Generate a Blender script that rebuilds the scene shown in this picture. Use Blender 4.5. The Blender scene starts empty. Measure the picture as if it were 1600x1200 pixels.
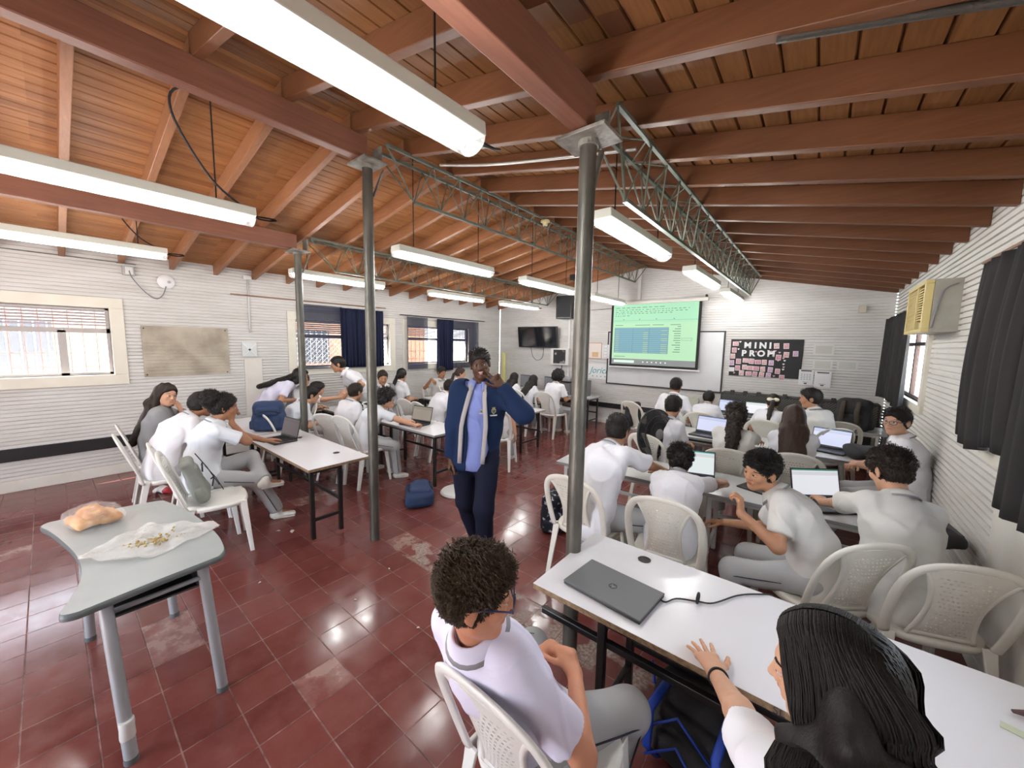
import bpy, bmesh, math, random
import numpy as np
from mathutils import Vector, Matrix, noise as mnoise
sc = bpy.context.scene
COL = sc.collection
rad = math.radians
# ---------------------------------------------------------------- camera
CAM_H, YAW, PITCH, ROLL = 1.75, rad(39.1), rad(6.13), rad(1.06)
_f = Vector((-math.sin(YAW)*math.cos(PITCH), math.cos(YAW)*math.cos(PITCH), -math.sin(PITCH)))
_r = Vector((math.cos(YAW), math.sin(YAW), 0)); _u = _r.cross(_f)
_r2 = _r*math.cos(ROLL)+_u*math.sin(ROLL); _u2 = -_r*math.sin(ROLL)+_u*math.cos(ROLL)
cam = bpy.data.cameras.new('camera'); cam.sensor_width = 36; cam.lens = 590/1600*36
cam.clip_start = .05; cam.clip_end = 200
camo = bpy.data.objects.new('camera', cam); COL.objects.link(camo)
camo.matrix_world = Matrix(((_r2.x,_u2.x,-_f.x,0),(_r2.y,_u2.y,-_f.y,0),(_r2.z,_u2.z,-_f.z,CAM_H),(0,0,0,1)))
sc.camera = camo
# ---------------------------------------------------------------- view, sky, sun
sc.view_settings.view_transform = 'Standard'; sc.view_settings.look = 'None'
sc.view_settings.exposure = 0.0; sc.view_settings.gamma = 1; sc.view_settings.use_curve_mapping = False
cy = sc.cycles
cy.use_denoising = True; cy.max_bounces = 7; cy.diffuse_bounces = 4; cy.glossy_bounces = 3
cy.transmission_bounces = 5; cy.transparent_max_bounces = 12; cy.sample_clamp_indirect = 6
cy.caustics_reflective = False; cy.caustics_refractive = False
W = bpy.data.worlds.new('sky'); sc.world = W; W.use_nodes = True
_bg = W.node_tree.nodes['Background']; _bg.inputs[0].default_value = (.80,.88,1,1); _bg.inputs[1].default_value = 12.0
TUBE_POWER = 29.0          # W of each fluorescent fitting
sun = bpy.data.lights.new('sun','SUN'); sun.energy = 55; sun.angle = rad(1); sun.color = (1,.95,.88)
suno = bpy.data.objects.new('sun', sun); COL.objects.link(suno); suno.location = (-12,3,12)
suno.rotation_euler = (rad(38), rad(-14), 0)

# room
XL, XR, YF, YB = -6.863, .797, 7.88, -3.0
RIDGE_X, RIDGE_Z, EAVE_L, EAVE_R = -2.93, 3.34, 2.65, 2.575      # underside of the rafters
def zr(x): return EAVE_L+(RIDGE_Z-EAVE_L)*(x-XL)/(RIDGE_X-XL) if x < RIDGE_X else EAVE_R+(RIDGE_Z-EAVE_R)*(XR-x)/(XR-RIDGE_X)

# ---------------------------------------------------------------- materials
MATS = {}
def mat(name, col=(.8,.8,.8), rough=.5, metal=0, spec=.5, emit=None, es=1, alpha=1, var=0, vscale=8, bump=0, bscale=60, trans=0, sss=0, coat=0, stretch=None, col2=None, detail=3):
    """principled material; var = how far noise carries the colour towards col2 (or a darker tone); bump = noise relief"""
    if name in MATS: return MATS[name]
    m = bpy.data.materials.new(name); m.use_nodes = True; nt = m.node_tree; b = nt.nodes['Principled BSDF']
    b.inputs['Base Color'].default_value = (*col,1); b.inputs['Roughness'].default_value = rough
    b.inputs['Metallic'].default_value = metal; b.inputs['Specular IOR Level'].default_value = spec
    if trans: b.inputs['Transmission Weight'].default_value = trans
    if coat: b.inputs['Coat Weight'].default_value = coat; b.inputs['Coat Roughness'].default_value = .12
    if sss:
        b.inputs['Subsurface Weight'].default_value = sss; b.inputs['Subsurface Radius'].default_value = (1,.35,.2); b.inputs['Subsurface Scale'].default_value = .006
    if alpha < 1: b.inputs['Alpha'].default_value = alpha
    if emit: b.inputs['Emission Color'].default_value = (*emit,1); b.inputs['Emission Strength'].default_value = es
    L = nt.links.new
    if var or bump:
        tc = nt.nodes.new('ShaderNodeTexCoord'); mp = nt.nodes.new('ShaderNodeMapping'); L(tc.outputs['Object'], mp.inputs[0])
        if stretch: mp.inputs['Scale'].default_value = stretch
        if var:
            n = nt.nodes.new('ShaderNodeTexNoise'); n.inputs['Scale'].default_value = vscale; n.inputs['Detail'].default_value = detail; L(mp.outputs[0], n.inputs[0])
            rr = nt.nodes.new('ShaderNodeMapRange'); rr.inputs[1].default_value = .35; rr.inputs[2].default_value = .68; rr.inputs[4].default_value = var; L(n.outputs['Fac'], rr.inputs[0])
            mx = nt.nodes.new('ShaderNodeMix'); mx.data_type = 'RGBA'; L(rr.outputs[0], mx.inputs[0])
            mx.inputs[6].default_value = (*col,1); mx.inputs[7].default_value = (*(col2 or tuple(c*.45 for c in col)),1); L(mx.outputs[2], b.inputs['Base Color'])
        if bump:
            n2 = nt.nodes.new('ShaderNodeTexNoise'); n2.inputs['Scale'].default_value = bscale; n2.inputs['Detail'].default_value = 3; L(mp.outputs[0], n2.inputs[0])
            bp = nt.nodes.new('ShaderNodeBump'); bp.inputs['Strength'].default_value = bump; bp.inputs['Distance'].default_value = .01; L(n2.outputs['Fac'], bp.inputs['Height']); L(bp.outputs[0], b.inputs['Normal'])
    MATS[name] = m; return m
class NT:
    """small helper for hand-wired materials"""
    def __init__(s, name, rough=.5, spec=.5):
        s.m = bpy.data.materials.new(name); s.m.use_nodes = True; s.t = s.m.node_tree; s.b = s.t.nodes['Principled BSDF']
        s.b.inputs['Roughness'].default_value = rough; s.b.inputs['Specular IOR Level'].default_value = spec
        s.co = s.t.nodes.new('ShaderNodeTexCoord').outputs['Object']; MATS[name] = s.m
    def n(s, typ, ins=None, **kw):
        nd = s.t.nodes.new('ShaderNode'+typ)
        for k, v in kw.items(): setattr(nd, k, v)
        for k, v in (ins or {}).items():
            if hasattr(v, 'is_output') or isinstance(v, bpy.types.NodeSocket): s.t.links.new(v, nd.inputs[k])
            else: nd.inputs[k].default_value = v
        return nd
    def math(s, op, a, b=0., c=None):
        i = {0: a, 1: b}
        if c is not None: i[2] = c
        return s.n('Math', i, operation=op).outputs[0]
    def xyz(s, v=None): return s.n('SeparateXYZ', {0: v or s.co}).outputs
    def mix(s, f, a, b): return s.n('Mix', {0: f, 6: a, 7: b}, data_type='RGBA').outputs[2]
    def noise(s, scale, detail=3, vec=None, rough=.5): return s.n('TexNoise', {0: vec or s.co, 'Scale': scale, 'Detail': detail, 'Roughness': rough}).outputs['Fac']
    def rng(s, v, a, b, c=0., d=1.): return s.n('MapRange', {0: v, 1: a, 2: b, 3: c, 4: d}).outputs[0]
    def scale(s, v3): return s.n('Mapping', {0: s.co, 'Scale': v3}).outputs[0]
    def out(s, color=None, rough=None, height=None, strength=.3, dist=.01):
        if color is not None: s.t.links.new(color, s.b.inputs['Base Color'])
        if rough is not None: s.t.links.new(rough, s.b.inputs['Roughness'])
        if height is not None:
            bp = s.n('Bump', {'Height': height, 'Strength': strength, 'Distance': dist}); s.t.links.new(bp.outputs[0], s.b.inputs['Normal'])
        return s.m

# ---------------------------------------------------------------- mesh builder
class MB:
    def __init__(s): s.v = []; s.f = []; s.mi = []
    def add(s, vs, fs, mi=0):
        o = len(s.v); s.v += [tuple(v) for v in vs]; s.f += [tuple(i+o for i in f) for f in fs]; s.mi += [mi]*len(fs); return s
    def box(s, x0, x1, y0, y1, z0, z1, mi=0, M=None):
        vs = [Vector(p) for p in ((x0,y0,z0),(x1,y0,z0),(x1,y1,z0),(x0,y1,z0),(x0,y0,z1),(x1,y0,z1),(x1,y1,z1),(x0,y1,z1))]
        if M is not None: vs = [M @ v for v in vs]
        return s.add(vs, ((0,3,2,1),(4,5,6,7),(0,1,5,4),(1,2,6,5),(2,3,7,6),(3,0,4,7)), mi)
    def bar(s, a, b, w, h, mi=0, up=(0,0,1)):
        a = Vector(a); b = Vector(b); d = (b-a).normalized(); up = Vector(up)
        if abs(d.dot(up)) > .99: up = Vector((0,1,0))
        r = d.cross(up).normalized(); u = r.cross(d)
        vs = []
        for p in (a, b):
            for sx, sz in ((-1,-1),(1,-1),(1,1),(-1,1)): vs.append(p+r*sx*w/2+u*sz*h/2)
        return s.add(vs, ((0,1,2,3),(7,6,5,4),(0,4,5,1),(1,5,6,2),(2,6,7,3),(3,7,4,0)), mi)
    def tube(s, pts, r, n=8, mi=0, cap=True, flat=1, up=(0,0,1), closed=False):
        """tube through pts; r a number or one per point; flat squashes it along the frame's second axis"""
        pts = [Vector(p) for p in pts]; N = len(pts); rs = r if hasattr(r,'__len__') else [r]*N
        o = len(s.v); pn = None
        for i, p in enumerate(pts):
            d = (pts[(i+1) % N if closed else min(i+1,N-1)]-pts[(i-1) % N if closed else max(i-1,0)])
            d = d.normalized() if d.length > 1e-9 else Vector((0,0,1))
            if pn is None:
                q = Vector(up)
                if abs(d.dot(q)) > .95: q = Vector((1,0,0))
                pn = (q-d*q.dot(d)).normalized()
            else:
                pn = pn-d*pn.dot(d); pn = pn.normalized() if pn.length > 1e-6 else d.orthogonal().normalized()
            q2 = d.cross(pn)
            for k in range(n):
                a = 2*math.pi*k/n; s.v.append(tuple(p+(pn*math.sin(a)*flat+q2*math.cos(a))*rs[i]))
        M = N if closed else N-1
        for i in range(M):
            j = (i+1) % N
            for k in range(n):
                k2 = (k+1) % n; s.f.append((o+i*n+k, o+i*n+k2, o+j*n+k2, o+j*n+k)); s.mi.append(mi)
        if cap and not closed:
            s.f.append(tuple(o+k for k in range(n-1,-1,-1))); s.mi.append(mi)
            s.f.append(tuple(o+(N-1)*n+k for k in range(n))); s.mi.append(mi)
        return s
    def cyl(s, a, b, r, n=16, mi=0, r2=None): return s.tube([a,b],[r, r if r2 is None else r2], n, mi)
    def lathe(s, prof, n=20, mi=0, c=(0,0,0), axis='z'):
        o = len(s.v)
        for (r, z) in prof:
            for k in range(n):
                a = 2*math.pi*k/n; p = (r*math.cos(a), r*math.sin(a), z)
                if axis == 'x': p = (z, p[0], p[1])
                if axis == 'y': p = (p[1], z, p[0])
                s.v.append((p[0]+c[0], p[1]+c[1], p[2]+c[2]))
        for i in range(len(prof)-1):
            for k in range(n): s.f.append((o+i*n+k, o+i*n+(k+1)%n, o+(i+1)*n+(k+1)%n, o+(i+1)*n+k)); s.mi.append(mi)
        s.f.append(tuple(o+k for k in range(n-1,-1,-1))); s.mi.append(mi)
        s.f.append(tuple(o+(len(prof)-1)*n+k for k in range(n))); s.mi.append(mi)
        return s
    def prism(s, poly, z0, z1, mi=0, mitop=None, axis='z', M=None):
        n = len(poly); o = len(s.v)
        for z in (z0, z1):
            for (x, y) in poly:
                p = Vector((x,y,z) if axis == 'z' else (x,z,y) if axis == 'y' else (z,x,y))
                s.v.append(tuple(M @ p if M is not None else p))
        s.f.append(tuple(o+k for k in range(n-1,-1,-1))); s.mi.append(mi)
        s.f.append(tuple(o+n+k for k in range(n))); s.mi.append(mi if mitop is None else mitop)
        for k in range(n): s.f.append((o+k, o+(k+1)%n, o+n+(k+1)%n, o+n+k)); s.mi.append(mi)
        return s
    def grid(s, fn, nu, nv, mi=0, keep=None, wrap=False):
        o = len(s.v)
        for i in range(nu+1):
            for j in range(nv+1): s.v.append(tuple(fn(i/nu, j/nv)))
        for i in range(nu):
            for j in range(nv):
                if keep and not keep(i, j): continue
                s.f.append((o+i*(nv+1)+j, o+(i+1)*(nv+1)+j, o+(i+1)*(nv+1)+j+1, o+i*(nv+1)+j+1)); s.mi.append(mi)
        return s
    def ball(s, c, r, n=10, m=7, mi=0, R=None):
        c = Vector(c); rr = r if hasattr(r,'__len__') else (r,r,r); o = len(s.v)
        for i in range(m+1):
            t = math.pi*i/m
            for k in range(n):
                a = 2*math.pi*k/n; p = Vector((rr[0]*math.sin(t)*math.cos(a), rr[1]*math.sin(t)*math.sin(a), rr[2]*math.cos(t)))
                if R is not None: p = R @ p
                s.v.append(tuple(c+p))
        for i in range(m):
            for k in range(n): s.f.append((o+i*n+k, o+(i+1)*n+k, o+(i+1)*n+(k+1)%n, o+i*n+(k+1)%n)); s.mi.append(mi)
        return s
    def mesh(s, name, mats):
        me = bpy.data.meshes.new(name); me.from_pydata(s.v, [], s.f)
        for m in (mats if isinstance(mats,(list,tuple)) else [mats]): me.materials.append(m)
        if any(s.mi): me.polygons.foreach_set('material_index', s.mi)
        me.update(); return me
    def build(s, name, mats, parent=None, smooth=False, bevel=0, solid=0, sub=0, fixn=True, seg=2):
        me = s.mesh(name, mats)
        if fixn:
            bm = bmesh.new(); bm.from_mesh(me); bmesh.ops.recalc_face_normals(bm, faces=bm.faces); bm.to_mesh(me); bm.free()
        o = bpy.data.objects.new(name, me); COL.objects.link(o)
        if parent is not None: o.parent = parent
        if smooth: me.polygons.foreach_set('use_smooth', [True]*len(me.polygons)); me.update()
        if smooth == 'auto': me.set_sharp_from_angle(angle=rad(38))
        if solid: md = o.modifiers.new('s','SOLIDIFY'); md.thickness = solid; md.offset = 0
        if bevel: md = o.modifiers.new('b','BEVEL'); md.width = bevel; md.segments = seg; md.limit_method = 'ANGLE'; md.angle_limit = rad(40)
        if sub: md = o.modifiers.new('u','SUBSURF'); md.levels = md.render_levels = sub
        return o
def tag(o, label=None, cat=None, group=None, kind=None):
    if label: o['label'] = label
    if cat: o['category'] = cat
    if group: o['group'] = group
    if kind: o['kind'] = kind
    return o
def root(name, loc, rz=0, label=None, cat=None, group=None):
    o = bpy.data.objects.new(name, None); COL.objects.link(o); o.location = loc; o.rotation_euler = (0,0,rad(rz)); o.empty_display_size = .1
    return tag(o, label, cat, group)
def struct(o, label=None): o['kind'] = 'structure'; return tag(o, label)
def dup(r, loc, rz=0, label=None, group=None):
    def cp(o, par):
        c = o.copy(); COL.objects.link(c); c.parent = par
        for ch in [x for x in KIDS.get(o.name, [])]: cp(ch, c)
        return c
    KIDS = {}
    for x in bpy.data.objects:
        if x.parent: KIDS.setdefault(x.parent.name, []).append(x)
    c = cp(r, None); c.location = loc; c.rotation_euler = (r.rotation_euler[0], r.rotation_euler[1], rad(rz))
    if label: c['label'] = label
    if group: c['group'] = group
    return c
def rnd(a, b): return random.uniform(a, b)
random.seed(7)
def text_obj(name, s, size, mats, loc, rot, extrude=.001, offset=0, parent=None, bevel=0, align='CENTER', sheared=0):
    c = bpy.data.curves.new(name, 'FONT'); c.body = s; c.size = size; c.extrude = extrude; c.offset = offset; c.bevel_depth = bevel
    c.align_x = align; c.align_y = 'CENTER'; c.materials.append(mats); c.resolution_u = 4
    if sheared: c.shear = sheared
    t = bpy.data.objects.new('t', c); COL.objects.link(t); bpy.context.view_layer.update()
    me = bpy.data.meshes.new_from_object(t.evaluated_get(bpy.context.evaluated_depsgraph_get())); bpy.data.objects.remove(t); bpy.data.curves.remove(c)
    o = bpy.data.objects.new(name, me); COL.objects.link(o); o.location = loc; o.rotation_euler = rot
    if parent is not None: o.parent = parent
    return o
# ================================================================ materials of the room
def m_wall(name, base, dirty, warm):
    t = NT(name, .62, .35); s = t.scale((1.2,1.2,6)); n1 = t.noise(1.1, 5, s); n2 = t.noise(14, 4, t.scale((.35,.35,5)))
    n3 = t.noise(5, 6, t.scale((1,1,3)), .7)
    c = t.mix(t.rng(n1,.42,.72,0,.7), (*base,1), (*warm,1)); c = t.mix(t.rng(n2,.60,.74,0,.35), c, (*dirty,1)); c = t.mix(t.rng(n3,.68,.74,0,.5), c, (*dirty,1))
    return t.out(c, None, t.noise(90,3,t.scale((.3,.3,1))), .25, .004)
M_WALL = m_wall('painted_block', (.64,.625,.61), (.36,.325,.29), (.53,.51,.475))
M_WALLR = m_wall('painted_block_right', (.68,.67,.64), (.38,.34,.29), (.58,.56,.51))
M_PLASTER = mat('plaster', (.70,.68,.63), .7, var=.5, vscale=4, col2=(.56,.53,.47), bump=.2, bscale=40)
M_FRAME = mat('cream_frame', (.72,.69,.60), .5, var=.35, vscale=5, col2=(.6,.56,.47))
M_BLACKB = mat('black_band', (.012,.012,.014), .35, var=.4, vscale=6, col2=(.03,.03,.032))
# terracotta-red cement tiles, waxed, worn pale in places
def m_floor():
    t = NT('red_tiles', .2, .45); T = .2173
    X, Y, Z = t.xyz()
    u = t.math('MULTIPLY', t.math('ADD', X, 20*T+.004), 1/T); v = t.math('MULTIPLY', t.math('ADD', Y, 20*T-.022), 1/T)
    fu, fv = t.math('FRACT', u), t.math('FRACT', v)
    eu = t.math('MINIMUM', fu, t.math('SUBTRACT', 1, fu)); ev = t.math('MINIMUM', fv, t.math('SUBTRACT', 1, fv))
    e = t.math('MINIMUM', eu, ev); grout = t.rng(e, .006, .016, 1, 0)
    idv = t.n('CombineXYZ', {0: t.math('FLOOR', u), 1: t.math('FLOOR', v)}).outputs[0]
    wn = t.n('TexWhiteNoise', {0: idv}).outputs[0]
    big = t.noise(.75, 4); fine = t.noise(9, 5, None, .65); vf = t.noise(55, 3)
    base = t.mix(t.rng(wn,0,1,0,1), (.120,.030,.027,1), (.165,.046,.040,1))
    base = t.mix(t.rng(fine,.35,.8,0,.5), base, (.22,.085,.075,1))
    pale = t.math('MULTIPLY', t.rng(wn,.94,.95,0,1), t.rng(big,.50,.58,0,1))
    pale = t.math('MULTIPLY', pale, t.rng(fine,.38,.56,.15,1))
    base = t.mix(t.math('MULTIPLY', pale, .62), base, (.36,.24,.205,1))
    # broken strip between the posts
    st = t.math('MULTIPLY', t.rng(t.math('ABSOLUTE', t.math('SUBTRACT', Y, 1.86)), .10,.14,1,0), t.math('MULTIPLY', t.rng(X,-2.75,-2.6,0,1), t.rng(X,-.6,-.5,1,0)))
    st = t.math('MULTIPLY', st, t.rng(t.noise(6,4),.47,.56,0,1))
    base = t.mix(t.math('MULTIPLY', st, .75), base, t.mix(t.rng(vf,.4,.6,0,1), (.20,.15,.12,1), (.42,.36,.31,1)))
    gcol = t.mix(t.rng(fine,.4,.6,0,1), (.035,.014,.012,1), (.26,.14,.12,1))
    c = t.mix(t.math('MULTIPLY', grout, .8), base, gcol)
    r = t.math('ADD', t.rng(fine,.3,.75,.10,.25), t.math('MULTIPLY', grout, .4)); r = t.math('ADD', r, t.math('MULTIPLY', st, .4))
    r = t.math('ADD', r, t.math('MULTIPLY', pale, .12))
    h = t.math('SUBTRACT', t.math('ADD', t.math('MULTIPLY', fine, .12), t.math('MULTIPLY', wn, .12)), t.math('MULTIPLY', grout, .8))
    return t.out(c, r, h, .35, .004)
M_FLOOR = m_floor()
def m_boards(name, w, a, b, c3, ph):
    """roof boards running along y; w the board width, each board and bay with a tone of its own"""
    t = NT(name, .55, .22); X, Y, Z = t.xyz()
    bx = t.math('FLOOR', t.math('MULTIPLY', t.math('ADD', X, 20-ph), 1/w)); by = t.math('FLOOR', t.math('MULTIPLY', t.math('ADD', Y, 30), 1/1.43))
    wn = t.n('TexWhiteNoise', {0: t.n('CombineXYZ', {0: bx, 1: by}).outputs[0]}).outputs[0]
    g = t.noise(7, 5, t.scale((9,.7,1)), .6); k = t.noise(1.3, 2)
    c = t.mix(t.rng(wn,0,1,0,1), (*a,1), (*b,1)); c = t.mix(t.rng(wn,.86,.88,0,.8), c, (*c3,1)); c = t.mix(t.rng(g,.3,.75,0,.5), c, (*[q*.55 for q in a],1))
    c = t.mix(t.rng(k,.4,.7,0,.25), c, (*[q*1.3 for q in b],1))
    return t.out(c, t.rng(g,.3,.8,.48,.65), g, .15, .003)
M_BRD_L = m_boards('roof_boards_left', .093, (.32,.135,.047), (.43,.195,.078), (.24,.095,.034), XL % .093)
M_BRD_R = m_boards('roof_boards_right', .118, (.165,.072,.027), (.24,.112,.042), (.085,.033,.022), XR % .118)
def m_wood(name, a, b, s=(9,9,1), rough=.45):
    t = NT(name, rough, .4); g = t.noise(6, 5, t.scale(s), .6); k = t.noise(2.2, 2)
    c = t.mix(t.rng(g,.3,.7,0,1), (*a,1), (*b,1)); c = t.mix(t.rng(k,.4,.7,0,.35), c, (*[q*.6 for q in a],1))
    return t.out(c, None, g, .15, .003)
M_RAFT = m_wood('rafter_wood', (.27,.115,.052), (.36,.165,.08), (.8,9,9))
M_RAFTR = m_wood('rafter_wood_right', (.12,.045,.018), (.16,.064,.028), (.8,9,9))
M_BEAM = m_wood('beam_wood', (.20,.082,.052), (.26,.11,.07), (9,.5,9))
M_STEEL = mat('post_steel', (.075,.075,.066), .42, .55, var=.9, vscale=9, col2=(.17,.158,.135), bump=.25, bscale=70, stretch=(1,1,.35))
M_PLATE = mat('plate_steel', (.30,.29,.26), .55, .3, var=.8, vscale=12, col2=(.10,.085,.07), bump=.3, bscale=50)
M_TRUSS = mat('truss_green', (.095,.125,.098), .5, .1, var=.7, vscale=14, col2=(.17,.185,.15))
M_ALU = mat('aluminium', (.55,.54,.52), .35, .7)
M_WHITEM = mat('white_metal', (.72,.72,.71), .4)
M_DARKW = mat('brown_metal', (.10,.06,.045), .45)
M_GLASS = mat('pane_glass', (.9,.95,1), .02, spec=.4, alpha=.12)

# ================================================================ shell
# floor
struct(MB().box(XL-.2, XR+.2, YB-.2, YF+.2, -.12, 0).build('floor', M_FLOOR), 'dark red square cement tile floor, waxed and scuffed pale in places')
RP, RG, RD = .0445, .013, .017         # ridge pitch, groove, depth of the striated blocks
def ridged(name, mt, put, u0, u1, z0, z1, holes=(), ulim=None, thick=.14, label=None):
    """wall of striated blocks: real horizontal grooves; holes = (u0,u1,z0,z1); put(u,z,d) places a point d behind the face"""
    mb = MB(); z = z0; k = 0
    while z < z1-1e-4:
        za, zb = z, min(z+RP, z1); k += 1
        iv = [(u0,u1)]
        if ulim: a, b = ulim(za); iv = [(max(u0,a), min(u1,b))]
        for (h0,h1,g0,g1) in holes:
            if zb > g0+.001 and za < g1-.001:
                nv = []
                for (a,b) in iv:
                    if h1 <= a or h0 >= b: nv.append((a,b))
                    else:
                        if h0 > a: nv.append((a,h0))
                        if h1 < b: nv.append((h1,b))
                iv = nv
        gd = RD*(1.7 if k % 7 == 0 else 1); gw = RG*(1.25 if k % 7 == 0 else 1)
        for (a,b) in iv:
            if b-a < .01: continue
            q = [(za,0),(zb-gw,0),(zb-gw*.75,gd),(zb-gw*.2,gd),(zb,0)]
            vs = [put(u,zz,d) for (zz,d) in q for u in (a,b)]
            mb.add(vs, [(2*i,2*i+1,2*i+3,2*i+2) for i in range(4)])
        z = zb
    # solid back, so that the wall has its thickness
    iv = [(u0,u1,z0,z1)]
    for (h0,h1,g0,g1) in holes:
        nv = []
        for (a,b,c,d) in iv:
            if h1 <= a or h0 >= b: nv.append((a,b,c,d)); continue
            if h0 > a: nv.append((a,h0,c,d))
            if h1 < b: nv.append((h1,b,c,d))
            nv.append((max(a,h0),min(b,h1),c,g0)); nv.append((max(a,h0),min(b,h1),g1,d))
        iv = nv
    for (a,b,c,d) in iv:
        if d-c < .01 or b-a < .01: continue
        ps = [put(u,zz,e) for e in (.016,thick) for (u,zz) in ((a,c),(b,c),(b,d),(a,d))]
        mb.add(ps, ((0,1,2,3),(7,6,5,4),(0,4,5,1),(1,5,6,2),(2,6,7,3),(3,7,4,0)))
    return struct(mb.build(name, mt, fixn=False), label)
WIN_L = [(-1.40,.64),(2.53,4.57),(4.76,6.80)]       # outer edges of the cream surrounds, y
WZ0, WZ1, BAND = 1.145, 2.215, .125
hol_l = [(a+BAND,b-BAND,WZ0+BAND,WZ1-BAND) for a,b in WIN_L]
ridged('wall_left', M_WALL, lambda u,z,d: (XL-d,u,z), YB, YF, 0, 2.80, hol_l, label='long white wall of grooved blocks with three windows and a black band')
WIN_R = [(5.22,7.30),(1.20,3.40)]
hol_r = [(a+.10,b-.10,WZ0+.08,2.06) for a,b in WIN_R]
ridged('wall_right', M_WALLR, lambda u,z,d: (XR+d,u,z), YB, YF, 0, 2.72, hol_r, label='white grooved block wall with dark curtains and an air conditioner')
ridged('wall_front', M_WALL, lambda u,z,d: (u,YF+d,z), XL, XR, 0, 3.55, ulim=lambda z: (XL if z<2.7 else XL+(z-2.7)/(3.47-2.7)*(RIDGE_X-XL), XR if z<2.62 else XR-(z-2.62)/(3.47-2.62)*(XR-RIDGE_X)), label='white grooved block gable wall behind the projector screen')
ridged('wall_back', M_WALL, lambda u,z,d: (u,YB-d,z), XL, XR, 0, 3.55, holes=[(-3.6,-1.2,0,2.3)], label='white grooved block wall with a wide opening added for daylight')
# roof boards, sloped, with open V joints
def roof(name, x0, x1, w, mt, label):
    mb = MB(); n = int(math.ceil(abs(x1-x0)/w)); dz = lambda x: zr(x)+.135
    for i in range(n):
        a, b = x0+(x1-x0)*i/n, x0+(x1-x0)*(i+1)/n; g = .0075 if x1 > x0 else -.0075
        xs = [a, a+g, b-g, b]; zz = [dz(a)+.018, dz(a+g), dz(b-g), dz(b)+.018]
        vs = [(x,y,z) for x,z in zip(xs,zz) for y in (YB-.25,YF+.25)]
        mb.add(vs, [(2*k,2*k+1,2*k+3,2*k+2) for k in range(3)])
    a, b = x0, x1
    mb.add([(a,YB-.25,dz(a)+.03),(b,YB-.25,dz(b)+.03),(b,YF+.25,dz(b)+.03),(a,YF+.25,dz(a)+.03),(a,YB-.25,dz(a)+.09),(b,YB-.25,dz(b)+.09),(b,YF+.25,dz(b)+.09),(a,YF+.25,dz(a)+.09)],
           ((0,1,2,3),(7,6,5,4),(0,4,5,1),(1,5,6,2),(2,6,7,3),(3,7,4,0)))
    struct(mb.build(name, mt, fixn=False), label)
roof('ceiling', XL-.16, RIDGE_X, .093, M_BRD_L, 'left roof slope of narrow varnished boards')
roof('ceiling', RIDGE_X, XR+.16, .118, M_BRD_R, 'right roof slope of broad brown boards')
# rafters, .477 m apart
RY = [YB+.2+.4768*i for i in range(24)]
RY = [y-(RY[0]-(3.52-14*.4768)) for y in RY]
names = ['first','second','third','fourth','fifth','sixth','seventh','eighth','ninth','tenth','eleventh','twelfth','thirteenth','fourteenth','fifteenth','sixteenth','seventeenth','eighteenth','nineteenth','twentieth']
RYS = sorted([y for y in RY if YB+.05 < y < YF-.05], reverse=True)
def rafter(y, xa, xb, mt, w=.052, h=.135):
    mb = MB(); vs = []
    for x in (xa, xb):
        for (dy, dz) in ((-w/2,0),(w/2,0),(w/2,h-.001),(-w/2,h-.001)): vs.append((x, y+dy, zr(x)+dz))
    mb.add(vs, ((0,1,2,3),(7,6,5,4),(0,4,5,1),(1,5,6,2),(2,6,7,3),(3,7,4,0)))
    return mb.build('ceiling_rafter', mt, bevel=.004)
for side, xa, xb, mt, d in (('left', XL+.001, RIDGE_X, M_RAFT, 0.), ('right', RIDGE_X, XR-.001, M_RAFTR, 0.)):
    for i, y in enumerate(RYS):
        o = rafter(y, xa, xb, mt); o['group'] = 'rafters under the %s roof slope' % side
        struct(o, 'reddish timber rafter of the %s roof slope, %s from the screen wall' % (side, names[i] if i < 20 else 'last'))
# black band and plinth along the walls
struct(MB().box(XL, XL+.022, YB, YF, .345, .485).build('trim_1', M_BLACKB, bevel=.003), 'wide black rail along the foot of the left wall')
struct(MB().box(XL+.02, XR, YF-.022, YF, .355, .465).build('trim_2', M_BLACKB, bevel=.003), 'black rail along the screen wall')
struct(MB().box(XL, XL+.03, YB, YF, 0, .13).build('baseboard_left', M_PLASTER, bevel=.006), 'smooth plaster plinth of the left wall')
struct(MB().box(XL+.03, XR, YF-.02, YF, 0, .10).build('baseboard_front', M_PLASTER, bevel=.006), 'smooth plaster plinth of the screen wall')
struct(MB().box(XR-.02, XR, YB, YF-.02, 0, .10).build('baseboard_right', M_PLASTER, bevel=.006), 'smooth plaster plinth of the right wall')
struct(MB().box(XR-.014, XR+.01, 1.9, 3.14, 0, 1.2).build('trim_3', M_PLASTER, bevel=.004), 'smooth plastered patch low on the right wall')
struct(MB().box(XL-.01, XL+.012, 1.90, 2.14, .5, 1.44).build('trim_4', M_PLASTER, bevel=.004), 'smooth plastered strip under the square vent')
struct(MB().box(-3.06,-2.99, YF-.03, YF, 2.70, 3.44).build('trim_5', M_WHITEM, bevel=.003), 'white vertical conduit above the projector screen')
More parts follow.
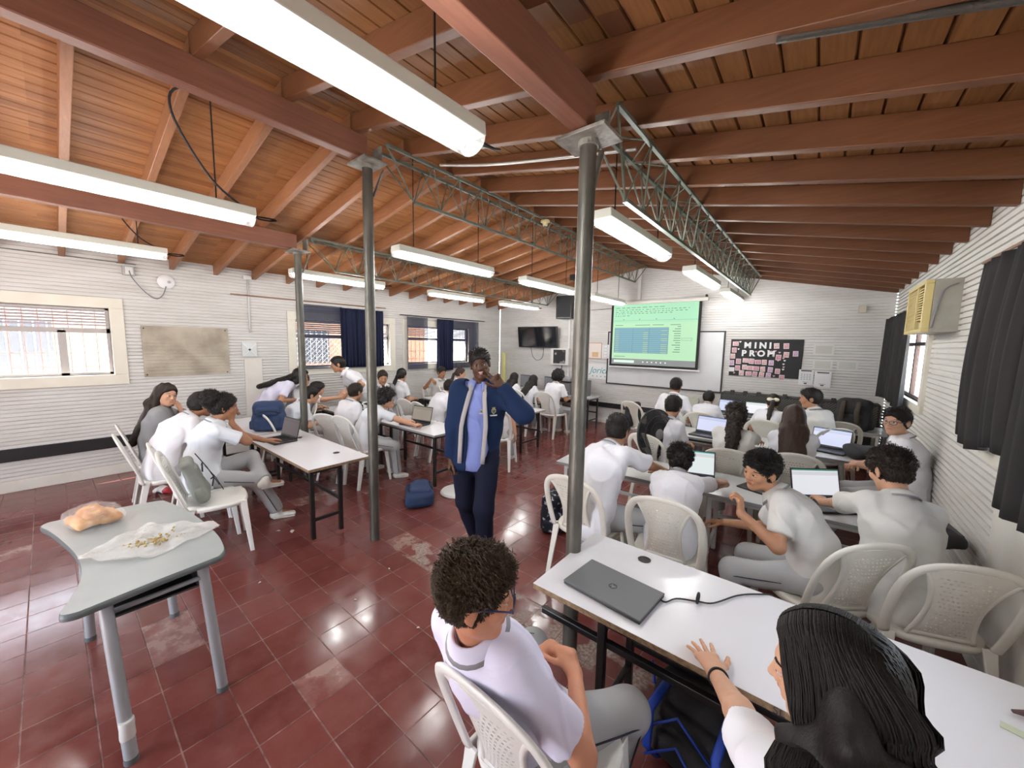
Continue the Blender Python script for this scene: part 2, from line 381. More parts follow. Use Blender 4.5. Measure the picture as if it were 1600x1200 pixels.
# ---- windows of the left wall
def window_left(n, a, b, grille, label, mul=0.):
    w = root('window_%d' % n, (XL, (a+b)/2, WZ0)); struct(w, label)
    A, B, Z1 = -(b-a)/2, (b-a)/2, WZ1-WZ0
    mb = MB()
    for (y0,y1,z0,z1) in ((A,B,0,BAND),(A,B,Z1-BAND,Z1),(A,A+BAND,BAND,Z1-BAND),(B-BAND,B,BAND,Z1-BAND)): mb.box(-.14,.022,y0,y1,z0,z1)
    mb.build('surround', M_FRAME, w, bevel=.004)
    a2, b2, z2, z3 = A+BAND, B-BAND, BAND, Z1-BAND; zt = z2+(z3-z2)*.66
    fr = MB()
    for (y0,y1,z0,z1) in ((a2,b2,z2,z2+.035),(a2,b2,z3-.03,z3),(a2,a2+.035,z2,z3),(b2-.035,b2,z2,z3),(a2,b2,zt-.03,zt+.03),(mul-.035,mul+.035,z2,zt)): fr.box(-.09,-.05,y0,y1,z0,z1)
    fr.build('sash_frame', mat('painted_sash',(.42,.39,.38),.5), w, bevel=.003)
    lv = MB()
    for i in range(6):
        z = zt+.055+i*(z3-zt-.07)/6; lv.box(-.003,.003,a2+.035,b2-.035,-.0125,.0125, M=Matrix.Translation((-.085,0,z+.012))@Matrix.Rotation(rad(40),4,'Y'))
    lv.build('louvre', mat('louvre_grey',(.30,.28,.31),.5), w)
    MB().box(-.072,-.068,a2+.03,mul-.03,z2+.03,zt-.03).build('pane', M_GLASS, w); MB().box(-.082,-.078,mul+.03,b2-.03,z2+.03,zt-.03).build('pane', M_GLASS, w)
    g = MB(); gx = -.19
    if grille == 'bars':
        for i in range(17): y = a2+(b2-a2)*i/16; g.cyl((gx,y,z2-.02),(gx,y,z3),.006,5)
        for z in (z2+.1,(z2+zt)/2,zt-.02): g.cyl((gx,a2,z),(gx,b2,z),.006,5)
    else:
        s = .085; k = -8
        while a2+k*s < b2+.6:
            for sg in (1,-1):
                p0 = a2+k*s; zA, zB = z2-.02, zt+.05; y0, y1 = p0, p0+(zB-zA)*sg
                g.cyl((gx,max(a2,min(b2,y0)),zA+abs(max(a2,min(b2,y0))-y0)), (gx,max(a2,min(b2,y1)),zB-abs(y1-max(a2,min(b2,y1)))), .004, 4) if a2-.01 <= min(b2,max(a2,y0)) and (a2 < y0 < b2 or a2 < y1 < b2) else None
            k += 1
    g.build('grille', M_WHITEM if grille != 'bars' else mat('bar_red',(.45,.12,.08),.5), w)
    return w
window_left(1, *WIN_L[0], 'bars', 'wide bright window with louvres above and sliding panes', .50)
window_left(2, *WIN_L[1], 'mesh', 'window behind the partly drawn navy curtain')
window_left(3, *WIN_L[2], 'bars', 'window nearest the corner behind a navy curtain')
# ---- windows of the right wall
for n, (a, b) in zip((4,5), WIN_R):
    w = root('window_%d' % n, (XR, (a+b)/2, WZ0)); struct(w, 'right wall window beside the air conditioner' if n == 4 else 'right wall window behind the nearest dark curtain')
    A, B = -(b-a)/2, (b-a)/2; mb = MB()
    for (y0,y1,z0,z1) in ((A,B,0,.08),(A,B,.915,1.0),(A,A+.10,.08,.915),(B-.10,B,.08,.915)): mb.box(-.03,.14,y0,y1,z0,z1)
    mb.build('surround', M_FRAME, w, bevel=.004); fr = MB()
    for (y0,y1,z0,z1) in ((A+.1,B-.1,.08,.12),(A+.1,B-.1,.875,.915),(A+.1,A+.14,.08,.915),(B-.14,B-.1,.08,.915),(-.03,.03,.08,.915),(A+.1,B-.1,.66,.70)): fr.box(.03,.07,y0,y1,z0,z1)
    fr.build('sash_frame', M_DARKW, w, bevel=.003)
    MB().box(.048,.052,A+.13,B-.13,.11,.89).build('pane', M_GLASS, w)
# lining of the unseen doorway, added to the back wall as daylight fill
d = MB()
for (x0,x1,z0,z1) in ((-3.66,-3.6,0,2.36),(-1.2,-1.14,0,2.36),(-3.66,-1.14,2.3,2.36)): d.box(x0,x1,YB-.15,YB+.02,z0,z1)
struct(d.build('added_door_1', M_FRAME, bevel=.004), 'cream lining of the unseen doorway added behind the camera for daylight')
# ---- outside
struct(MB().box(-40,40,-40,45,-.35,-.14).build('ground_outside', mat('yard_concrete', (.55,.52,.47), .9, var=.5, vscale=.6, col2=(.4,.38,.34))), 'pale concrete yard outside')
ob = root('building', (-13.5,1.5,-.14), 0, 'orange brick building with barred windows seen through the left windows', 'building')
q = MB(); q.box(-2,0,-7,9,0,3.2); q.build('wall', mat('orange_render', (.62,.30,.16), .8, var=.6, vscale=1.4, col2=(.70,.45,.30)), ob)
q = MB(); q.box(-2.6,.6,-7.3,9.3,3.2,3.4); q.build('roof', mat('roof_tiles', (.4,.16,.1), .8), ob)
for k in range(5):
    y = -6+k*3.1; q = MB(); q.box(-.02,.03,y,y+1.5,1.1,2.2,0); fo = q.build('window', mat('far_glass', (.08,.09,.10), .15), ob); q = MB()
    for i in range(8): q.cyl((.07,y+.1+i*.19,1.1),(.07,y+.1+i*.19,2.2),.012,5)
    q.build('bars', M_WHITEM, fo)
tr = root('tree', (6.5,9.5,-.14), 0, 'leafy green tree outside the right wall window', 'tree')
q = MB(); q.tube([(0,0,0),(.1,.05,1.2),(0,.1,2.4)],[.16,.13,.09],8); q.build('trunk', mat('bark', (.13,.09,.06), .9), tr, True)
q = MB(); R_ = random.Random(4)
for i in range(500):
    v = Vector((R_.gauss(0,1),R_.gauss(0,1),R_.gauss(0,1))).normalized()*R_.uniform(.5,1.7); c = v+Vector((0,0,2.6)); a = Vector((R_.gauss(0,1),R_.gauss(0,1),R_.gauss(0,1))).normalized(); b2 = a.orthogonal().normalized()
    q.add([c, c+a*.14+b2*.06, c+a*.26, c+a*.14-b2*.06], [(0,1,2,3)])
q.build('foliage', mat('leaf', (.16,.30,.05), .6), tr)
# ================================================================ posts, beams, trusses
def post(x, y, zt, label):
    r = root('steel_post', (x,y,0), 0, label, 'post', 'steel pipe posts'); mb = MB(); mb.cyl((0,0,0),(0,0,zt-.03),.041,20); mb.build('shaft', M_STEEL, r, 'auto')
    mb = MB(); mb.box(-.13,.13,-.10,.10,zt-.022,zt-.005); mb.cyl((0,0,zt-.05),(0,0,zt-.02),.05,16); mb.box(-.06,.06,.085,.10,zt-.02,zt+.14); mb.bar((0,.05,zt-.25),(0,.14,zt-.01),.03,.012); mb.build('head_plate', M_PLATE, r, bevel=.003)
PO = [(-.95,1.72,2.745,'nearest rusty grey pipe post, at the corner of the near white table'),(-2.93,1.72,3.165,'middle grey pipe post standing on open floor'),(-4.96,1.98,2.81,'farthest grey pipe post, behind the laptop table')]
for x,y,z,l in PO: post(x,y,z,l)
for (x,y,z,l), h, nm in zip(PO, (.175,.17,.17), ('nearest','ridge','left')):
    o = MB().box(x-.045,x+.045,YB+.01,y-.02,z,zr(x)-.003 if x != -2.93 else zr(x)-.001).build('ceiling_beam', M_BEAM, bevel=.006)
    struct(o, {'nearest':'thick red-brown timber beam ending on the nearest post','ridge':'thick red-brown ridge beam ending on the middle post','left':'red-brown timber beam ending on the farthest post'}[nm])
def truss(x, y0, y1, zt, label):
    r = root('roof_truss', (x,y0,zt), 0, label, 'truss', 'green lattice roof trusses'); L = y1-y0; w = .085; h = .345
    t = MB(); t.bar((-w,0,-.012),(-w,L,-.012),.022,.022); t.bar((w,0,-.012),(w,L,-.012),.022,.022); t.build('top_chord', M_TRUSS, r)
    b = MB(); b.bar((0,.33,-h),(0,L-.35,-h),.03,.022); b.build('bottom_chord', M_TRUSS, r)
    z = MB(); n = int(round((L-.7)/.30)); st = (L-.68)/n
    for s in (-1,1):
        z.cyl((s*w,0,-.015),(0,.33,-h),.0065,5)
        for k in range(n):
            y = .33+k*st; z.cyl((0,y,-h),(s*w,y+st/2,-.015),.0055,5); z.cyl((s*w,y+st/2,-.015),(0,y+st,-h),.0055,5)
        z.cyl((0,L-.35,-h),(s*w,L-.02,-.015),.0065,5)
    k = 0; y = 0
    while y < L-.2: z.cyl((-w if k%2 else w,y,-.018),(w if k%2 else -w,y+.2,-.018),.005,5); y += .2; k += 1
    z.build('lattice', M_TRUSS, r)
truss(-.95, 1.84, 7.50, zr(-.95)-.004, 'green lattice truss nearest the right wall'); truss(-2.93, 1.84, 7.72, zr(-2.93)-.006, 'green lattice truss under the ridge'); truss(-4.96, 2.1, 7.70, zr(-4.96)-.004, 'green lattice truss nearest the left wall')
# ================================================================ fluorescent fittings
M_TUBE = mat('tube_glow', (1,1,1), .4, emit=(.96,.98,1), es=14)
M_DIFF = mat('diffuser', (.9,.92,.92), .12, alpha=.25)
M_FIT = mat('fitting_body', (.62,.64,.58), .5)
M_CABLE = mat('black_cable', (.015,.014,.014), .5)
def fitting(x, y0, label, first=[None]):
    z = 2.575
    if first[0] is None:
        r = root('ceiling_light', (x,y0,z), 0, label, 'lamp', 'fluorescent fittings'); L = 1.27
        b = MB(); b.prism([(-.075,-.012),(-.07,.045),(.07,.045),(.075,-.012)],0,L,axis='y'); b.build('housing', M_FIT, r, bevel=.006)
        t = MB(); [t.cyl((s,.035,-.03),(s,L-.035,-.03),.014,10) for s in (-.03,.03)]; t.build('tube', M_TUBE, r, True)
        d = MB(); n = 10
        for i in range(n):
            a, c = math.pi*i/n, math.pi*(i+1)/n
            d.add([(.073*math.cos(a),.005,-.012-.055*math.sin(a)),(.073*math.cos(a),L-.005,-.012-.055*math.sin(a)),(.073*math.cos(c),L-.005,-.012-.055*math.sin(c)),(.073*math.cos(c),.005,-.012-.055*math.sin(c))],[(0,1,2,3)])
        for y in (.005, L-.005): d.add([(.073*math.cos(math.pi*i/n),y,-.012-.055*math.sin(math.pi*i/n)) for i in range(n+1)],[tuple(range(n+1))])
        d.build('diffuser', M_DIFF, r, 'auto'); first[0] = r
    else: r = dup(first[0], (x,y0,z), 0, label)
    for yy in (.2, 1.07):
        top = zr(x)+.11-z; w = MB(); w.tube([(0,yy,.04),(.004,yy,.1),(0,yy,top)],.0045,5); w.build('hanger', M_CABLE, r)
    w = MB(); w.tube([(0,L_-.01,-.0) for L_ in (1.27,)]+[(0.01,1.31,-.01),(.03,1.36,-.012),(.03,1.40,.0),(.0,1.40,.012),(-.0,1.35,.01),(0,1.28,.005)],.006,5); w.build('cable_loop', M_CABLE, r)
    for yy in (.42, .85):
        a = bpy.data.lights.new('tube_light','POINT'); a.energy = TUBE_POWER/2; a.color = (1,.985,.96); a.shadow_soft_size = .05
        ao = bpy.data.objects.new('tube_light', a); COL.objects.link(ao); ao.location = (x, y0+yy, z-.135)
LX = [-1.17,-3.07,-5.14]
for x, ys, w in zip(LX, ([-.11,2.31,4.42,6.36],[-.32,-2.0,2.06,3.95,5.85],[-.45,-2.1,1.96,4.1,5.92]), ('nearest','ridge','left')):
    for i, y in enumerate(sorted(ys)): fitting(x, y, 'glowing twin-tube fitting of the %s row, %s from the screen wall' % ({'nearest':'right-hand','ridge':'middle','left':'window-side'}[w], names[len(ys)-1-i]))
# long loose cables looped over the beams
def cable(pts, r=.006, label='', name='power_cable', cat='cable', mt=None, n=6):
    P_ = [Vector(p) for p in pts]; out = []
    for i in range(len(P_)-1):
        p0, p1, p2, p3 = P_[max(i-1,0)], P_[i], P_[i+1], P_[min(i+2,len(P_)-1)]
        for k in range(n): t = k/n; out.append(.5*((2*p1)+(-p0+p2)*t+(2*p0-5*p1+4*p2-p3)*t*t+(-p0+3*p1-3*p2+p3)*t**3))
    out.append(P_[-1]); mb = MB(); mb.tube(out, r, 6); o = mb.build(name, mt or M_CABLE, None, True); tag(o, label, cat); return o
cable([(-3.07,.9,2.62),(-3.05,.72,2.75),(-3.02,.55,3.05),(-2.99,.62,3.2),(-2.985,1.0,3.24),(-2.985,1.6,3.2)],.007,'black cable drooping from the ridge beam to the middle lamp')
cable([(-5.14,.75,2.62),(-5.12,.62,2.70),(-5.02,.5,2.86),(-5.0,.6,2.95)],.006,'short black cable hanging from the left beam to a lamp')
cable([(-2.93+.2,2.3,zr(-2.73)+.0),(-2.2,2.33,zr(-2.2)-.02),(-1.6,2.33,zr(-1.6)-.02),(-.95,2.3,zr(-.95)-.02)],.011,'pale conduit running between the ridge and the near truss','conduit','conduit',M_ALU)
cable([(-.2,1.62,zr(-.2)+.0),(.2,1.66,zr(.2)-.0),(.75,1.7,zr(.75)-.02)],.013,'tarred black stick lying along a rafter of the right slope','stick','stick',mat('tar',(.03,.025,.02),.6,bump=.5,bscale=60))
sd = MB(); sd.lathe([(.02,0),(.055,-.01),(.06,-.03),(.035,-.04),(.03,-.075),(.001,-.08)],14,c=(-2.86,4.13,zr(-2.86)-.0)); tag(sd.build('smoke_detector', mat('cream_plastic',(.75,.66,.38),.5), None, 'auto'),'cream round detector on the ridge truss','detector')
pj = root('projector',(-2.93,5.2,2.72),0,'small black projector hanging under the ridge truss','projector'); MB().box(-.13,.13,-.1,.1,0,.09).build('body', mat('black_plastic',(.02,.02,.022),.4), pj, bevel=.012); MB().cyl((0,0,.09),(0,0,.30),.012,8).build('bracket', M_CABLE, pj); MB().cyl((.05,.1,.045),(.05,.125,.045),.03,14).build('lens', mat('lens_glass',(.05,.05,.07),.05), pj)
M_BLK = MATS['black_plastic']
# ================================================================ curtains
def curtain(name, x, ya, yb, z0, z1, mt, label, folds, amp=.03, side=1, hemz=None, billow=None, gather=None, thin=False):
    nu, nv = folds*7, 14; R2 = random.Random(int(ya*100)); ph = [R2.uniform(0,6) for _ in range(6)]
    def fn(u, v):
        y = ya+(yb-ya)*u
        if gather: y = y+gather(u, v)
        a = amp*(.35+.65*v)*math.sin(u*folds*2*math.pi+ph[0]+.6*math.sin(u*9+ph[1])) + amp*.4*math.sin(u*folds*4.3+ph[2])
        zb = z0+(hemz(u) if hemz else 0); z = z1+(zb-z1)*v
        return (x+side*(a+.035+(billow(u,v) if billow else 0)), y, z)
    mb = MB(); mb.grid(fn, nu, nv); o = mb.build(name, mt, None, True, solid=.002); tag(o, label, 'curtain'); return o
M_NAVY = mat('navy_curtain', (.014,.018,.045), .85, spec=.2, bump=.2, bscale=160)
M_NAVYT = mat('sheer_navy', (.022,.030,.075), .85, spec=.2, alpha=.45)
M_DKC = mat('charcoal_curtain', (.022,.021,.022), .85, spec=.2, var=.5, vscale=5, col2=(.05,.047,.045), stretch=(1,3,.3))
curtain('curtain', XL+.05, 2.71, 3.42, 1.25, 2.345, M_NAVYT, 'sheer navy curtain half over the window behind the standing white-shirted boy, its thin left part', 5, .018)
curtain('curtain', XL+.05, 3.38, 4.25, 1.25, 2.335, M_NAVY, 'dense bunched navy curtain between the two far posts', 13, .028)
curtain('curtain', XL+.05, 4.80, 5.35, 1.16, 2.275, M_NAVYT, 'sheer navy curtain over the left pane of the corner window', 4, .02)
curtain('curtain', XL+.06, 5.62, 6.10, 1.10, 2.27, M_NAVY, 'dense navy curtain bunched in the middle of the corner window', 8, .03)
curtain('curtain', XL+.05, 6.05, 6.95, 1.14, 2.265, M_NAVYT, 'sheer navy curtain over the right pane beside the corner', 9, .02)
curtain('curtain', XR-.05, 5.74, 7.72, 1.06, 2.20, M_DKC, 'black curtain beside the air conditioner', 12, .026, -1, hemz=lambda u: .06*math.sin(u*3))
curtain('curtain', XR-.04, 2.78, 3.62, 1.26, 2.28, M_DKC, 'broad charcoal curtain on the right wall nearest the camera', 6, .028, -1, billow=lambda u,v: .03*math.sin(v*2.6), hemz=lambda u: -.05*u+.03*math.sin(u*8))
curtain('curtain', XR-.05, 2.05, 2.80, 1.02, 2.28, M_DKC, 'longer charcoal curtain cut by the right edge of the view', 5, .03, -1)
M_ROD = mat('wood_rod', (.30,.17,.11), .5)
def rod(x, ya, yb, z, mt, label, sag=0):
    r = root('curtain_rod', (x,ya,z), 0, label, 'curtain rod'); L = yb-ya; MB().tube([(0,0,0),(0,L/2,-sag),(0,L,0)],.009,8).build('pole', mt, r, True)
    for y in (.03, L-.03): MB().cyl((-.05 if x < 0 else .05,y,0),(0,y,0),.006,6).build('bracket', M_PLATE, r)
rod(XL+.06, 1.76, 4.33, 2.40, M_ROD, 'long brown rod above the second window'); rod(XL+.06, 4.66, 7.2, 2.30, M_CABLE, 'thin dark rod above the corner window')
rod(XR-.06, 5.6, 7.8, 2.21, M_CABLE, 'dark rod above the black curtain'); rod(XR-.06, 2.0, 3.72, 2.30, M_ROD, 'rod above the charcoal curtains')
# ================================================================ things on the left wall
M_OLD = mat('old_board', (.47,.42,.34), .7, var=.9, vscale=4.5, col2=(.30,.255,.195), bump=.1, detail=6)
b = root('faded_board', (XL, 1.25, 1.55), 0, 'faded brownish painted panel on the left wall beside the bright window', 'board'); 
ridge = MB(); ridge.box(.001,.004,-.465,.465,-.33,.345); [ridge.box(.002,.012,-.465,.465,-.33+.0445*k_,-.33+.0445*k_+.036) for k_ in range(15)]; ridge.build('panel', M_OLD, b)
nl = MB(); [nl.ball((.012,y,z),.009,6,4) for y in (-.44,.43) for z in (-.3,.31)]; nl.build('nail', M_CABLE, b)
v = root('vent_cover', (XL, 1.98, 1.58), 0, 'square metal vent plate with a raised cross', 'vent'); MB().box(-.0,.012,-.10,.10,-.11,.11).build('plate', mat('zinc',(.58,.60,.60),.4,.5), v, bevel=.003)
x_ = MB(); x_.bar((.014,-.09,-.1),(.014,.09,.1),.012,.008,up=(1,0,0)); x_.bar((.014,.09,-.1),(.014,-.09,.1),.012,.008,up=(1,0,0)); x_.build('cross', mat('bright_zinc',(.8,.8,.78),.3,.5), v); MB().lathe([(.016,0),(.016,.01),(.008,.012)],10,c=(.012,0,0),axis='x').build('knob', M_CABLE, v)
o = root('power_outlet', (XL, .715, 2.57), 0, 'grey double outlet box high on the left wall', 'outlet'); MB().box(0,.045,-.055,.055,-.06,.06).build('box', mat('grey_box',(.42,.41,.40),.5), o, bevel=.004); MB().box(.045,.052,-.03,.04,-.045,.045).build('socket_plate', M_WHITEM, o, bevel=.002)
w = root('wireless_router', (XL, 1.065, 2.48), 0, 'round white wireless access point on the left wall', 'access point'); MB().lathe([(.02,0),(.085,.004),(.09,.02),(.06,.038),(.001,.042)],24,axis='x').build('dome', mat('white_plastic',(.78,.78,.80),.35), w, 'auto'); MB().lathe([(.02,.036),(.018,.046)],12,c=(0,.03,0),axis='x').build('logo_disc', mat('grey_disc',(.4,.4,.42),.4), w)
cable([(XL+.055,.72,2.57),(XL+.06,.745,2.48),(XL+.03,.85,2.33),(XL+.02,.95,2.25),(XL+.03,1.02,2.30),(XL+.04,1.06,2.42)],.006,'thin grey cable from the outlet box to the white access point','power_cable','cable',mat('grey_cable',(.22,.22,.24),.5))
c = root('conduit', (XL, 2.0, 1.84), 0, 'vertical white conduit with a junction box above the vent plate', 'conduit'); MB().cyl((.012,0,0),(.012,0,.80),.011,8).build('pipe', M_WHITEM, c, True); MB().box(0,.04,-.06,.05,.80,.86).build('junction_box', M_WHITEM, c, bevel=.004)
cable([(XL+.012,YB+.1,2.66),(XL+.012,.5,2.66),(XL+.012,.62,2.655)],.006,'thin grey conduit along the top of the left wall','conduit','conduit',M_PLATE)
# ================================================================ right wall: air conditioner
M_ACY = mat('yellowed_plastic', (.66,.55,.24), .45, var=.4, vscale=5, col2=(.55,.43,.17)); M_ACG = mat('grey_sheet', (.38,.37,.32), .55, var=.6, vscale=7, col2=(.26,.25,.21))
a = root('air_conditioner', (XR-.20, 4.42, 1.90), 0, 'yellowed window air conditioner sticking out above the right wall window', 'air conditioner')
MB().box(.05,.22,0,.76,0,.41).build('casing', M_ACG, a, bevel=.006); fr = MB()
for (y0,y1,z0,z1) in ((0,.76,0,.03),(0,.76,.38,.41),(0,.03,.03,.38),(.73,.76,.03,.38),(.30,.325,.03,.38)): fr.box(0,.05,y0,y1,z0,z1)
fr.build('front_frame', M_ACY, a, bevel=.005); MB().box(.035,.05,.03,.73,.03,.38).build('backing', mat('dark_brown',(.06,.05,.03),.7), a); g = MB()
for i in range(13): g.box(.01,.03,.03,.30,.10+i*.021,.108+i*.021)
for i in range(26): g.box(.012,.026,.33+i*.0155,.334+i*.0155,.03,.38)
for i in range(15): g.box(.012,.024,.33,.73,.045+i*.022,.050+i*.022)
g.build('grille', M_ACY, a); MB().box(.02,.036,.06,.24,.035,.085).build('control_panel', mat('panel_tan',(.5,.42,.22),.5), a, bevel=.003)
cable([(XR-.03,4.41,2.27),(XR-.1,4.405,2.22),(XR-.13,4.405,2.05),(XR-.145,4.40,1.93)],.006,'grey cord draped over the side of the air conditioner','power_cable','cable',MATS['grey_cable'])
# ================================================================ front wall
YW = YF
def on_wall(x, z): return (x, YW, z)
# screen
s = root('projector_screen', (-2.68, YW-.11, 2.62), 0, 'pull-down screen showing a greenish spreadsheet', 'projector screen')
MB().box(-1.02,1.0,-.035,.04,-.02,.05).build('roller_case', mat('off_white_metal',(.62,.60,.55),.4), s, bevel=.012)
for x in (-.97,.95): MB().box(x-.012,x+.012,.0,.10,.03,.10).build('bracket', M_CABLE, s)
sw, sl = .845, 1.265
MB().box(-sw-.05,sw+.05,-.004,.0,-sl-.045,-.01).build('black_border', mat('black_cloth',(.012,.012,.012),.8), s); MB().box(-sw-.05,sw+.09,-.012,.008,-sl-.075,-sl-.045).build('weight_bar', M_WHITEM, s, bevel=.004)
G = lambda n, c, e: mat(n, tuple(.22*q for q in c), .8, emit=c, es=e*.82)
cg = [G('lit_green',(.50,.93,.62),.78), G('lit_lime',(.58,.93,.60),.80), G('lit_blue',(.30,.58,.68),.66), G('lit_line',(.12,.26,.36),.6), G('lit_grey',(.42,.44,.44),.55), G('lit_text',(.16,.33,.22),.6), G('lit_white',(.80,1,.86),.9), G('lit_yellow',(.52,.72,.48),.7)]
p = MB(); y = -.0055; Q = lambda x0,x1,z0,z1,m,k=1: p.box(x0,x1,y-.0006*k,y,z0,z1,m)
Q(-sw,sw,-sl,-.02,1); Q(-sw,sw,-.40,-.02,0,1.2); Q(-sw,sw,-sl,-sl+.12,4,1.5); Q(-sw+.05,-sw+.50,-sl+.035,-sl+.09,6,2)
for i in range(6): Q(-.17+i*.09,-.145+i*.09,-sl+.05,-sl+.075,6,2)
for r_, n_, z_ in ((0,9,-.085),(1,22,-.13),(2,20,-.17),(3,16,-.205),(4,5,-.25)):
    x = -sw+.05
    R3 = random.Random(r_)
    for k in range(n_):
        w_ = R3.uniform(.015,.06) if r_ else R3.uniform(.05,.1)
        if x+w_ > sw-.08: break
        Q(x,x+w_,z_-.006,z_+.004,5,2); x += w_+R3.uniform(.02,.05)
for k in range(4): Q(-.62+k*.34,-.60+k*.34,-.335,-.32,5,2)
Q(-sw,sw,-.352,-.349,5,2); tx0, tx1, tz0, tz1 = -.80, .32, -1.02, -.50
Q(tx0,tx1,tz0,tz1,2,1.5)
for i in range(14): z_ = tz0+(tz1-tz0)*i/13; Q(tx0,tx1,z_-.002,z_+.002,3,2.5)
for x in (tx0,-.40,-.06,tx1): Q(x-.002,x+.002,tz0,tz1,3,2.5)
for i in range(12):
    z_ = tz0+(tz1-tz0)*(i+.5)/13; R3 = random.Random(i+9); Q(tx0+.02,tx0+.10,z_-.008,z_+.006,7,2.2)
    for a_, b_ in ((-.18,-.08),(.18,.30)):
        if R3.random() < .7: Q(a_,b_,z_-.010,z_+.008,7,2.2)
    w_ = R3.uniform(.05,.16); Q(.55-w_,.55,-.49-i*.045,-.478-i*.045,5,2)
for x, w_ in ((-.79,.17),(-.36,.31),(.0,.22),(.35,.19)): Q(x,x+w_,-.452,-.442,5,2)
for x, w_, z_ in ((-.8,.25,-1.10),(-.8,.05,-1.15),(-.38,.02,-1.15),(-.04,.02,-1.15),(.15,.14,-1.15)): Q(x,x+w_,z_-.005,z_+.005,5,2)
for (x0,x1,z0,z1) in ((.57,.76,-.71,-.706),(.57,.76,-.754,-.75),(.57,.574,-.754,-.706),(.756,.76,-.754,-.706)): Q(x0,x1,z0,z1,5,2.5)
p.build('projected_image', cg, s)
# whiteboard
b = root('whiteboard', (-2.525, YW, 1.475), 0, 'large whiteboard behind the projector screen', 'whiteboard'); MB().box(-1.13,1.13,-.02,-.001,-.555,.56).build('board', mat('board_white',(.60,.60,.61),.22,var=.6,vscale=2.2,col2=(.52,.52,.53)), b)
f = MB(); [f.box(x0,x1,-.032,0,z0,z1) for (x0,x1,z0,z1) in ((-1.15,1.15,-.575,-.55),(-1.15,1.15,.55,.575),(-1.15,-1.125,-.55,.55),(1.125,1.15,-.55,.55))]; f.build('frame', mat('black_trim',(.02,.018,.018),.45), b, bevel=.003)
MB().lathe([(.045,0),(.045,.004)],12,c=(-1.05,-.026,.48),axis='y').build('yellow_sticker', mat('sticker_yellow',(.6,.45,.08),.5), b)
# prom board
PB = root('bulletin_board', (-.755, YW, 1.575), 0, 'black paper bulletin board headed MINI PROM', 'bulletin board')
MB().box(-.525,.525,-.012,-.001,-.33,.325).build('black_paper', mat('black_paper',(.014,.014,.016),.7,bump=.15,bscale=8), PB, bevel=.002)
hb = MB(); R5 = random.Random(5)
def heart(mb, x, z, s, y0, mi=0):
    pts = [(x+s*.06*16*math.sin(t)**3, z+s*.06*(13*math.cos(t)-5*math.cos(2*t)-2*math.cos(3*t)-math.cos(4*t))) for t in [2*math.pi*k/12 for k in range(12)]]
    mb.prism(pts, y0-.002, y0, mi, axis='y')
for (x,z) in ((-.38,.28),(-.40,.15),(-.13,.11),(.05,.13),(.09,.12),(.15,.13),(.21,.105),(.27,.01),(.29,-.03),(.28,-.09),(.285,-.14),(.28,-.18),(-.44,-.28),(.2,-.03),(.16,-.30)): heart(hb, x, z, .018, -.012, R5.randint(0,1))
hb.build('paper_heart', [mat('heart_pink',(.65,.35,.42),.7), mat('heart_white',(.7,.7,.68),.7)], PB)
M_LET = mat('letter_white', (.74,.75,.76), .6)
for word, xs, z, sz in (('MINI', (-.262,-.145,-.035,.072), .215, .140), ('PROM', (-.31,-.188,-.052,.092), .075, .140)):
    for k, (ch, x) in enumerate(zip(word, xs)):
        o = text_obj('cutout_letter', ch, sz, M_LET, (-.755+x, YW-.016, 1.575+z), (rad(90),0,0), .003, .0065)
        o['category'] = 'letter'; o['group'] = 'white cut-out letters on the black board'; o['label'] = 'white bubble letter %s, %s in the word %s on the black board' % (ch, names[k], word)
pinks = [(.70,.36,.42),(.62,.25,.33),(.72,.42,.40),(.55,.36,.60),(.66,.30,.36),(.74,.50,.50)]
def m_photo(name, c):
    t = NT(name, .6, .3); n = t.noise(34, 3, t.scale((1,1,1))); n2 = t.noise(80,2)
    return t.out(t.mix(t.rng(n,.42,.62,0,1), (*c,1), t.mix(t.rng(n2,.45,.6,0,1),(*[q*.35 for q in c],1),(.75,.62,.60,1))))
MPH = [m_photo('pink_photo_%d' % i, c) for i, c in enumerate(pinks)]
M_CARD = mat('card_border', (.72,.60,.62), .6)
rows = [('upper left column',[(-.45,.245),(-.465,.13),(-.48,.02),(-.49,-.10)]),('lower left corner',[(-.485,-.22)]),
        ('top right',[(.16,.215),(.295,.215)]),('right cluster',[(.20,.02),(.305,.07),(.43,.09)]),
        ('row just below the words',[(-.385,-.07),(-.275,-.05),(-.185,-.06),(-.09,-.07),(.005,-.07),(.105,-.075)]),
        ('second row below',[(-.39,-.19),(-.285,-.17),(-.20,-.18),(-.11,-.185),(-.01,-.19),(.10,-.195),(.205,-.215)]),
        ('bottom row',[(-.325,-.275),(-.215,-.28),(-.12,-.285),(-.02,-.29),(.08,-.295),(.27,-.32)])]
k = 0
for nm_, L_ in rows:
    for j, (x,z) in enumerate(L_):
        w_, h_ = R5.choice([(.038,.046),(.036,.044),(.046,.038)]); plain = nm_.startswith('lower left'); r = root('photo_card', (-.755+x, YW-.0125, 1.575+z), 0, None, 'photo card', 'photo cards on the black board'); r.rotation_euler = (0, rad(R5.uniform(-4,4)), 0)
        r['label'] = 'blank white card in the lower left corner of the black board' if plain else 'pink photo card on the black board, %s in the %s' % (names[j], nm_)
        MB().box(-w_,w_,-.003,0,-h_,h_).build('card', M_LET if plain else M_CARD, r)
        if not plain: MB().box(-w_*.82,w_*.82,-.0045,-.002,-h_*.82,h_*.82).build('picture', MPH[k % 6], r)
        k += 1
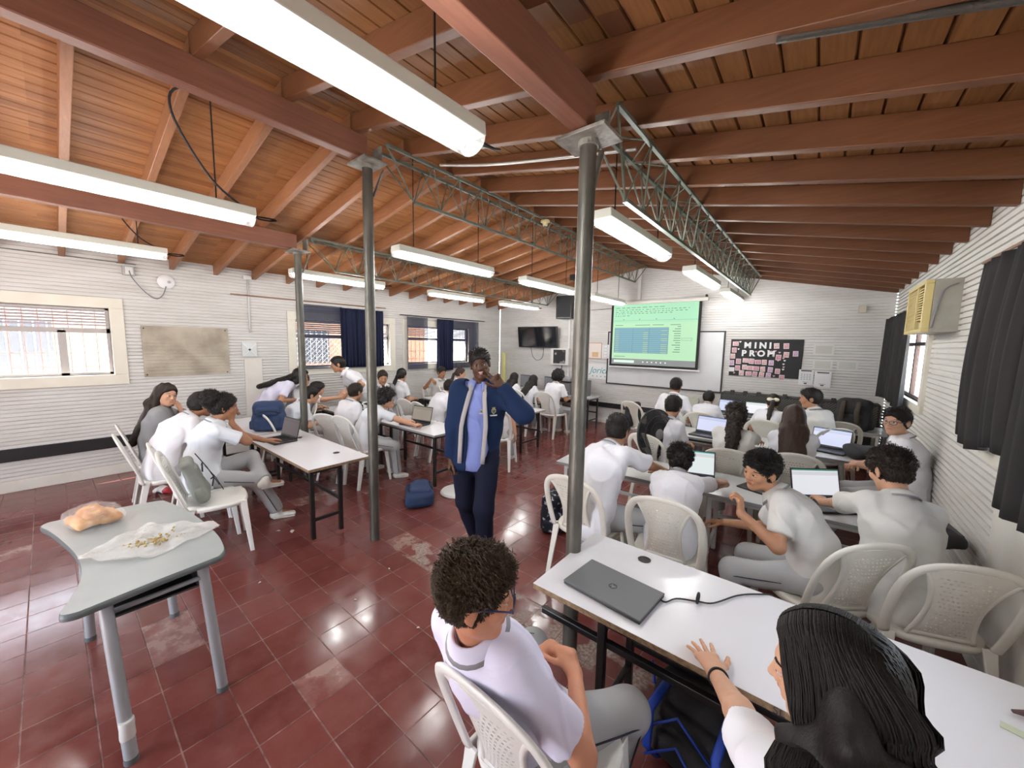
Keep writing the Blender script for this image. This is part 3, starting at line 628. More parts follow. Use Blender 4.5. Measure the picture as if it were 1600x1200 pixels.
# signs and papers
def paper(name, x0, x1, z0, z1, mt, label, cat='paper', d=.003, y=None): 
    y = YW if y is None else y
    r = root(name, ((x0+x1)/2, y, (z0+z1)/2), 0, label, cat); w_, h_ = (x1-x0)/2, (z1-z0)/2; MB().box(-w_,w_,-d,-.0005,-h_,h_).build('sheet', mt, r); return r, w_, h_
M_PAPER = mat('paper_white', (.72,.72,.72), .6); M_INK = mat('ink_dark', (.05,.05,.06), .6)
for x0,x1,z0,z1,kind,lab in ((-.255,-.065,1.155,1.41,0,'white notice with four columns of small pictures, beside the black board'),(-.05,.16,1.14,1.39,1,'white notice under the framed outlines, next to the corner chair')):
    r, w_, h_ = paper('notice', x0, x1, z0, z1, M_PAPER, lab, 'notice', y=YW-.014); q = MB(); q.box(-w_*.72,w_*.72,-.005,-.003,h_*.78,h_*.94); q.box(-w_*.4,w_*.4,-.005,-.003,-h_*.62,-h_*.58); q.box(-w_*.2,w_*.2,-.005,-.003,-h_*.86,-h_*.70)
    q.build('print', M_INK, r)
    if kind == 0:
        q = MB()
        for i in range(4):
            for j in range(4): q.box(-w_*.7+i*w_*.38,-w_*.48+i*w_*.38,-.005,-.003,h_*(.35-.22*j),h_*(.45-.22*j))
        q.build('icon', mat('icon_grey',(.35,.38,.42),.6), r)
for x0,x1,z0,z1,l in ((-.10,.16,1.65,1.83,'topmost of three faint framed outlines left on the wall'),(-.09,.16,1.42,1.58,'lower left of three faint framed outlines left on the wall'),(.21,.46,1.42,1.58,'right of three faint framed outlines left on the wall')):
    r, w_, h_ = paper('plastic_sleeve', x0, x1, z0, z1, mat('sleeve',(.62,.61,.58),.45), l, 'plastic sleeve'); MB().box(-w_*.78,w_*.78,-.006,-.003,-h_*.7,h_*.7).build('insert', mat('sleeve_grey',(.52,.51,.48),.5), r)
r = root('sensor', (.435,YW,2.365), 0, 'small beige sensor box high on the screen wall', 'sensor'); MB().box(-.045,.045,-.05,0,-.055,.055).build('housing', mat('beige',(.56,.52,.42),.5), r, bevel=.006)
# papers left of the whiteboard
r, w_, h_ = paper('wall_poster', -4.15,-3.82,1.44,1.80, mat('poster_pale',(.70,.63,.60),.6,var=.5,vscale=9,col2=(.72,.68,.58)), 'pale poster with an orange-brown border left of the whiteboard','poster'); f = MB(); [f.box(a,b_,-.008,0,c_,d_) for (a,b_,c_,d_) in ((-w_,w_,-h_,-h_+.012),(-w_,w_,h_-.012,h_),(-w_,-w_+.01,-h_,h_),(w_-.01,w_,-h_,h_))]; f.build('border', mat('terracotta',(.45,.17,.09),.6), r)
MB().box(-.07,.08,-.005,-.003,-.14,-.03).build('figure', mat('ochre',(.62,.42,.22),.6), r)
r, w_, h_ = paper('paper_list', -3.80,-3.63,1.46,1.76, M_PAPER, 'narrow white list of four boxed drawings beside the whiteboard','paper', y=YW-.033); f = MB()
for i in range(4):
    z = -.13+i*.07
    for (a,b_,c_,d_) in ((-.05,.05,z,z+.003),(-.05,.05,z+.05,z+.053),(-.05,-.047,z,z+.053),(.047,.05,z,z+.053)): f.box(a,b_,-.005,-.003,c_,d_)
f.build('drawing', M_INK, r)
r, w_, h_ = paper('hand_lettered_poster', -4.14,-3.68,.98,1.33, M_PAPER, 'white sheet hand-lettered in teal, under the bordered poster','poster'); o = text_obj('lettering', 'Jorici', .20, mat('teal_ink',(.05,.33,.36),.6), (0.02,-.005,.02), (rad(90),0,0), .0008, 0, r, sheared=.35)
f = MB(); [f.box(-.12+i*.1,-.09+i*.1,-.005,-.003,-.12,-.10) for i in range(4)]; f.build('small_mark', MATS['teal_ink'], r)
# television
t = root('television', (-5.52, YW-.035, 1.93), 0, 'black flat television on the front wall', 'television'); t.rotation_euler = (rad(7),0,0)
MB().box(-.59,.59,-.11,-.06,-.26,.26).build('casing', M_BLK, t, bevel=.008); MB().box(-.575,.575,-.112,-.109,-.235,.248).build('screen', mat('tv_screen',(.012,.013,.016),.08), t); MB().box(-.15,.15,-.06,-.0,-.1,.1).build('wall_bracket', M_CABLE, t)
cable([(-5.75,YW-.07,1.70),(-5.72,YW-.03,1.45),(-5.58,YW-.02,1.34),(-5.42,YW-.02,1.42),(-5.36,YW-.06,1.68)],.006,'black cable looping below the television')
# loudspeaker
t = root('loudspeaker', (-4.66, YW-.17, 2.34), 0, 'black box loudspeaker under the end of the left truss', 'loudspeaker'); MB().prism([(-.17,.13),(.17,.13),(.21,-.15),(-.21,-.15)],0,.52).build('cabinet', M_BLK, t, bevel=.012); MB().box(-.18,.18,-.156,-.15,.03,.49).build('grille', mat('speaker_cloth',(.02,.021,.024),.8,bump=.6,bscale=300), t); MB().box(-.02,.02,.1,.17,.2,.3).build('wall_bracket', M_CABLE, t)
# cabinet with monitor picture
t = root('monitor_cabinet', (-4.87, YW, 1.255), 0, 'white wall box framing a dark monitor picture', 'monitor'); MB().box(-.25,.25,-.10,0,0,.40).build('box', mat('box_white',(.70,.69,.66),.5), t, bevel=.006)
m_ = NT('monitor_picture', .3); n_ = m_.noise(7,3); m_.out(m_.mix(m_.rng(n_,.55,.66,0,1),(.02,.018,.018,1),(.35,.36,.38,1))); MB().box(-.17,.17,-.106,-.10,.035,.365).build('picture', MATS['monitor_picture'] if 'monitor_picture' in MATS else m_.m, t)
cable([(-4.82,YW-.05,1.25),(-4.86,YW-.03,1.05),(-4.90,YW-.02,.75)],.008,'black cables dropping from the white monitor box')
r = root('conduit', (-4.66,YW,.75), 0, 'pale vertical conduit below the loudspeaker','conduit'); MB().box(-.02,.02,-.03,0,0,1.6).build('duct', M_WHITEM, r, bevel=.003)
cable([(-4.2,YW-.02,2.53),(-3.8,YW-.02,2.54),(-3.6,YW-.02,2.55)],.006,'thin wire running to the projector screen case')
# green-grey box under the whiteboard
r = root('junction_cover', (-1.92,YW,.55), 0, 'pale green cover box under the whiteboard', 'cover box'); MB().box(-.17,.17,-.05,0,0,.22).build('cover', mat('pale_green',(.50,.53,.44),.5), r, bevel=.006)
# yellow post in the corner
tag(MB().box(-6.68,-6.60,YF-.12,YF-.04,.0,1.50).build('yellow_plank', mat('yellow_paint',(.72,.70,.30),.5), None, bevel=.004), 'upright yellow plank leaning in the far left corner', 'plank')
# black cases along the front wall
M_CASE = mat('case_black', (.018,.017,.015), .5)
def case(x0, x1, label):
    w_ = x1-x0; r = root('equipment_case', (x0,YW-.33,0), 0, label, 'case', 'black ribbed cases along the screen wall'); r.rotation_euler = (rad(-0),0,0)
    MB().box(0,w_,0,.28,0,.96).build('shell', M_CASE, r, bevel=.02)
    q = MB(); n = int(w_/.035)+22
    for i in range(-26, n):
        a = Vector((.03+i*.038,-.006,.05)); b_ = a+Vector((.88,0,.88))*1.0
        lo, hi = .03, w_-.03; t0 = max(0,(lo-a.x)/.88); t1 = min(1,(hi-a.x)/.88)
        if t1-t0 > .03: q.bar(a+(b_-a)*t0, a+(b_-a)*t1, .016, .012, up=(0,1,0))
    q.build('rib', mat('case_rib',(.10,.095,.085),.42), r)
    for x in ([.18,w_*.5,w_-.18] if w_ > .7 else [.15,w_-.15]): MB().box(x-.03,x+.03,-.012,.05,.92,1.005).build('latch', M_CASE, r, bevel=.006)
case(-1.33,-.58,'black ribbed case below the MINI PROM board, nearest the whiteboard'); case(-.55,.02,'middle black ribbed case of the row'); case(.06,.74,'black ribbed case in the corner by the right wall')
# ================================================================ people: signed-distance bodies meshed with surface nets
V = lambda *a: np.array(a, float)
def unit(v): v = np.asarray(v, float); return v/max(np.linalg.norm(v), 1e-9)
def smin(a, b, k):
    if k <= 0: return np.minimum(a, b)
    h = np.maximum(k-np.abs(a-b), 0)/k; return np.minimum(a, b)-h*h*k*.25
class P_:            # one primitive: kind, blend radius, rough centre and reach (for culling)
    __slots__ = ('f','k','c','r','sub')
    def __init__(s, f, k, c, r, sub=False): s.f, s.k, s.c, s.r, s.sub = f, k, np.asarray(c, float), r, sub
def cap(a, b, ra, rb, k=.02, sub=False):
    a, b = np.asarray(a, float), np.asarray(b, float); ba = b-a; L2 = max(ba@ba, 1e-9)
    def f(p):
        h = np.clip(((p-a)@ba)/L2, 0, 1); return np.linalg.norm(p-a-h[:,None]*ba, axis=1)-(ra+(rb-ra)*h)
    return P_(f, k, (a+b)/2, math.sqrt(L2)/2+max(ra, rb), sub)
def capcut(a, b, ra, rb, pc, dc, k=.02):     # capsule ended flat at pc, facing dc
    q = cap(a, b, ra, rb, k); pc = np.asarray(pc, float); dc = unit(dc); f0 = q.f
    q.f = lambda p: -smin(-f0(p), -((p-pc)@dc), .006); return q
def ell(c, R, r, k=.02, sub=False):          # R rows = local axes
    c = np.asarray(c, float); R = np.asarray(R, float); r = np.asarray(r, float)
    def f(p):
        q = (p-c)@R.T; k0 = np.linalg.norm(q/r, axis=1); k1 = np.linalg.norm(q/(r*r), axis=1); return k0*(k0-1)/np.maximum(k1, 1e-6)
    return P_(f, k, c, max(r), sub)
def ec(a, b, side, wa, wb, da, db, k=.03, infl=0., sub=False):   # elliptical capsule: width along side, depth across
    a, b = np.asarray(a, float), np.asarray(b, float); ax = unit(b-a); L = np.linalg.norm(b-a); s = unit(side-ax*(side@ax)); d = np.cross(ax, s)
    wa += infl; wb += infl; da += infl; db += infl
    def f(p):
        q = p-a; t = q@ax; h = np.clip(t/L, 0, 1); e = t-h*L; w = wa+(wb-wa)*h; dd = da+(db-da)*h; m = np.minimum(w, dd)
        return (np.sqrt(((q@s)/w)**2+((q@d)/dd)**2+(e/m)**2)-1)*m
    return P_(f, k, (a+b)/2, L/2+max(wa, wb, da, db), sub)
def rbox(c, h, r, R=None, k=.01):
    c = np.asarray(c, float); h = np.asarray(h, float)-r; R = np.eye(3) if R is None else np.asarray(R, float)
    def f(p): q = np.abs((p-c)@R.T)-h; return np.linalg.norm(np.maximum(q, 0), axis=1)+np.minimum(q.max(1), 0)-r
    return P_(f, k, c, float(np.linalg.norm(h))+r)
def evalsdf(prims, p):
    d = np.full(len(p), 1e3)
    for q in prims:
        if q.sub:
            v = q.f(p); d = -smin(-d, v, q.k)
        else: d = smin(d, q.f(p), q.k)
    return d
def evalcull(prims, p, c, rr):
    """p: (nb, m, 3) points of blocks with centres c and half diagonal rr"""
    nb, m, _ = p.shape; d = np.full((nb, m), 1e3)
    for q in prims:
        near = np.linalg.norm(c-q.c, axis=1) < q.r+rr+q.k+.02
        if not near.any(): continue
        v = q.f(p[near].reshape(-1, 3)).reshape(-1, m)
        d[near] = -smin(-d[near], v, q.k) if q.sub else smin(d[near], v, q.k)
    return d
E8 = [(0,0,0),(1,0,0),(0,1,0),(1,1,0),(0,0,1),(1,0,1),(0,1,1),(1,1,1)]
EDG = [(0,1),(2,3),(4,5),(6,7),(0,2),(1,3),(4,6),(5,7),(0,4),(1,5),(2,6),(3,7)]
def nets(prims, lo, hi, h, disp=None, keep=None):
    """mesh of the zero set inside lo..hi at cell h; disp adds relief; returns verts, quads"""
    B = 8; lo = np.asarray(lo, float); hi = np.asarray(hi, float)
    nb = np.maximum(np.ceil((hi-lo)/(h*B)).astype(int), 1); n = nb*B+1
    F = np.full(n, 1., np.float32)
    g = np.stack(np.meshgrid(*[np.arange(k) for k in nb], indexing='ij'), -1).reshape(-1, 3)
    cen = lo+(g+.5)*h*B; half = h*B*.5*1.7321
    dc = evalsdf(prims, cen); near = np.abs(dc) < half*1.6+.035
    ins = (~near) & (dc < 0)
    off = np.stack(np.meshgrid(*[np.arange(B+1)]*3, indexing='ij'), -1).reshape(-1, 3)
    for b in g[ins]: x, y, z = b*B; F[x:x+B+1, y:y+B+1, z:z+B+1] = -1
    gn = g[near]
    for i0 in range(0, len(gn), 400):
        gb = gn[i0:i0+400]; idx = gb[:, None, :]*B+off[None]; p = lo+idx*h
        d = evalcull(prims, p, lo+(gb+.5)*h*B, half)
        if disp is not None: d = d+disp(p.reshape(-1, 3)).reshape(d.shape)
        ii = idx.reshape(-1, 3); F[ii[:,0], ii[:,1], ii[:,2]] = d.reshape(-1)
    F[0], F[-1] = 1, 1; F[:,0], F[:,-1] = 1, 1; F[:,:,0], F[:,:,-1] = 1, 1
    S = F < 0; c = np.zeros(n-1, np.int8)
    for e in E8: c += S[e[0]:n[0]-1+e[0], e[1]:n[1]-1+e[1], e[2]:n[2]-1+e[2]]
    A = np.argwhere((c > 0) & (c < 8))
    if len(A) == 0: return np.zeros((0,3)), np.zeros((0,4), int)
    cv = np.stack([F[A[:,0]+e[0], A[:,1]+e[1], A[:,2]+e[2]] for e in E8], 1); co = np.array(E8, float)
    pos = np.zeros((len(A), 3)); cnt = np.zeros(len(A))
    for (i, j) in EDG:
        x = (cv[:,i] < 0) != (cv[:,j] < 0); t = cv[x,i]/(cv[x,i]-cv[x,j]); pos[x] += co[i]+t[:,None]*(co[j]-co[i]); cnt[x] += 1
    pos = lo+(A+pos/cnt[:,None])*h
    ID = np.full(n-1, -1, np.int32); ID[A[:,0], A[:,1], A[:,2]] = np.arange(len(A)); Q = []
    for ax in range(3):
        sl = [slice(1, n[k]-1) for k in range(3)]; sl[ax] = slice(0, n[ax]-1); sl2 = list(sl); sl2[ax] = slice(1, n[ax])
        a_, b_ = S[tuple(sl)], S[tuple(sl2)]; w = np.argwhere(a_ != b_)
        if len(w) == 0: continue
        inside = a_[w[:,0], w[:,1], w[:,2]]; w = w+1; w[:,ax] -= 1; u, v = [k for k in range(3) if k != ax]
        du = np.zeros(3, int); dv = np.zeros(3, int); du[u] = 1; dv[v] = 1
        q = [ID[tuple((w-s).T)] for s in (du+dv, dv, 0*du, du)]; q = np.stack(q, 1)
        fl = inside if ax != 1 else ~inside
        q[~fl] = q[~fl][:, ::-1]; Q.append(q)
    Q = np.concatenate(Q); Q = Q[(Q >= 0).all(1)]
    if keep is not None: Q = Q[keep(pos[Q].mean(1))]
    return pos, Q
def joinm(parts):
    vs, qs, o = [], [], 0
    for v, q in parts: vs.append(v); qs.append(q+o); o += len(v)
    return np.concatenate(vs), np.concatenate(qs)
def mkobj(name, v, q, mats, parent, mi=None, smooth=True):
    used = np.unique(q); mp = np.full(len(v), -1); mp[used] = np.arange(len(used)); v = v[used]; q = mp[q]
    me = bpy.data.meshes.new(name); me.vertices.add(len(v)); me.vertices.foreach_set('co', v.astype(np.float32).ravel())
    me.loops.add(q.size); me.loops.foreach_set('vertex_index', q.astype(np.int32).ravel()); me.polygons.add(len(q))
    me.polygons.foreach_set('loop_start', np.arange(0, q.size, q.shape[1], dtype=np.int32)); me.polygons.foreach_set('loop_total', np.full(len(q), q.shape[1], dtype=np.int32))
    for m in (mats if isinstance(mats, (list,tuple)) else [mats]): me.materials.append(m)
    if mi is not None: me.polygons.foreach_set('material_index', mi.astype(np.int32))
    me.polygons.foreach_set('use_smooth', [smooth]*len(q)); me.update(calc_edges=True); me.validate()
    o = bpy.data.objects.new(name, me); COL.objects.link(o)
    if parent is not None: o.parent = parent
    return o
def wob(seed, f, amp, aniso=(1,1,1)):
    """smooth relief made of crossed sine waves"""
    R_ = np.random.RandomState(seed); D = R_.normal(size=(7,3)); D /= np.linalg.norm(D, axis=1)[:,None]; D *= np.array(aniso)*f*R_.uniform(.6,1.6,(7,1)); ph = R_.uniform(0,6.3,7); ph2 = R_.uniform(0,6.3,7)
    def g(p):
        s = 0
        for i in range(7):
            w = p@D[i]+ph[i]; s = s+np.sin(w+1.3*np.sin(p@D[(i+3)%7]*.7+ph2[i]))
        return s*amp/3.2
    return g
def curls(seed, f, amp):
    g1 = wob(seed, f, 1); g2 = wob(seed+5, f*1.9, 1)
    return lambda p: -amp*(np.abs(g1(p))*.9+np.abs(g2(p))*.5-.55)
def frame(f, up):
    f = unit(f); u = unit(up-f*(up@f)); l = np.cross(u, f); return np.array([f, l, u])
def rotv(v, ax, a): ax = unit(ax); return v*math.cos(a)+np.cross(ax, v)*math.sin(a)+ax*(ax@v)*(1-math.cos(a))
def ik(a, t, l1, l2, hint):
    d = t-a; L = min(np.linalg.norm(d), (l1+l2)*.999); u = unit(d); x = (l1*l1-l2*l2+L*L)/(2*L); y = math.sqrt(max(l1*l1-x*x, 0)); h = unit(hint-u*(hint@u)); return a+u*x+h*y, a+u*L
def m_skin(name, c):
    m = mat(name, c, .5, spec=.35, var=.35, vscale=22, col2=tuple(q*.78 for q in c), sss=.12); return m
SK = {'tan': m_skin('skin_tan', (.46,.235,.135)), 'light': m_skin('skin_light', (.56,.315,.205)), 'brown': m_skin('skin_brown', (.33,.155,.085)), 'dark': m_skin('skin_dark', (.095,.045,.026)), 'rosy': m_skin('skin_rosy', (.55,.25,.15))}
M_LIP = {k: mat('lips_'+k, c, .45) for k, c in (('tan',(.37,.15,.10)),('light',(.48,.21,.16)),('brown',(.26,.10,.07)),('dark',(.13,.05,.042)),('rosy',(.44,.17,.11)))}
M_EYEW = mat('eye_white', (.50,.47,.44), .35); M_IRIS = mat('iris', (.02,.012,.008), .15)
def m_cloth(name, c, c2=None, b=.10): return mat(name, c, .85, spec=.15, var=.5, vscale=3, col2=c2 or tuple(q*.9 for q in c), bump=b, bscale=420)
M_SHW = m_cloth('white_polo', (.76,.76,.80)); M_SHG = m_cloth('greyish_polo', (.66,.65,.62)); M_SHL = m_cloth('daylit_white_polo', (.70,.68,.83)); M_SHB = m_cloth('blue_polo', (.22,.27,.58)); M_SHBL = m_cloth('pale_blue_polo', (.70,.73,.78))  # M_SHL is white cloth with a lilac daylight tint painted into its colour
M_TRG = m_cloth('grey_sweatpants', (.42,.43,.44), (.33,.34,.35)); M_TRN = m_cloth('navy_trousers', (.010,.012,.028)); M_PIPE = mat('dark_piping', (.03,.03,.05), .7); M_STRIPE = mat('grey_stripe', (.25,.25,.27), .8)
M_JACK = m_cloth('navy_jacket', (.010,.022,.062), (.014,.032,.09)); M_JLIN = m_cloth('grey_lining', (.40,.38,.38)); M_JGR = m_cloth('grey_jacket', (.25,.25,.26)); M_SHOEW = mat('white_shoe', (.68,.67,.62), .5, var=.4, vscale=20); M_SHOEB = mat('black_shoe', (.02,.02,.02), .4); M_SOLE = mat('shoe_sole', (.6,.58,.52), .6)
def m_hair(name, a, b, rough=.42):
    t = NT(name, rough+.08, .28); g = t.noise(26, 4, t.scale((9,9,.8)), .6); return t.out(t.mix(t.rng(g,.35,.7,0,1), (*a,1), (*b,1)), None, g, .5, .004)
HR = {'black': m_hair('hair_black', (.006,.005,.005), (.018,.014,.012)), 'dark': m_hair('hair_dark', (.012,.008,.006), (.032,.020,.014)), 'brown': m_hair('hair_brown', (.035,.022,.013), (.085,.055,.032)), 'longbrown': m_hair('hair_long_brown', (.022,.011,.008), (.06,.032,.022))}
M_TONGUE = mat('tongue', (.50,.20,.19), .35); M_TEETH = mat('teeth', (.75,.72,.66), .25); M_GLF = mat('spectacle_frame', (.02,.02,.045), .3); M_LENS = mat('spectacle_lens', (.9,.92,.95), .03, alpha=.12)

DEV = None
def hand_prims(Wp, D, N, side, s, curl=(.35,)*4, thumb=.4, spread=.12, k0=.012):
    """Wp wrist, D along the hand, N palm normal (out of the palm), side = direction of the thumb"""
    D = unit(D); N = unit(N-D*(N@D)); T = np.cross(D, N); T = T if T@side > 0 else -T; pr = []
    kp = Wp+D*.088*s
    pr.append(ec(Wp-D*.01, kp-D*.012, T, .026*s, .040*s, .018*s, .014*s, .015)); pr.append(cap(kp-D*.01-T*.028*s, kp-D*.01+T*.028*s, .0115*s, .0115*s, .01))
    pr.append(ell(Wp+D*.035*s+T*.022*s+N*.006*s, np.array([D,T,N]), V(.034,.018,.016)*s, .012))
    lens = (.070,.078,.073,.058); pos = (.029,.0098,-.0098,-.028); rad0 = (.0088,.009,.0086,.0076)
    for i in range(4):
        base = kp+T*pos[i]*s-D*abs(i-1.3)*.004*s; d = unit(D+T*(1.3-i)*spread); ax = np.cross(d, N); ax = unit(ax); p = base; c = curl[i] if i < len(curl) else curl[-1]
        for j, (q, ang) in enumerate(zip((.46,.30,.24), (c*1.15, c*1.5, c*.9))):
            d = rotv(d, ax, ang); p2 = p+d*lens[i]*q*s; r0 = rad0[i]*s*(1-.10*j); pr.append(cap(p, p2, r0, r0*.9, .003 if j else .005)); p = p2
    d = unit(D*.72+T*.75+N*(.15+thumb*.5)); p = Wp+D*.022*s+T*.026*s+N*.004*s; c = thumb
    for q, ang in ((.042,0),(.034,.25+c*.5),(.026,.25+c*.4)):
        d = unit(d+(D*.55-T*.35+N*.25*c)*ang); p2 = p+d*q*s; pr.append(cap(p, p2, .0118*s if q > .04 else .0095*s, .0095*s if q > .03 else .0078*s, .006)); p = p2
    return pr

def person(name, loc, yaw, label, s=.93, sit=True, seat=.44, lean=8, curve=14, side=0, twist=0, head=(0,0,0), skin='tan', hair='short', hcol='black', shirt=None, legs='grey', hl=None, hr=None, hld=None, hrd=None, hln=None, hrn=None, cl=(.35,), cr=(.35,), tl=.4, tr=.4, el=None, er=None, fl=None, fr=None, kl=None, kr=None, vox=.011, hvox=.005, collar=None, glasses=False, jacket=None, sleeve=.62, neckl=0, mouth=None, brow=True, fat=1., seed=0, tufts=0, extra=None, standh=None, cap_hat=False, jopen=False, shoes='white', spreadr=.12, spreadl=.12, headoff=(0,0,0), cat='person', arm=1., hsc=1.):
    """loc = floor point under the pelvis; everything below is in the person's own frame: x ahead, y to the person's left, z up.
    hl/hr, fl/fr are hand and foot targets in that frame, hld/hrd finger directions, hln/hrn palm normals, el/er elbow hints"""
    root_ = root(name, (loc[0], loc[1], 0), yaw, label, cat); X, Y, Z = V(1,0,0), V(0,1,0), V(0,0,1)
    pz = (seat+.112*s) if sit else (standh or .86*s); pel = V(0,0,pz); sd = rad(side)
    def up(a): return unit(rotv(rotv(Z, Y, rad(a)), X, sd))
    T1, T2, T3 = up(lean*.7), up(lean+curve*.3), up(lean+curve)
    wa = pel+T1*.16*s; ch = wa+T2*.17*s; nb = ch+T3*.15*s
    tw = rad(twist); SH = unit(rotv(Y, T3, tw)); SHm = unit(rotv(Y, T2, tw*.5)); FR = np.cross(SH, T3)   # FR points ahead
    shl, shr = nb-T3*.048*s+SH*.146*s*fat**.3, nb-T3*.048*s-SH*.146*s*fat**.3
    hy, hp, hro = (rad(a) for a in head)
    hf = rotv(X, Z, hy); hl_ = np.cross(Z, hf); hf = rotv(hf, hl_, hp); hu = np.cross(hf, hl_); 
    if hro: hl_ = rotv(hl_, hf, hro); hu = rotv(hu, hf, hro)
    HF = np.array([hf, hl_, hu]); hc = nb+unit(T3*.6+hu*.35+hf*.16)*(.155+neckl)*s+V(*headoff)
    hs = s*.975*hsc; HP = lambda f, l, u: hc+(hf*f+hl_*l+hu*u)*hs
    if DEV is not None: DEV.append(hc.copy()); bpy.data.objects.remove(root_); return None
    # ---- body primitives
    B = []
    B.append(ec(pel, wa, SHm, .145*s*fat, .125*s*fat, .105*s*fat, .095*s*fat, .04)); B.append(ec(wa, ch, SHm, .125*s*fat, .150*s*fat**.5, .095*s*fat, .105*s, .05)); B.append(ec(ch, nb-T3*.065*s, SH, .145*s, .105*s, .095*s, .060*s, .04))
    B.append(cap(nb-T3*.064*s-SH*.12*s, nb-T3*.064*s+SH*.12*s, .042*s, .042*s, .03)); B.append(cap(nb-T3*.03*s, HP(-.018,0,-.05), .054*s, .049*s, .035))
    # head
    Hd = []
    Hd.append(ell(HP(-.012,0,.034), HF, V(.097,.076,.088)*hs, .0)); Hd.append(ell(HP(.022,0,-.022), HF, V(.070,.060,.082)*hs, .03)); Hd.append(cap(HP(.0,.044,-.06), HP(.058,.012,-.096), .020*hs, .018*hs, .03)); Hd.append(cap(HP(.0,-.044,-.06), HP(.058,-.012,-.096), .020*hs, .018*hs, .03))
    Hd.append(cap(HP(.072,.034,.030), HP(.080,.008,.028), .010*hs, .010*hs, .012)); Hd.append(cap(HP(.072,-.034,.030), HP(.080,-.008,.028), .010*hs, .010*hs, .012))
    Hd.append(ell(HP(.058,.040,-.022), HF, V(.022,.020,.022)*hs, .018)); Hd.append(ell(HP(.058,-.040,-.022), HF, V(.022,.020,.022)*hs, .018))
    for q in (1,-1): Hd.append(ell(HP(.093,q*.031,.008), HF, V(.014,.018,.011)*hs, .008, sub=True))
    Hd.append(cap(HP(.084,0,.016), HP(.104,0,-.024), .0075*hs, .0105*hs, .010)); Hd.append(cap(HP(.092,.011,-.030), HP(.092,-.011,-.030), .0075*hs, .0075*hs, .006))
    Hd.append(cap(HP(.080,.022,-.052), HP(.090,0,-.049), .005*hs, .0065*hs, .006)); Hd.append(cap(HP(.080,-.022,-.052), HP(.090,0,-.049), .005*hs, .0065*hs, .006)); Hd.append(cap(HP(.079,.018,-.061), HP(.079,-.018,-.061), .0085*hs, .0085*hs, .007))
    if mouth == 'open': Hd.append(ell(HP(.092,0,-.058), HF, V(.014,.024,.011)*hs, .004, sub=True))
    for q in (1,-1):
        er_ = frame(hf*.30+hl_*q*.95, hu); Hd.append(ell(HP(-.012,q*.080,-.004), np.array([rotv(hf, hu, -q*.35), rotv(hl_, hu, -q*.35), hu]), V(.019,.007,.032)*hs, .006)); Hd.append(ell(HP(-.006,q*.089,-.001), np.array([hf, hl_, hu]), V(.010,.006,.018)*hs, .004, sub=True)); Hd.append(cap(HP(-.010,q*.078,-.028), HP(-.008,q*.080,-.032), .007*hs, .006*hs, .005))
    # arms
    ua, fa = .265*s*arm, .235*s*arm; hands = []; arms = []
    dfl, dfr = V(.33,.20,.72 if sit else .45), V(.33,-.20,.72 if sit else .45)
    for q, sh, tg, dr, nn, cu, th, eh, spd in ((1, shl, hl, hld, hln, cl, tl, el, spreadl), (-1, shr, hr, hrd, hrn, cr, tr, er, spreadr)):
        t = V(*tg) if tg is not None else (V(.30,.16*q,pz+.06) if sit else V(.05,.26*q,pz-.08))
        eb, wr = ik(sh, t, ua, fa, V(*eh) if eh is not None else V(-.5,q*.5,-.8)); fd = unit(wr-eb)
        hd = unit(V(*dr)) if dr is not None else fd; pn = V(*nn) if nn is not None else V(0,-q*.3,-1.)
        arms.append((sh, eb, wr)); B.append(cap(sh-T3*.006, eb, .043*s*fat**.5, .037*s*fat**.3, .02)); B.append(cap(eb, wr, .038*s, .0245*s, .02))
        tside = np.cross(hd, pn)*q; tside = tside if True else tside
        hands.append((wr, hd, pn, tside)); Hp = hand_prims(wr+hd*.004, hd, pn, unit(np.cross(unit(pn), hd)*(-q)*-1)*1., s*.97, cu if len(cu) == 4 else tuple(cu)*4, th, spd); B += Hp
    # legs
    tl_, sl_ = .41*s, .40*s; legs_ = []
    for q, ft, kh in ((1, fl, kl), (-1, fr, kr)):
        hip = pel+V(.01,q*.085*s,-.02*s); f_ = V(*ft) if ft is not None else (V(.40,.11*q,.07*s) if sit else V(.0,.10*q,.075*s))
        kn, an = ik(hip, f_, tl_, sl_, V(*kh) if kh is not None else V(.6,q*.12,.9) if sit else V(1,0,.05)); legs_.append((hip, kn, an))
        B.append(cap(hip, kn, .078*s*fat**.5, .052*s, .04)); B.append(cap(kn, kn+(an-kn)*.35, .050*s, .052*s, .03)); B.append(cap(kn+(an-kn)*.35, an, .052*s, .032*s, .03)); B.append(cap(an-Z*.02*s, an+V(.11,0,-.045)*s, .032*s, .026*s, .03))
    allp = B[:5]+Hd+B[5:]
    pts = np.array([a for t in arms for a in t]+[a for t in legs_ for a in t]+[hc, pel]); lo, hi = pts.min(0)-.20, pts.max(0)+.20
    boxes = [(hc-.165*s-.02, hc+.165*s+.02, hvox)]
    for (wr, hd, pn, ts) in hands: c = wr+hd*.085*s; boxes.append((c-.125*s, c+.125*s, min(hvox, .0052) if vox < .012 else .006))
    def outside(k):
        bs = boxes[:k] if k is not None else boxes
        def f(c):
            m = np.ones(len(c), bool)
            for (a, b, _) in bs: m &= ~((c > a+vox*.8) & (c < b-vox*.8)).all(1)
            return m
        return f
    parts = [nets(allp, lo, hi, vox, keep=outside(None))]
    for i, (a, b, h) in enumerate(boxes): parts.append(nets(allp, a, b, h, keep=outside(i) if i else None))
    v, q = joinm(parts); cen = v[q].mean(1); lc = (cen-hc)@HF.T/hs
    lip = (np.abs(lc[:,1]) < .0245-1.1*np.abs(lc[:,2]+.056)) & (lc[:,2] < -.0475) & (lc[:,2] > -.0665) & (lc[:,0] > .076)
    mkobj('body', v, q, [SK[skin], M_LIP[skin]], root_, lip.astype(int))
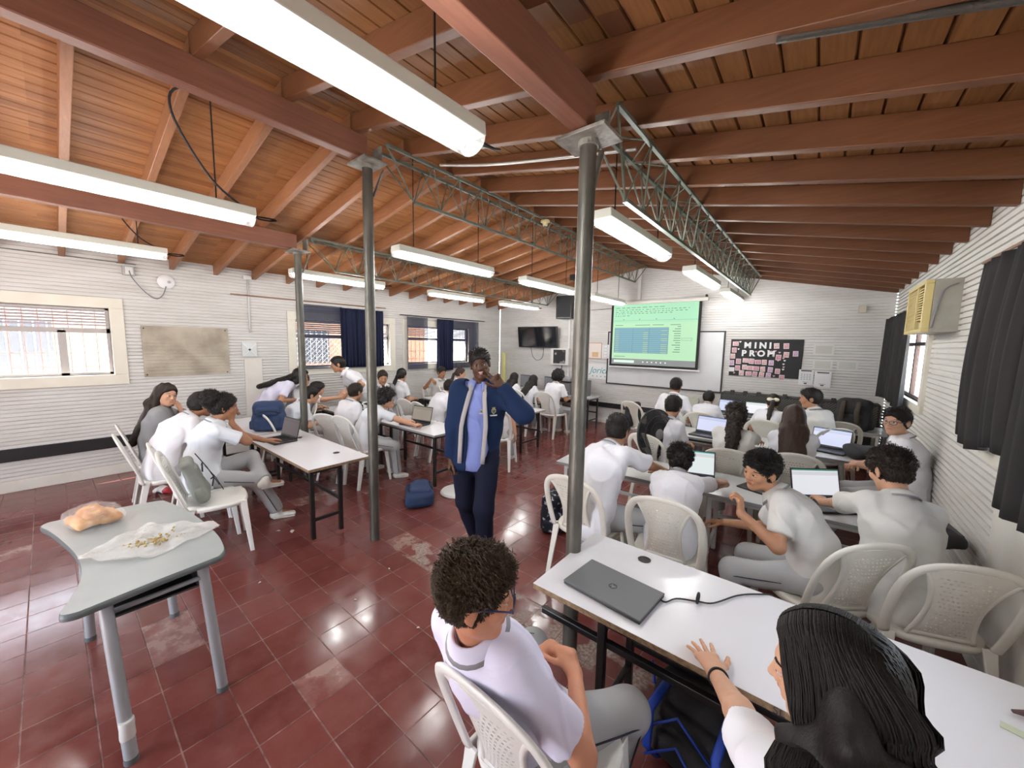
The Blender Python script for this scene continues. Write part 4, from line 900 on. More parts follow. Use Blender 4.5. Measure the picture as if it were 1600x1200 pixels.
    # ---- eyes, brows
    for qd in (1,-1):
        mb = MB(); Rm = Matrix([[hf[i], hl_[i], hu[i]] for i in range(3)]); mb.ball(HP(.0765,qd*.031,.007), .0125*hs, 12, 8, 0, Rm); mb.lathe([(.0068*hs,0),(.006*hs,.0014*hs),(.001,.002*hs)], 10, 1, axis='x')
        n0 = 12*9; M3 = Rm.to_4x4()
        for i in range(n0, len(mb.v)): mb.v[i] = tuple(Vector(HP(.0765+.0113,qd*.031+(.002 if qd<0 else -.002),.006))+Rm @ Vector(mb.v[i]))
        mb.build('eye', [M_EYEW, M_IRIS], root_, True)
        lid = MB(); lid.ball(HP(.0762,qd*.0312,.0138), (.0142*hs,.0165*hs,.0105*hs), 12, 8, 0, Rm); lid.ball(HP(.0757,qd*.0312,-.0038), (.0135*hs,.0155*hs,.0088*hs), 12, 8, 0, Rm); lid.build('eyelid', SK[skin], root_, True)
        if brow:
            e_ = MB(); pts_ = [HP(.0862-.012*t*t-.003*t,qd*(.033+t*.021),.0285+.0035*(1-t*t)) for t in (-1,-.5,0,.5,1)]; e_.tube(pts_, [.0018*hs,.0036*hs,.0040*hs,.0034*hs,.0015*hs], 6, flat=.6); e_.build('eyebrow', HR[hcol], root_, True)
    if mouth == 'open':
        tg_ = MB(); Rm = Matrix([[hf[i], hl_[i], hu[i]] for i in range(3)]); tg_.ball(HP(.090,0,-.064), (.022*hs,.015*hs,.008*hs), 10, 7, 0, Rm); tg_.build('tongue', M_TONGUE, root_, True)
        tt = MB(); tt.box(-.004*hs,.004*hs,-.017*hs,.017*hs,-.003*hs,.003*hs, M=Matrix.Translation(HP(.085,0,-.052)) @ Rm.to_4x4()); tt.build('teeth', M_TEETH, root_, bevel=.001)
    if glasses:
        g_ = root_; mb = MB(); ln = MB()
        for qd in (1,-1):
            ring = [HP(.1085-.010*math.cos(a)*0-.006*abs(math.cos(a)*1)*(1 if math.cos(a)>0 else 0),qd*(.033+.027*math.cos(a)*(1 if abs(math.cos(a))>0 else 1)),.002+.0185*math.copysign(abs(math.sin(a))**.8,math.sin(a))) for a in np.linspace(0,2*math.pi,17)[:-1]]
            mb.tube(ring, .0021*hs, 6, closed=True); mb.tube([HP(.103,qd*.060,.010),HP(.095,qd*.077,.010),HP(.02,qd*.083,.012),HP(-.02,qd*.086,.008),HP(-.035,qd*.084,-.012)], .0026*hs, 6); ln.add(ring, [tuple(range(16))])
        mb.tube([HP(.1085,.008,.006),HP(.112,0,.009),HP(.1085,-.008,.006)], .0021*hs, 6); go = mb.build('glasses', glasses if not isinstance(glasses, bool) else M_GLF, root_, True); ln.build('lens', M_LENS, go)
    # ---- shirt
    shirt = shirt or M_SHW; inf = .013*s; S_ = []
    S_.append(ec(pel-T1*.075*s, wa, SHm, .160*s*fat, .138*s*fat, .125*s*fat, .112*s*fat, .04, inf*.6)); S_.append(ec(wa, ch, SHm, .138*s*fat, .158*s*fat**.5, .110*s*fat, .112*s, .06, inf*.6)); S_.append(ec(ch, nb-T3*.055*s, SH, .155*s, .115*s, .105*s, .072*s, .05, inf))
    S_.append(cap(nb-T3*.056*s-SH*.12*s, nb-T3*.056*s+SH*.12*s, .056*s, .056*s, .05)); S_.append(cap(nb-T3*.07*s, nb-T3*.012*s, .082*s, .058*s, .04))
    if sit: S_.append(ec(pel+V(.02,-.085*s,-.005*s), pel+V(.02,.085*s,-.005*s), X, .112*s, .112*s, .092*s, .092*s, .05))
    long = sleeve > 1.2
    for (sh, eb, wr), (wr2, hd, pn, ts) in zip(arms, hands):
        if long:
            S_.append(cap(sh, eb, .068*s, .060*s, .04)); e2 = eb+(wr-eb)*.93; S_.append(cap(eb, e2, .058*s, .043*s, .03))
            S_.append(cap(eb+(wr-eb)*.80, wr+unit(wr-eb)*.04, .031*s, .031*s, .004, sub=True)); ax_ = unit(wr-eb)
        else:
            L_ = min(ua*sleeve/.62*.73, ua*.92); d_ = unit(eb-sh); S_.append(capcut(sh, sh+d_*(L_+.03), .056*s*fat**.4, .063*s*fat**.3, sh+d_*L_, d_, .028))
    k_cut = []
    def halfsp(p0, nrm, rr, L=.12):      # remove what lies beyond p0 along nrm within radius rr
        p0 = np.asarray(p0, float); nrm = unit(nrm)
        def f(p):
            q = p-p0; t = q@nrm; r_ = np.linalg.norm(q-t[:,None]*nrm, axis=1); return np.maximum(np.maximum(-t, r_-rr), t-L)
        return P_(f, .004, p0+nrm*L/2, max(rr, L/2)*1.5, True)
    if not sit: k_cut.append(halfsp(pel-T1*.14*s, -T1, .3, .2))
    k_cut.append(cap(nb+T3*.012*s, HP(-.02,0,-.03), .054*s, .06*s, .006, sub=True))
    fold = wob(seed+11, 26, .0068*s, (1,1,.55)); fold2 = wob(seed+23, 60, .0016*s)
    g1_ = wob(seed+13, 15, 1., (1,1,.5)); g2_ = wob(seed+17, 22, 1., (1,1,.45))
    dsp = lambda p: fold(p)*.8+fold2(p)-.0055*s*np.exp(-(g1_(p)/.16)**2)-.004*s*np.exp(-(g2_(p)/.14)**2)
    lo2, hi2 = np.minimum.reduce([t for a in arms for t in (a if long else a[:2])]+[pel-.3*s])-.1, np.maximum.reduce([t for a in arms for t in (a if long else a[:2])]+[pel+.3*s, nb+.05])+.1
    v, q = nets(S_+k_cut, lo2, hi2, vox*.9, dsp); sh_o = mkobj('shirt' if not jacket else 'polo_shirt', v, q, shirt, root_)
    if collar or (collar is None and not hair.startswith('long')):
        # folded collar: a band rising round the neck and falling outward
        mbs = MB(); cN = nb+T3*.016*s; aN = unit((HP(-.018,0,-.05)-(nb-T3*.03*s))*.5+T3*.2); n_ = 22; fwd = unit(FR-aN*(FR@aN)); sd_ = np.cross(aN, fwd)
        def cp(t, r_, z_): a = .30+(2*math.pi-.60)*t; return cN+fwd*(math.cos(a)*r_*1.06)+sd_*(math.sin(a)*r_)+aN*z_
        for i in range(n_+1):
            t = i/n_; fr_ = abs(t-.5)*2; rise = .026*s*(1-.25*fr_); mbs.v += [tuple(cp(t, .058*s, -.002*s)), tuple(cp(t, .057*s, rise)), tuple(cp(t, .062*s, rise+.002*s)), tuple(cp(t, .083*s+.012*s*fr_**3, -.004*s-.018*s*fr_**3)), tuple(cp(t, .091*s+.014*s*fr_**3, -.014*s-.022*s*fr_**3))]
        for i in range(n_):
            for j in range(4): a_ = i*5+j; mbs.f.append((a_, a_+5, a_+6, a_+1)); mbs.mi.append(1 if j == 3 else 0)
        mbs.build('collar', [shirt, M_STRIPE], sh_o, True, solid=.0025)
    # ---- jacket (worn open or closed)
    if jacket:
        J = []; inf = .022*s
        J.append(ec(pel-T1*.10*s, wa, SHm, .165*s*fat, .15*s*fat, .125*s*fat, .115*s*fat, .04, inf)); J.append(ec(wa, ch, SHm, .15*s, .165*s, .115*s, .115*s, .06, inf)); J.append(ec(ch, nb-T3*.055*s, SH, .16*s, .12*s, .108*s, .078*s, .05, inf)); J.append(cap(nb-T3*.05*s-SH*.125*s, nb-T3*.05*s+SH*.125*s, .072*s, .072*s, .05)); J.append(cap(nb-T3*.06*s, nb+T3*.015*s, .09*s, .072*s, .03))
        for (sh, eb, wr) in arms:
            J.append(cap(sh, eb, .078*s, .070*s, .04)); J.append(cap(eb, eb+(wr-eb)*.9, .068*s, .050*s, .03)); J.append(cap(eb+(wr-eb)*.78, wr+unit(wr-eb)*.06, .030*s, .034*s, .004, sub=True))
        J.append(cap(nb, HP(-.02,0,-.02), .060*s, .066*s, .006, sub=True)); J.append(halfsp(pel-T1*.17*s, -T1, .4, .3))
        if jopen:    # opening down the front: a wedge ahead of the chest
            o1, o2 = nb+FR*.10*s+T3*.03, pel+V(.17,.02,-.14)*s; J.append(ec(o1, o2, SH, .055*s, .085*s, .14*s, .16*s, .008, sub=True)); J.append(ec(pel-T1*.2*s, nb-T3*.03*s, SHm, .155*s, .13*s, .135*s, .10*s, .01, sub=True))
        fj = wob(seed+31, 20, .005*s, (1,1,.6)); lo3 = np.minimum(lo2, np.minimum.reduce([a[2] for a in arms])-.1)-.06; hi3 = np.maximum(hi2, np.maximum.reduce([a[2] for a in arms])+.1)+.06
        v, q = nets(J, lo3, hi3, vox*.85, fj); jo = mkobj('jacket', v, q, jacket, root_); root_['_j'] = 1
        if jopen:
            for qd in (1,-1):
                mb = MB(); pts_ = []
                for t in np.linspace(0,1,9):
                    c_ = nb+(pel-nb)*t*1.12; w_ = (.045+.045*min(1,t*2.2)-.008*t)*s; d_ = (.105+.045*math.sin(min(1,t*1.5)*1.6))*s if t > .05 else .06*s
                    c2 = c_+(SH*(1-t)+SHm*t)*qd*w_+FR*d_+T3*(.02*s if t == 0 else 0); pts_.append(c2)
                mb.tube(pts_, [.016*s]*9, 8, flat=.35, up=tuple(FR)); mb.build('lapel_lining', M_JLIN, jo, True)
    # ---- trousers
    tm = M_TRG if legs == 'grey' else M_TRN; Tp = []
    if sit: Tp.append(ec(pel+V(0,0,-.02), pel+T1*.05*s, SHm, .150*s*fat, .135*s*fat, .118*s*fat, .105*s*fat, .04, .006))
    else: Tp.append(ec(pel-Z*.03, pel+T1*.09*s, SHm, .145*s, .13*s, .112*s, .10*s, .04, .006))
    for (hip, kn, an) in legs_:
        Tp.append(cap(hip, kn, .094*s*fat**.5, .072*s, .05)); e_ = kn+(an-kn)*1.02; d_ = unit(an-kn); Tp.append(capcut(kn, e_, .068*s, .062*s if legs == 'grey' else .058*s, an-d_*.01, d_, .03))
    ft_ = wob(seed+41, 24, .0055*s, (1,1,.7)); v, q = nets(Tp, np.minimum.reduce([t for a in legs_ for t in a]+[pel])-.16, np.maximum.reduce([t for a in legs_ for t in a]+[pel])+.2, vox, lambda p: ft_(p)+.5*fold2(p)); to = mkobj('trousers', v, q, tm, root_)
    if legs == 'grey' and vox < .014:
        for qd, (hip, kn, an) in zip((1,-1), legs_):
            o_ = unit(np.cross(unit(kn-hip), V(0,0,1) if sit else X))*1.; o_ = o_ if o_[1]*qd > 0 else -o_; pts_ = [hip+(kn-hip)*.35+o_*.089*s, hip+(kn-hip)*.7+o_*.083*s, kn+o_*.074*s, kn+(an-kn)*.35+o_*.071*s, kn+(an-kn)*.9+o_*.069*s]; MB().tube(pts_, .0035*s, 5).build('piping', M_PIPE, to, True)
    # ---- shoes
    for qd, (hip, kn, an) in zip((1,-1), legs_):
        fdir = unit(V(1,.12*qd,-.06)); base = an-V(0,0,.045*s); pr = [ec(base-fdir*.035*s+Z*.012*s, base+fdir*.135*s, np.cross(Z, fdir), .037*s, .043*s, .036*s, .024*s, .02), cap(an+Z*.004*s, base, .041*s, .040*s, .02)]
        pr.append(halfsp(base-Z*.024*s, -Z, .4, .2)); v, q = nets(pr, base-.2*s, base+.24*s, max(.006, vox*.7)); so = mkobj('shoe', v, q, M_SHOEW if shoes == 'white' else M_SHOEB, root_)
        pr = [ec(base-fdir*.036*s-Z*.018*s, base+fdir*.140*s-Z*.018*s, np.cross(Z, fdir), .038*s, .044*s, .012*s, .012*s, .0)]; v, q = nets(pr, base-.2*s, base+.24*s, max(.006, vox*.7)); mkobj('sole', v, q, M_SOLE if shoes == 'white' else M_SHOEB, so)
    # ---- hair
    hm = HR[hcol]; H = []; hx = .0
    def face_cut(lowf=.065, nape=-.07, nf=.085, nbk=-.075):     # everything ahead of and below the hairline goes
        a_, b_ = V(nf, lowf), V(nbk, nape); d_ = b_-a_; n_ = unit(V(-d_[1], d_[0])); n_ = n_ if n_[1] > 0 else -n_
        def f(p): l = (p-hc)@HF.T/hs; return -(((l[:,0]-a_[0])*n_[0]+(l[:,2]-a_[1])*n_[1]))*hs*-1*-1
        return f
    def plane_sub(f0, u0, nf_, nu_, k=.006):    # subtract the side where (f-f0)*nf+(u-u0)*nu > 0
        n_ = unit(V(nf_, nu_))
        def f(p): l = (p-hc)@HF.T; return -((l[:,0]-f0*hs)*n_[0]+(l[:,2]-u0*hs)*n_[1])
        return P_(f, k, hc, .5, True)
    skull = lambda g, k=0.: ell(HP(-.014,0,.036), HF, V(.098+g,.077+g,.088+g*1.15)*hs, k)
    dh = None; hn = 'hair'
    if hair in ('short','tousled','fade','curly','flat','quiff'):
        g = {'short':.012,'tousled':.020,'fade':.009,'curly':.045,'flat':.015,'quiff':.008}[hair]
        H = [skull(g), ell(HP(-.03,0,.0), HF, V(.080+g*.5,.068+g*.5,.085)*hs, .02)]
        if hair == 'short': H.append(ell(HP(.015,0,.08), HF, V(.072,.058,.042)*hs, .03))
        if hair in ('tousled','flat'): H.append(ell(HP(.03,0,.085), HF, V(.065,.062,.040)*hs, .03))
        if hair == 'quiff': H.append(ell(HP(.000,0,.088), HF, V(.090,.068,.046)*hs, .025)); H.append(ell(HP(-.045,0,.055), HF, V(.070,.072,.060)*hs, .03))
        if hair == 'curly': H.append(ell(HP(-.02,0,.0), HF, V(.115,.108,.105)*hs, .03))
        H.append(plane_sub(.080,.052, .80, -.62)); H.append(plane_sub(.020,-.02, .65,-.75)); H.append(plane_sub(-.075,-.065 if hair != 'curly' else -.085, .15,-1.))
        if hair != 'curly':
            for qd in (1,-1): H.append(ell(HP(-.004,qd*.092,-.010), HF, V(.030,.028,.036)*hs, .006, sub=True))
        dh = {'short': wob(seed+51, 70, .0028), 'tousled': curls(seed+52, 60, .011), 'fade': wob(seed+53, 90, .0015), 'curly': curls(seed+54, 75, .015), 'flat': wob(seed+55, 55, .003), 'quiff': curls(seed+52, 55, .006)}[hair]
    else:
        sleek = hair in ('bun','ponytail','afrobun'); g = .014 if sleek else .020
        if hair == 'long2': g = -.004
        H = [skull(g), ell(HP(-.035,0,-.005), HF, V(.078+g*.6,.070+g*.7,.080)*hs, .02)]
        H.append(plane_sub(.078,.058, .80,-.62)); H.append(plane_sub(.012,-.02, .75,-.65))
        if sleek: H.append(plane_sub(-.075,-.065, .15,-1.))
        if hair == 'afrobun': H.append(ell(HP(-.115,0,.075), HF, V(.085,.10,.088)*hs, .01)); dh = curls(seed+56, 80, .0065)
        elif hair == 'bun': H.append(ell(HP(-.12,0,.03), HF, V(.04,.045,.045)*hs, .01)); dh = wob(seed+57, 60, .003)
        elif hair in ('ponytail','curlytail'):
            p0 = HP(-.115,0,.02); seq = [p0, HP(-.15,0,-.03), nb-FR*.12*s-T3*.02*s, ch-FR*.135*s+T3*.03*s, ch-FR*.13*s-T3*.12*s]; rs = (.024,.032,.034,.03,.012) if hair == 'ponytail' else (.03,.052,.058,.058,.04)
            for i in range(4): H.append(cap(seq[i], seq[i+1], rs[i]*s, rs[i+1]*s, .012))
            dh = wob(seed+58, 60, .003, (1,1,.3)) if hair == 'ponytail' else curls(seed+59, 60, .014)
        elif hair in ('long','long2'):
            back = -FR; m_ = nb+back*.075*s; low = ch-T3*(.25*s)+back*(.165 if hair == 'long' else .105)*s; sd2 = SH
            H.append(ec(HP(-.045,0,.02), m_+T3*.02*s, hl_, .078*s, .105*s, .055*s, .045*s, .03)); H.append(ec(m_+T3*.02*s, low, sd2, .115*s, .10*s, (.056 if hair == 'long' else .030)*s, (.036 if hair == 'long' else .026)*s, .03))
            for qd in (1,-1) if hair == 'long' else (): H.append(cap(HP(-.005,qd*.075,.02), HP(-.02,qd*.082,-.09), .022*s, .03*s, .02)); H.append(cap(HP(-.02,qd*.082,-.09), m_+SH*qd*.075*s-T3*.05*s, .03*s, .035*s, .03))
            dh = wob(seed+60, 75, .0035, (1.2,1.2,.12))
        hn = 'hair'
    # keep hair clear of the face
    H.append(ell(HP(.065,0,-.02), HF, V(.075,.062,.075)*hs, .008, sub=True))
    if cap_hat:
        H = [skull(.014), plane_sub(.080,.045,.7,-.7), plane_sub(.0,.0,.35,-.9)]; dh = None
    plo = np.minimum.reduce([hc-.24*s, nb-.12*s if hair in ('long','long2','ponytail','curlytail') else hc-.2*s, (ch-T3*.32*s-.2*s) if hair in ('long','long2','ponytail','curlytail') else hc-.2*s]); phi = np.maximum.reduce([hc+.24*s, nb+.12*s if hair in ('long','long2','ponytail','curlytail') else hc])
    if hair != 'none':
        v, q = nets(H, plo, phi, hvox*(1.15 if hair.startswith('long') else 1.), dh)
        ho = mkobj('hair' if not cap_hat else 'cap', v, q, hm if not cap_hat else M_BLK, root_)
        if cap_hat: br = MB(); br.add([tuple(HP(.075+.055*math.cos(a),.075*math.sin(a),.045-.01*math.cos(a))) for a in np.linspace(-1.5,1.5,9)]+[tuple(HP(.06,0,.05))], [(i,i+1,9) for i in range(8)]); br.build('cap_brim', M_BLK, ho, True, solid=.003)
        if hair == 'long2':      # thousands of strands from the parting, over the sides and down the back
            R2 = np.random.RandomState(3); mb = MB(); back = -FR; N_ = 4600
            def cm(P_, n):
                out = []
                for i in range(len(P_)-1):
                    p0,p1,p2,p3 = P_[max(i-1,0)],P_[i],P_[i+1],P_[min(i+2,len(P_)-1)]
                    for t in np.arange(n)/n: out.append(.5*((2*p1)+(-p0+p2)*t+(2*p0-5*p1+4*p2-p3)*t*t+(-p0+3*p1-3*p2+p3)*t**3))
                return out+[P_[-1]]
            for i in range(N_):
                qd = 1 if i % 2 else -1; f0 = R2.uniform(-.095,.078); g_ = R2.uniform(1.0,1.10)
                e = math.sqrt(max(.12,1-((f0+.014)/.118)**2)); topu = .036+.112*e*g_; wl = .098*e**.6*g_; u_ = R2.uniform(0,1); bk = max(0,-f0)/.095
                fb = f0-.030-.05*u_; w2 = (.105-.045*bk*u_)*g_
                pts_ = [HP(f0,qd*.003,topu), HP(f0-.006,qd*wl*.62,.036+(topu-.036)*.80), HP(fb+.02,qd*wl*1.02,.030), HP(min(fb+.022,.052),qd*w2,-.045), HP(min(fb,.022),qd*(w2+.006),-.11)]
                a_ = nb+back*(.055+.055*u_+.03*bk)*s+SH*qd*(.125-.085*bk-.02*u_)*s-T3*.04*s; b_ = a_-T3*.14*s+back*.025*s+SH*R2.normal()*.006; c_ = b_-T3*(.16+.08*R2.random())*s+SH*R2.normal()*.010+back*.0
                pts_ += [a_, b_, c_]
                if i % 5 < 2:      # those that fall straight down the middle of the back
                    l0 = R2.uniform(-.10,.10); e2 = math.sqrt(max(.1,1-(l0/.105)**2)); rr = R2.uniform(1.0,1.07); th = R2.uniform(.15,.9)
                    pts_ = [HP(-.014-.118*rr*math.sin(a)*e2, l0*(.35+.65*min(1,a)), .036+.112*rr*math.cos(a)*e2) for a in (th,th+.35,min(1.9,th+.8))]+[HP(-.115*rr,l0*1.05,-.06)]
                    a_ = nb+back*(.095+.01*R2.random())*s+SH*l0*1.1; b_ = a_-T3*.14*s+back*.03*s+SH*R2.normal()*.006; pts_ += [a_, b_, b_-T3*(.16+.08*R2.random())*s]
                c2 = cm(pts_, 3); L_ = len(c2); mb.tube(c2, [.0008+.0011*math.sin(math.pi*min(1,(k+1)/L_*1.05)**.6) for k in range(L_)], 3, cap=False)
            mb.build('hair_strand', hm, ho, True, fixn=False)['kind'] = 'stuff'
            MB().tube([HP(f_, 0, .036+.112*math.sqrt(1-((f_+.014)/.118)**2)+.001) for f_ in np.linspace(.06,-.085,10)], .0032, 6, flat=.5).build('parting', mat('scalp', (.11,.06,.042), .6), ho, True)
        if not tufts and hair in ('short','flat','fade','tousled'): tufts = 700
        if tufts:
            R2 = np.random.RandomState(seed+77); ql = q[R2.randint(0, len(q), tufts)]; p = v[ql].mean(1); nn = np.cross(v[ql[:,1]]-v[ql[:,0]], v[ql[:,2]]-v[ql[:,0]]); nn /= np.maximum(np.linalg.norm(nn, axis=1), 1e-9)[:,None]
            outw = p-hc; outw /= np.linalg.norm(outw, axis=1)[:,None]; nn[(nn*outw).sum(1) < 0] *= -1
            wv = wob(seed+88, 24, 1.); wv2 = wob(seed+89, 24, 1.); mb = MB()
            upm = np.clip(((p-hc)@hu)/(.09*s), 0, 1)
            for i in range(tufts):
                fl_ = hf*(.6 if hair in ('tousled','quiff') else .25)-hu*(.9-1.0*upm[i])+hl_*(wv(p[i:i+1])[0]*.9)+hf*wv2(p[i:i+1])[0]*.8; n1 = nn[i]; fl_ = fl_-n1*(fl_@n1)*.9; fl_ = unit(fl_+R2.normal(size=3)*.22); L_ = (.011+.018*upm[i]*(1.3 if hair in ('tousled','curly') else .85 if hair == 'quiff' else .35))*s*R2.uniform(.7,1.3)
                w_ = unit(np.cross(fl_, n1))*.0014*s; a_ = p[i]-n1*.003; b_ = p[i]+fl_*L_*.5+n1*(.0025+.005*upm[i]*(hair != 'short')); c_ = p[i]+fl_*L_+n1*(.000 if hair != 'curly' else .008); mb.add([a_-w_, a_+w_, b_+w_, b_-w_, c_, b_+n1*.0022], [(0,1,2,5,3),(3,5,4),(5,2,4)])
            mb.build('hair_tuft', hm, ho, False, fixn=False)
    info = dict(root=root_, hc=hc, HF=HF, nb=nb, ch=ch, pel=pel, T3=T3, FR=FR, SH=SH, arms=arms, hands=hands, legs=legs_, HP=HP, s=s)
    if extra: extra(info)
    return info
# ================================================================ furniture
M_CH = mat('chair_plastic', (.70,.68,.61), .38, spec=.45, var=.5, vscale=5, col2=(.60,.57,.49)); M_CHW = mat('chair_plastic_white', (.76,.76,.73), .36, spec=.45, var=.4, vscale=5, col2=(.68,.67,.62))
def chair_proto():
    r = root('plastic_chair', (0,0,0), 0, None, 'chair'); zs = .44
    bx = lambda z: -.185-(z-.44)*.30-(z-.44)**2*.12                # line of the back
    st = MB(); out = []
    for k in range(28):
        a = 2*math.pi*k/28; c, s_ = math.cos(a), math.sin(a); e = .62; X_ = math.copysign(abs(c)**e, c)*.205; Y_ = math.copysign(abs(s_)**e, s_)*(.215+.012*c); out.append((X_, Y_))
    rings = [(0,.0,0),(.4,-.010,0),(.75,-.007,0),(.93,.0,0),(1,-.004,0),(1.015,-.012,0),(1.0,-.035,0),(.97,-.036,0),(.95,-.014,0),(.5,-.022,0),(0,-.022,0)]
    o = 0
    for (f_, dz, _) in rings: st.v += [(x*f_, y*f_, zs+dz) for x, y in out]
    n = 28
    for i in range(len(rings)-1):
        for k in range(n): st.f.append((i*n+k, i*n+(k+1)%n, (i+1)*n+(k+1)%n, (i+1)*n+k)); st.mi.append(0)
    st.build('seat', M_CH, r, True)
    for (x0,y0,x1,y1,fr_) in ((.165,.175,.205,.215,1),(.165,-.175,.205,-.215,1),(-.165,.180,-.255,.205,0),(-.165,-.180,-.255,-.205,0)):
        sx = 1 if fr_ else -1; sy = 1 if y0 > 0 else -1; lg = MB(); vs = []
        for t in (0,.12,1):
            cx, cy_, z = x0+(x1-x0)*t, y0+(y1-y0)*t, (zs-.004)*(1-t); w_ = .052*(1-t)+.030*t if t != .12 else .046; th = .014
            for (a, b) in ((w_*.45,w_*.45),(w_*.45,-w_*.55),(w_*.45-th,-w_*.55),(w_*.45-th,w_*.45-th),(-w_*.55,w_*.45-th),(-w_*.55,w_*.45)): vs.append((cx+a*sx, cy_+b*sy, z))
        fs = [(i*6+k, i*6+(k+1)%6, (i+1)*6+(k+1)%6, (i+1)*6+k) for i in range(2) for k in range(6)]+[tuple(range(5,-1,-1)), tuple(range(12,18))]
        lg.add(vs, fs); lg.build('leg', M_CH, r, bevel=.004)
    hp = MB(); half = [(.430,.196),(.50,.206),(.60,.212),(.69,.210),(.765,.196),(.82,.160),(.848,.105),(.860,.045)]
    pts = [(bx(z),-y,z) for z,y in half]+[(bx(.862),0,.862)]+[(bx(z),y,z) for z,y in half[::-1]]
    P2 = [Vector(p) for p in pts]; sm = []
    for i in range(len(P2)-1):
        p0,p1,p2,p3 = P2[max(i-1,0)],P2[i],P2[i+1],P2[min(i+2,len(P2)-1)]
        for k in range(3): t=k/3; sm.append(.5*((2*p1)+(-p0+p2)*t+(2*p0-5*p1+4*p2-p3)*t*t+(-p0+3*p1-3*p2+p3)*t**3))
    sm.append(P2[-1]); hp.tube(sm, .0235, 8, flat=.42, up=(1,0,0)); hp.build('back_frame', M_CH, r, True)
    def wv(v): return .088+.028*max(0,1-2.3*v)**2+.078*max(0,(v-.40)/.60)**2
    def pp(u, v, o_=0): w_ = wv(v); y = (u*2-1)*w_; z = .452+(.845-.452)*v-(.03*(u*2-1)**2 if v > .9 else 0)*(v-.9)*10*.6; return (bx(z)-.018*(1-(u*2-1)**2)*math.sin(min(1,v*1.2)*2.6)+o_, y, z)
    nu, nv = 25, 54; pn = MB()
    pn.grid(lambda u, v: pp(u, v), nu, nv, keep=lambda i, j: not (3 <= i <= nu-4 and 4 <= j <= nv-8 and j % 3 == 1 and (i+(j//3)) % 2 == 0)); pn.build('backrest', M_CH, r, False, solid=.006, fixn=False)
    rm = MB()
    for u in (0,1): rm.tube([pp(u, v) for v in np.linspace(-.02,.97,14)], .0115, 6, flat=.7, up=(1,0,0))
    rm.tube([pp(u, .02) for u in np.linspace(0,1,7)], .014, 6, flat=.6, up=(1,0,0)); rm.build('panel_rim', M_CH, r, True)
    return r
CH0 = chair_proto(); _chf = [True]
def chair(x, y, yaw, label, white=False, tilt=0):
    if _chf[0]: r = CH0; _chf[0] = False; r.location = (x,y,0); r.rotation_euler = (0,0,rad(yaw)); r['label'] = label
    else: r = dup(CH0, (x,y,0), yaw, label)
    r['group'] = 'white plastic chairs in the classroom'
    if white:
        for c in [o for o in bpy.data.objects if o.parent == r]:
            for sl in c.material_slots: sl.link = 'OBJECT'; sl.material = M_CHW
    return r
M_LAM = mat('white_laminate', (.74,.74,.77), .22, spec=.5, var=.25, vscale=2.5, col2=(.68,.68,.70)); M_LAM2 = mat('grey_white_laminate', (.60,.62,.62), .25, spec=.5, var=.3, vscale=2.5, col2=(.52,.54,.54))
M_PBE = mat('particle_edge', (.30,.20,.11), .75, var=.8, vscale=60, col2=(.12,.08,.05), bump=.4, bscale=160); M_GRE = mat('grey_edge', (.30,.31,.31), .5); M_BKT = mat('black_tube', (.012,.012,.013), .3, spec=.5); M_WTT = mat('white_tube', (.62,.62,.60), .4)
def table(name, x0, x1, y0, y1, z, label, rot=0, top=None, edge=None, legm=None, grom=(), inset=.05, rail=True, group='white topped tables', thick=.026, backin=.10):
    r = root(name, (x0, y0, 0), rot, label, 'table', group); L, D = x1-x0, y1-y0; top = top or M_LAM; edge = edge or M_PBE; legm = legm or M_BKT
    MB().box(0,L,0,D,z-thick,z-.0015).build('edge_board', edge, r, bevel=.002); MB().box(.0005,L-.0005,.0005,D-.0005,z-.0015,z).build('tabletop', top, r)
    f = .017
    for x in (inset, L-inset):
        for y in (.045, D-backin): MB().box(x-f,x+f,y-f,y+f,0,z-thick).build('leg', legm, r, bevel=.004)
        MB().bar((x,.045,.17),(x,D-backin,.17),.026,.026).build('stretcher', legm, r, bevel=.003); MB().bar((x,.045,z-thick-.02),(x,D-backin,z-thick-.02),.026,.026).build('top_rail', legm, r, bevel=.003)
    if rail: MB().bar((inset,D-backin,.30),(L-inset,D-backin,.30),.028,.028).build('long_rail', legm, r, bevel=.003); MB().bar((inset,.045,z-thick-.02),(L-inset,.045,z-thick-.02),.026,.026).build('front_rail', legm, r, bevel=.003)
    for gx, gy in grom: g = MB(); g.lathe([(.030,0),(.032,.003),(.026,.0035),(.024,.0005)],20,c=(gx,gy,z)); g.build('grommet', M_BKT, r, 'auto')
    return r
M_LID = mat('laptop_grey', (.10,.105,.11), .42, spec=.4, bump=.05, bscale=500); M_LPB = mat('laptop_black', (.018,.018,.02), .4); M_KEY = mat('keyboard_black', (.008,.008,.009), .5)
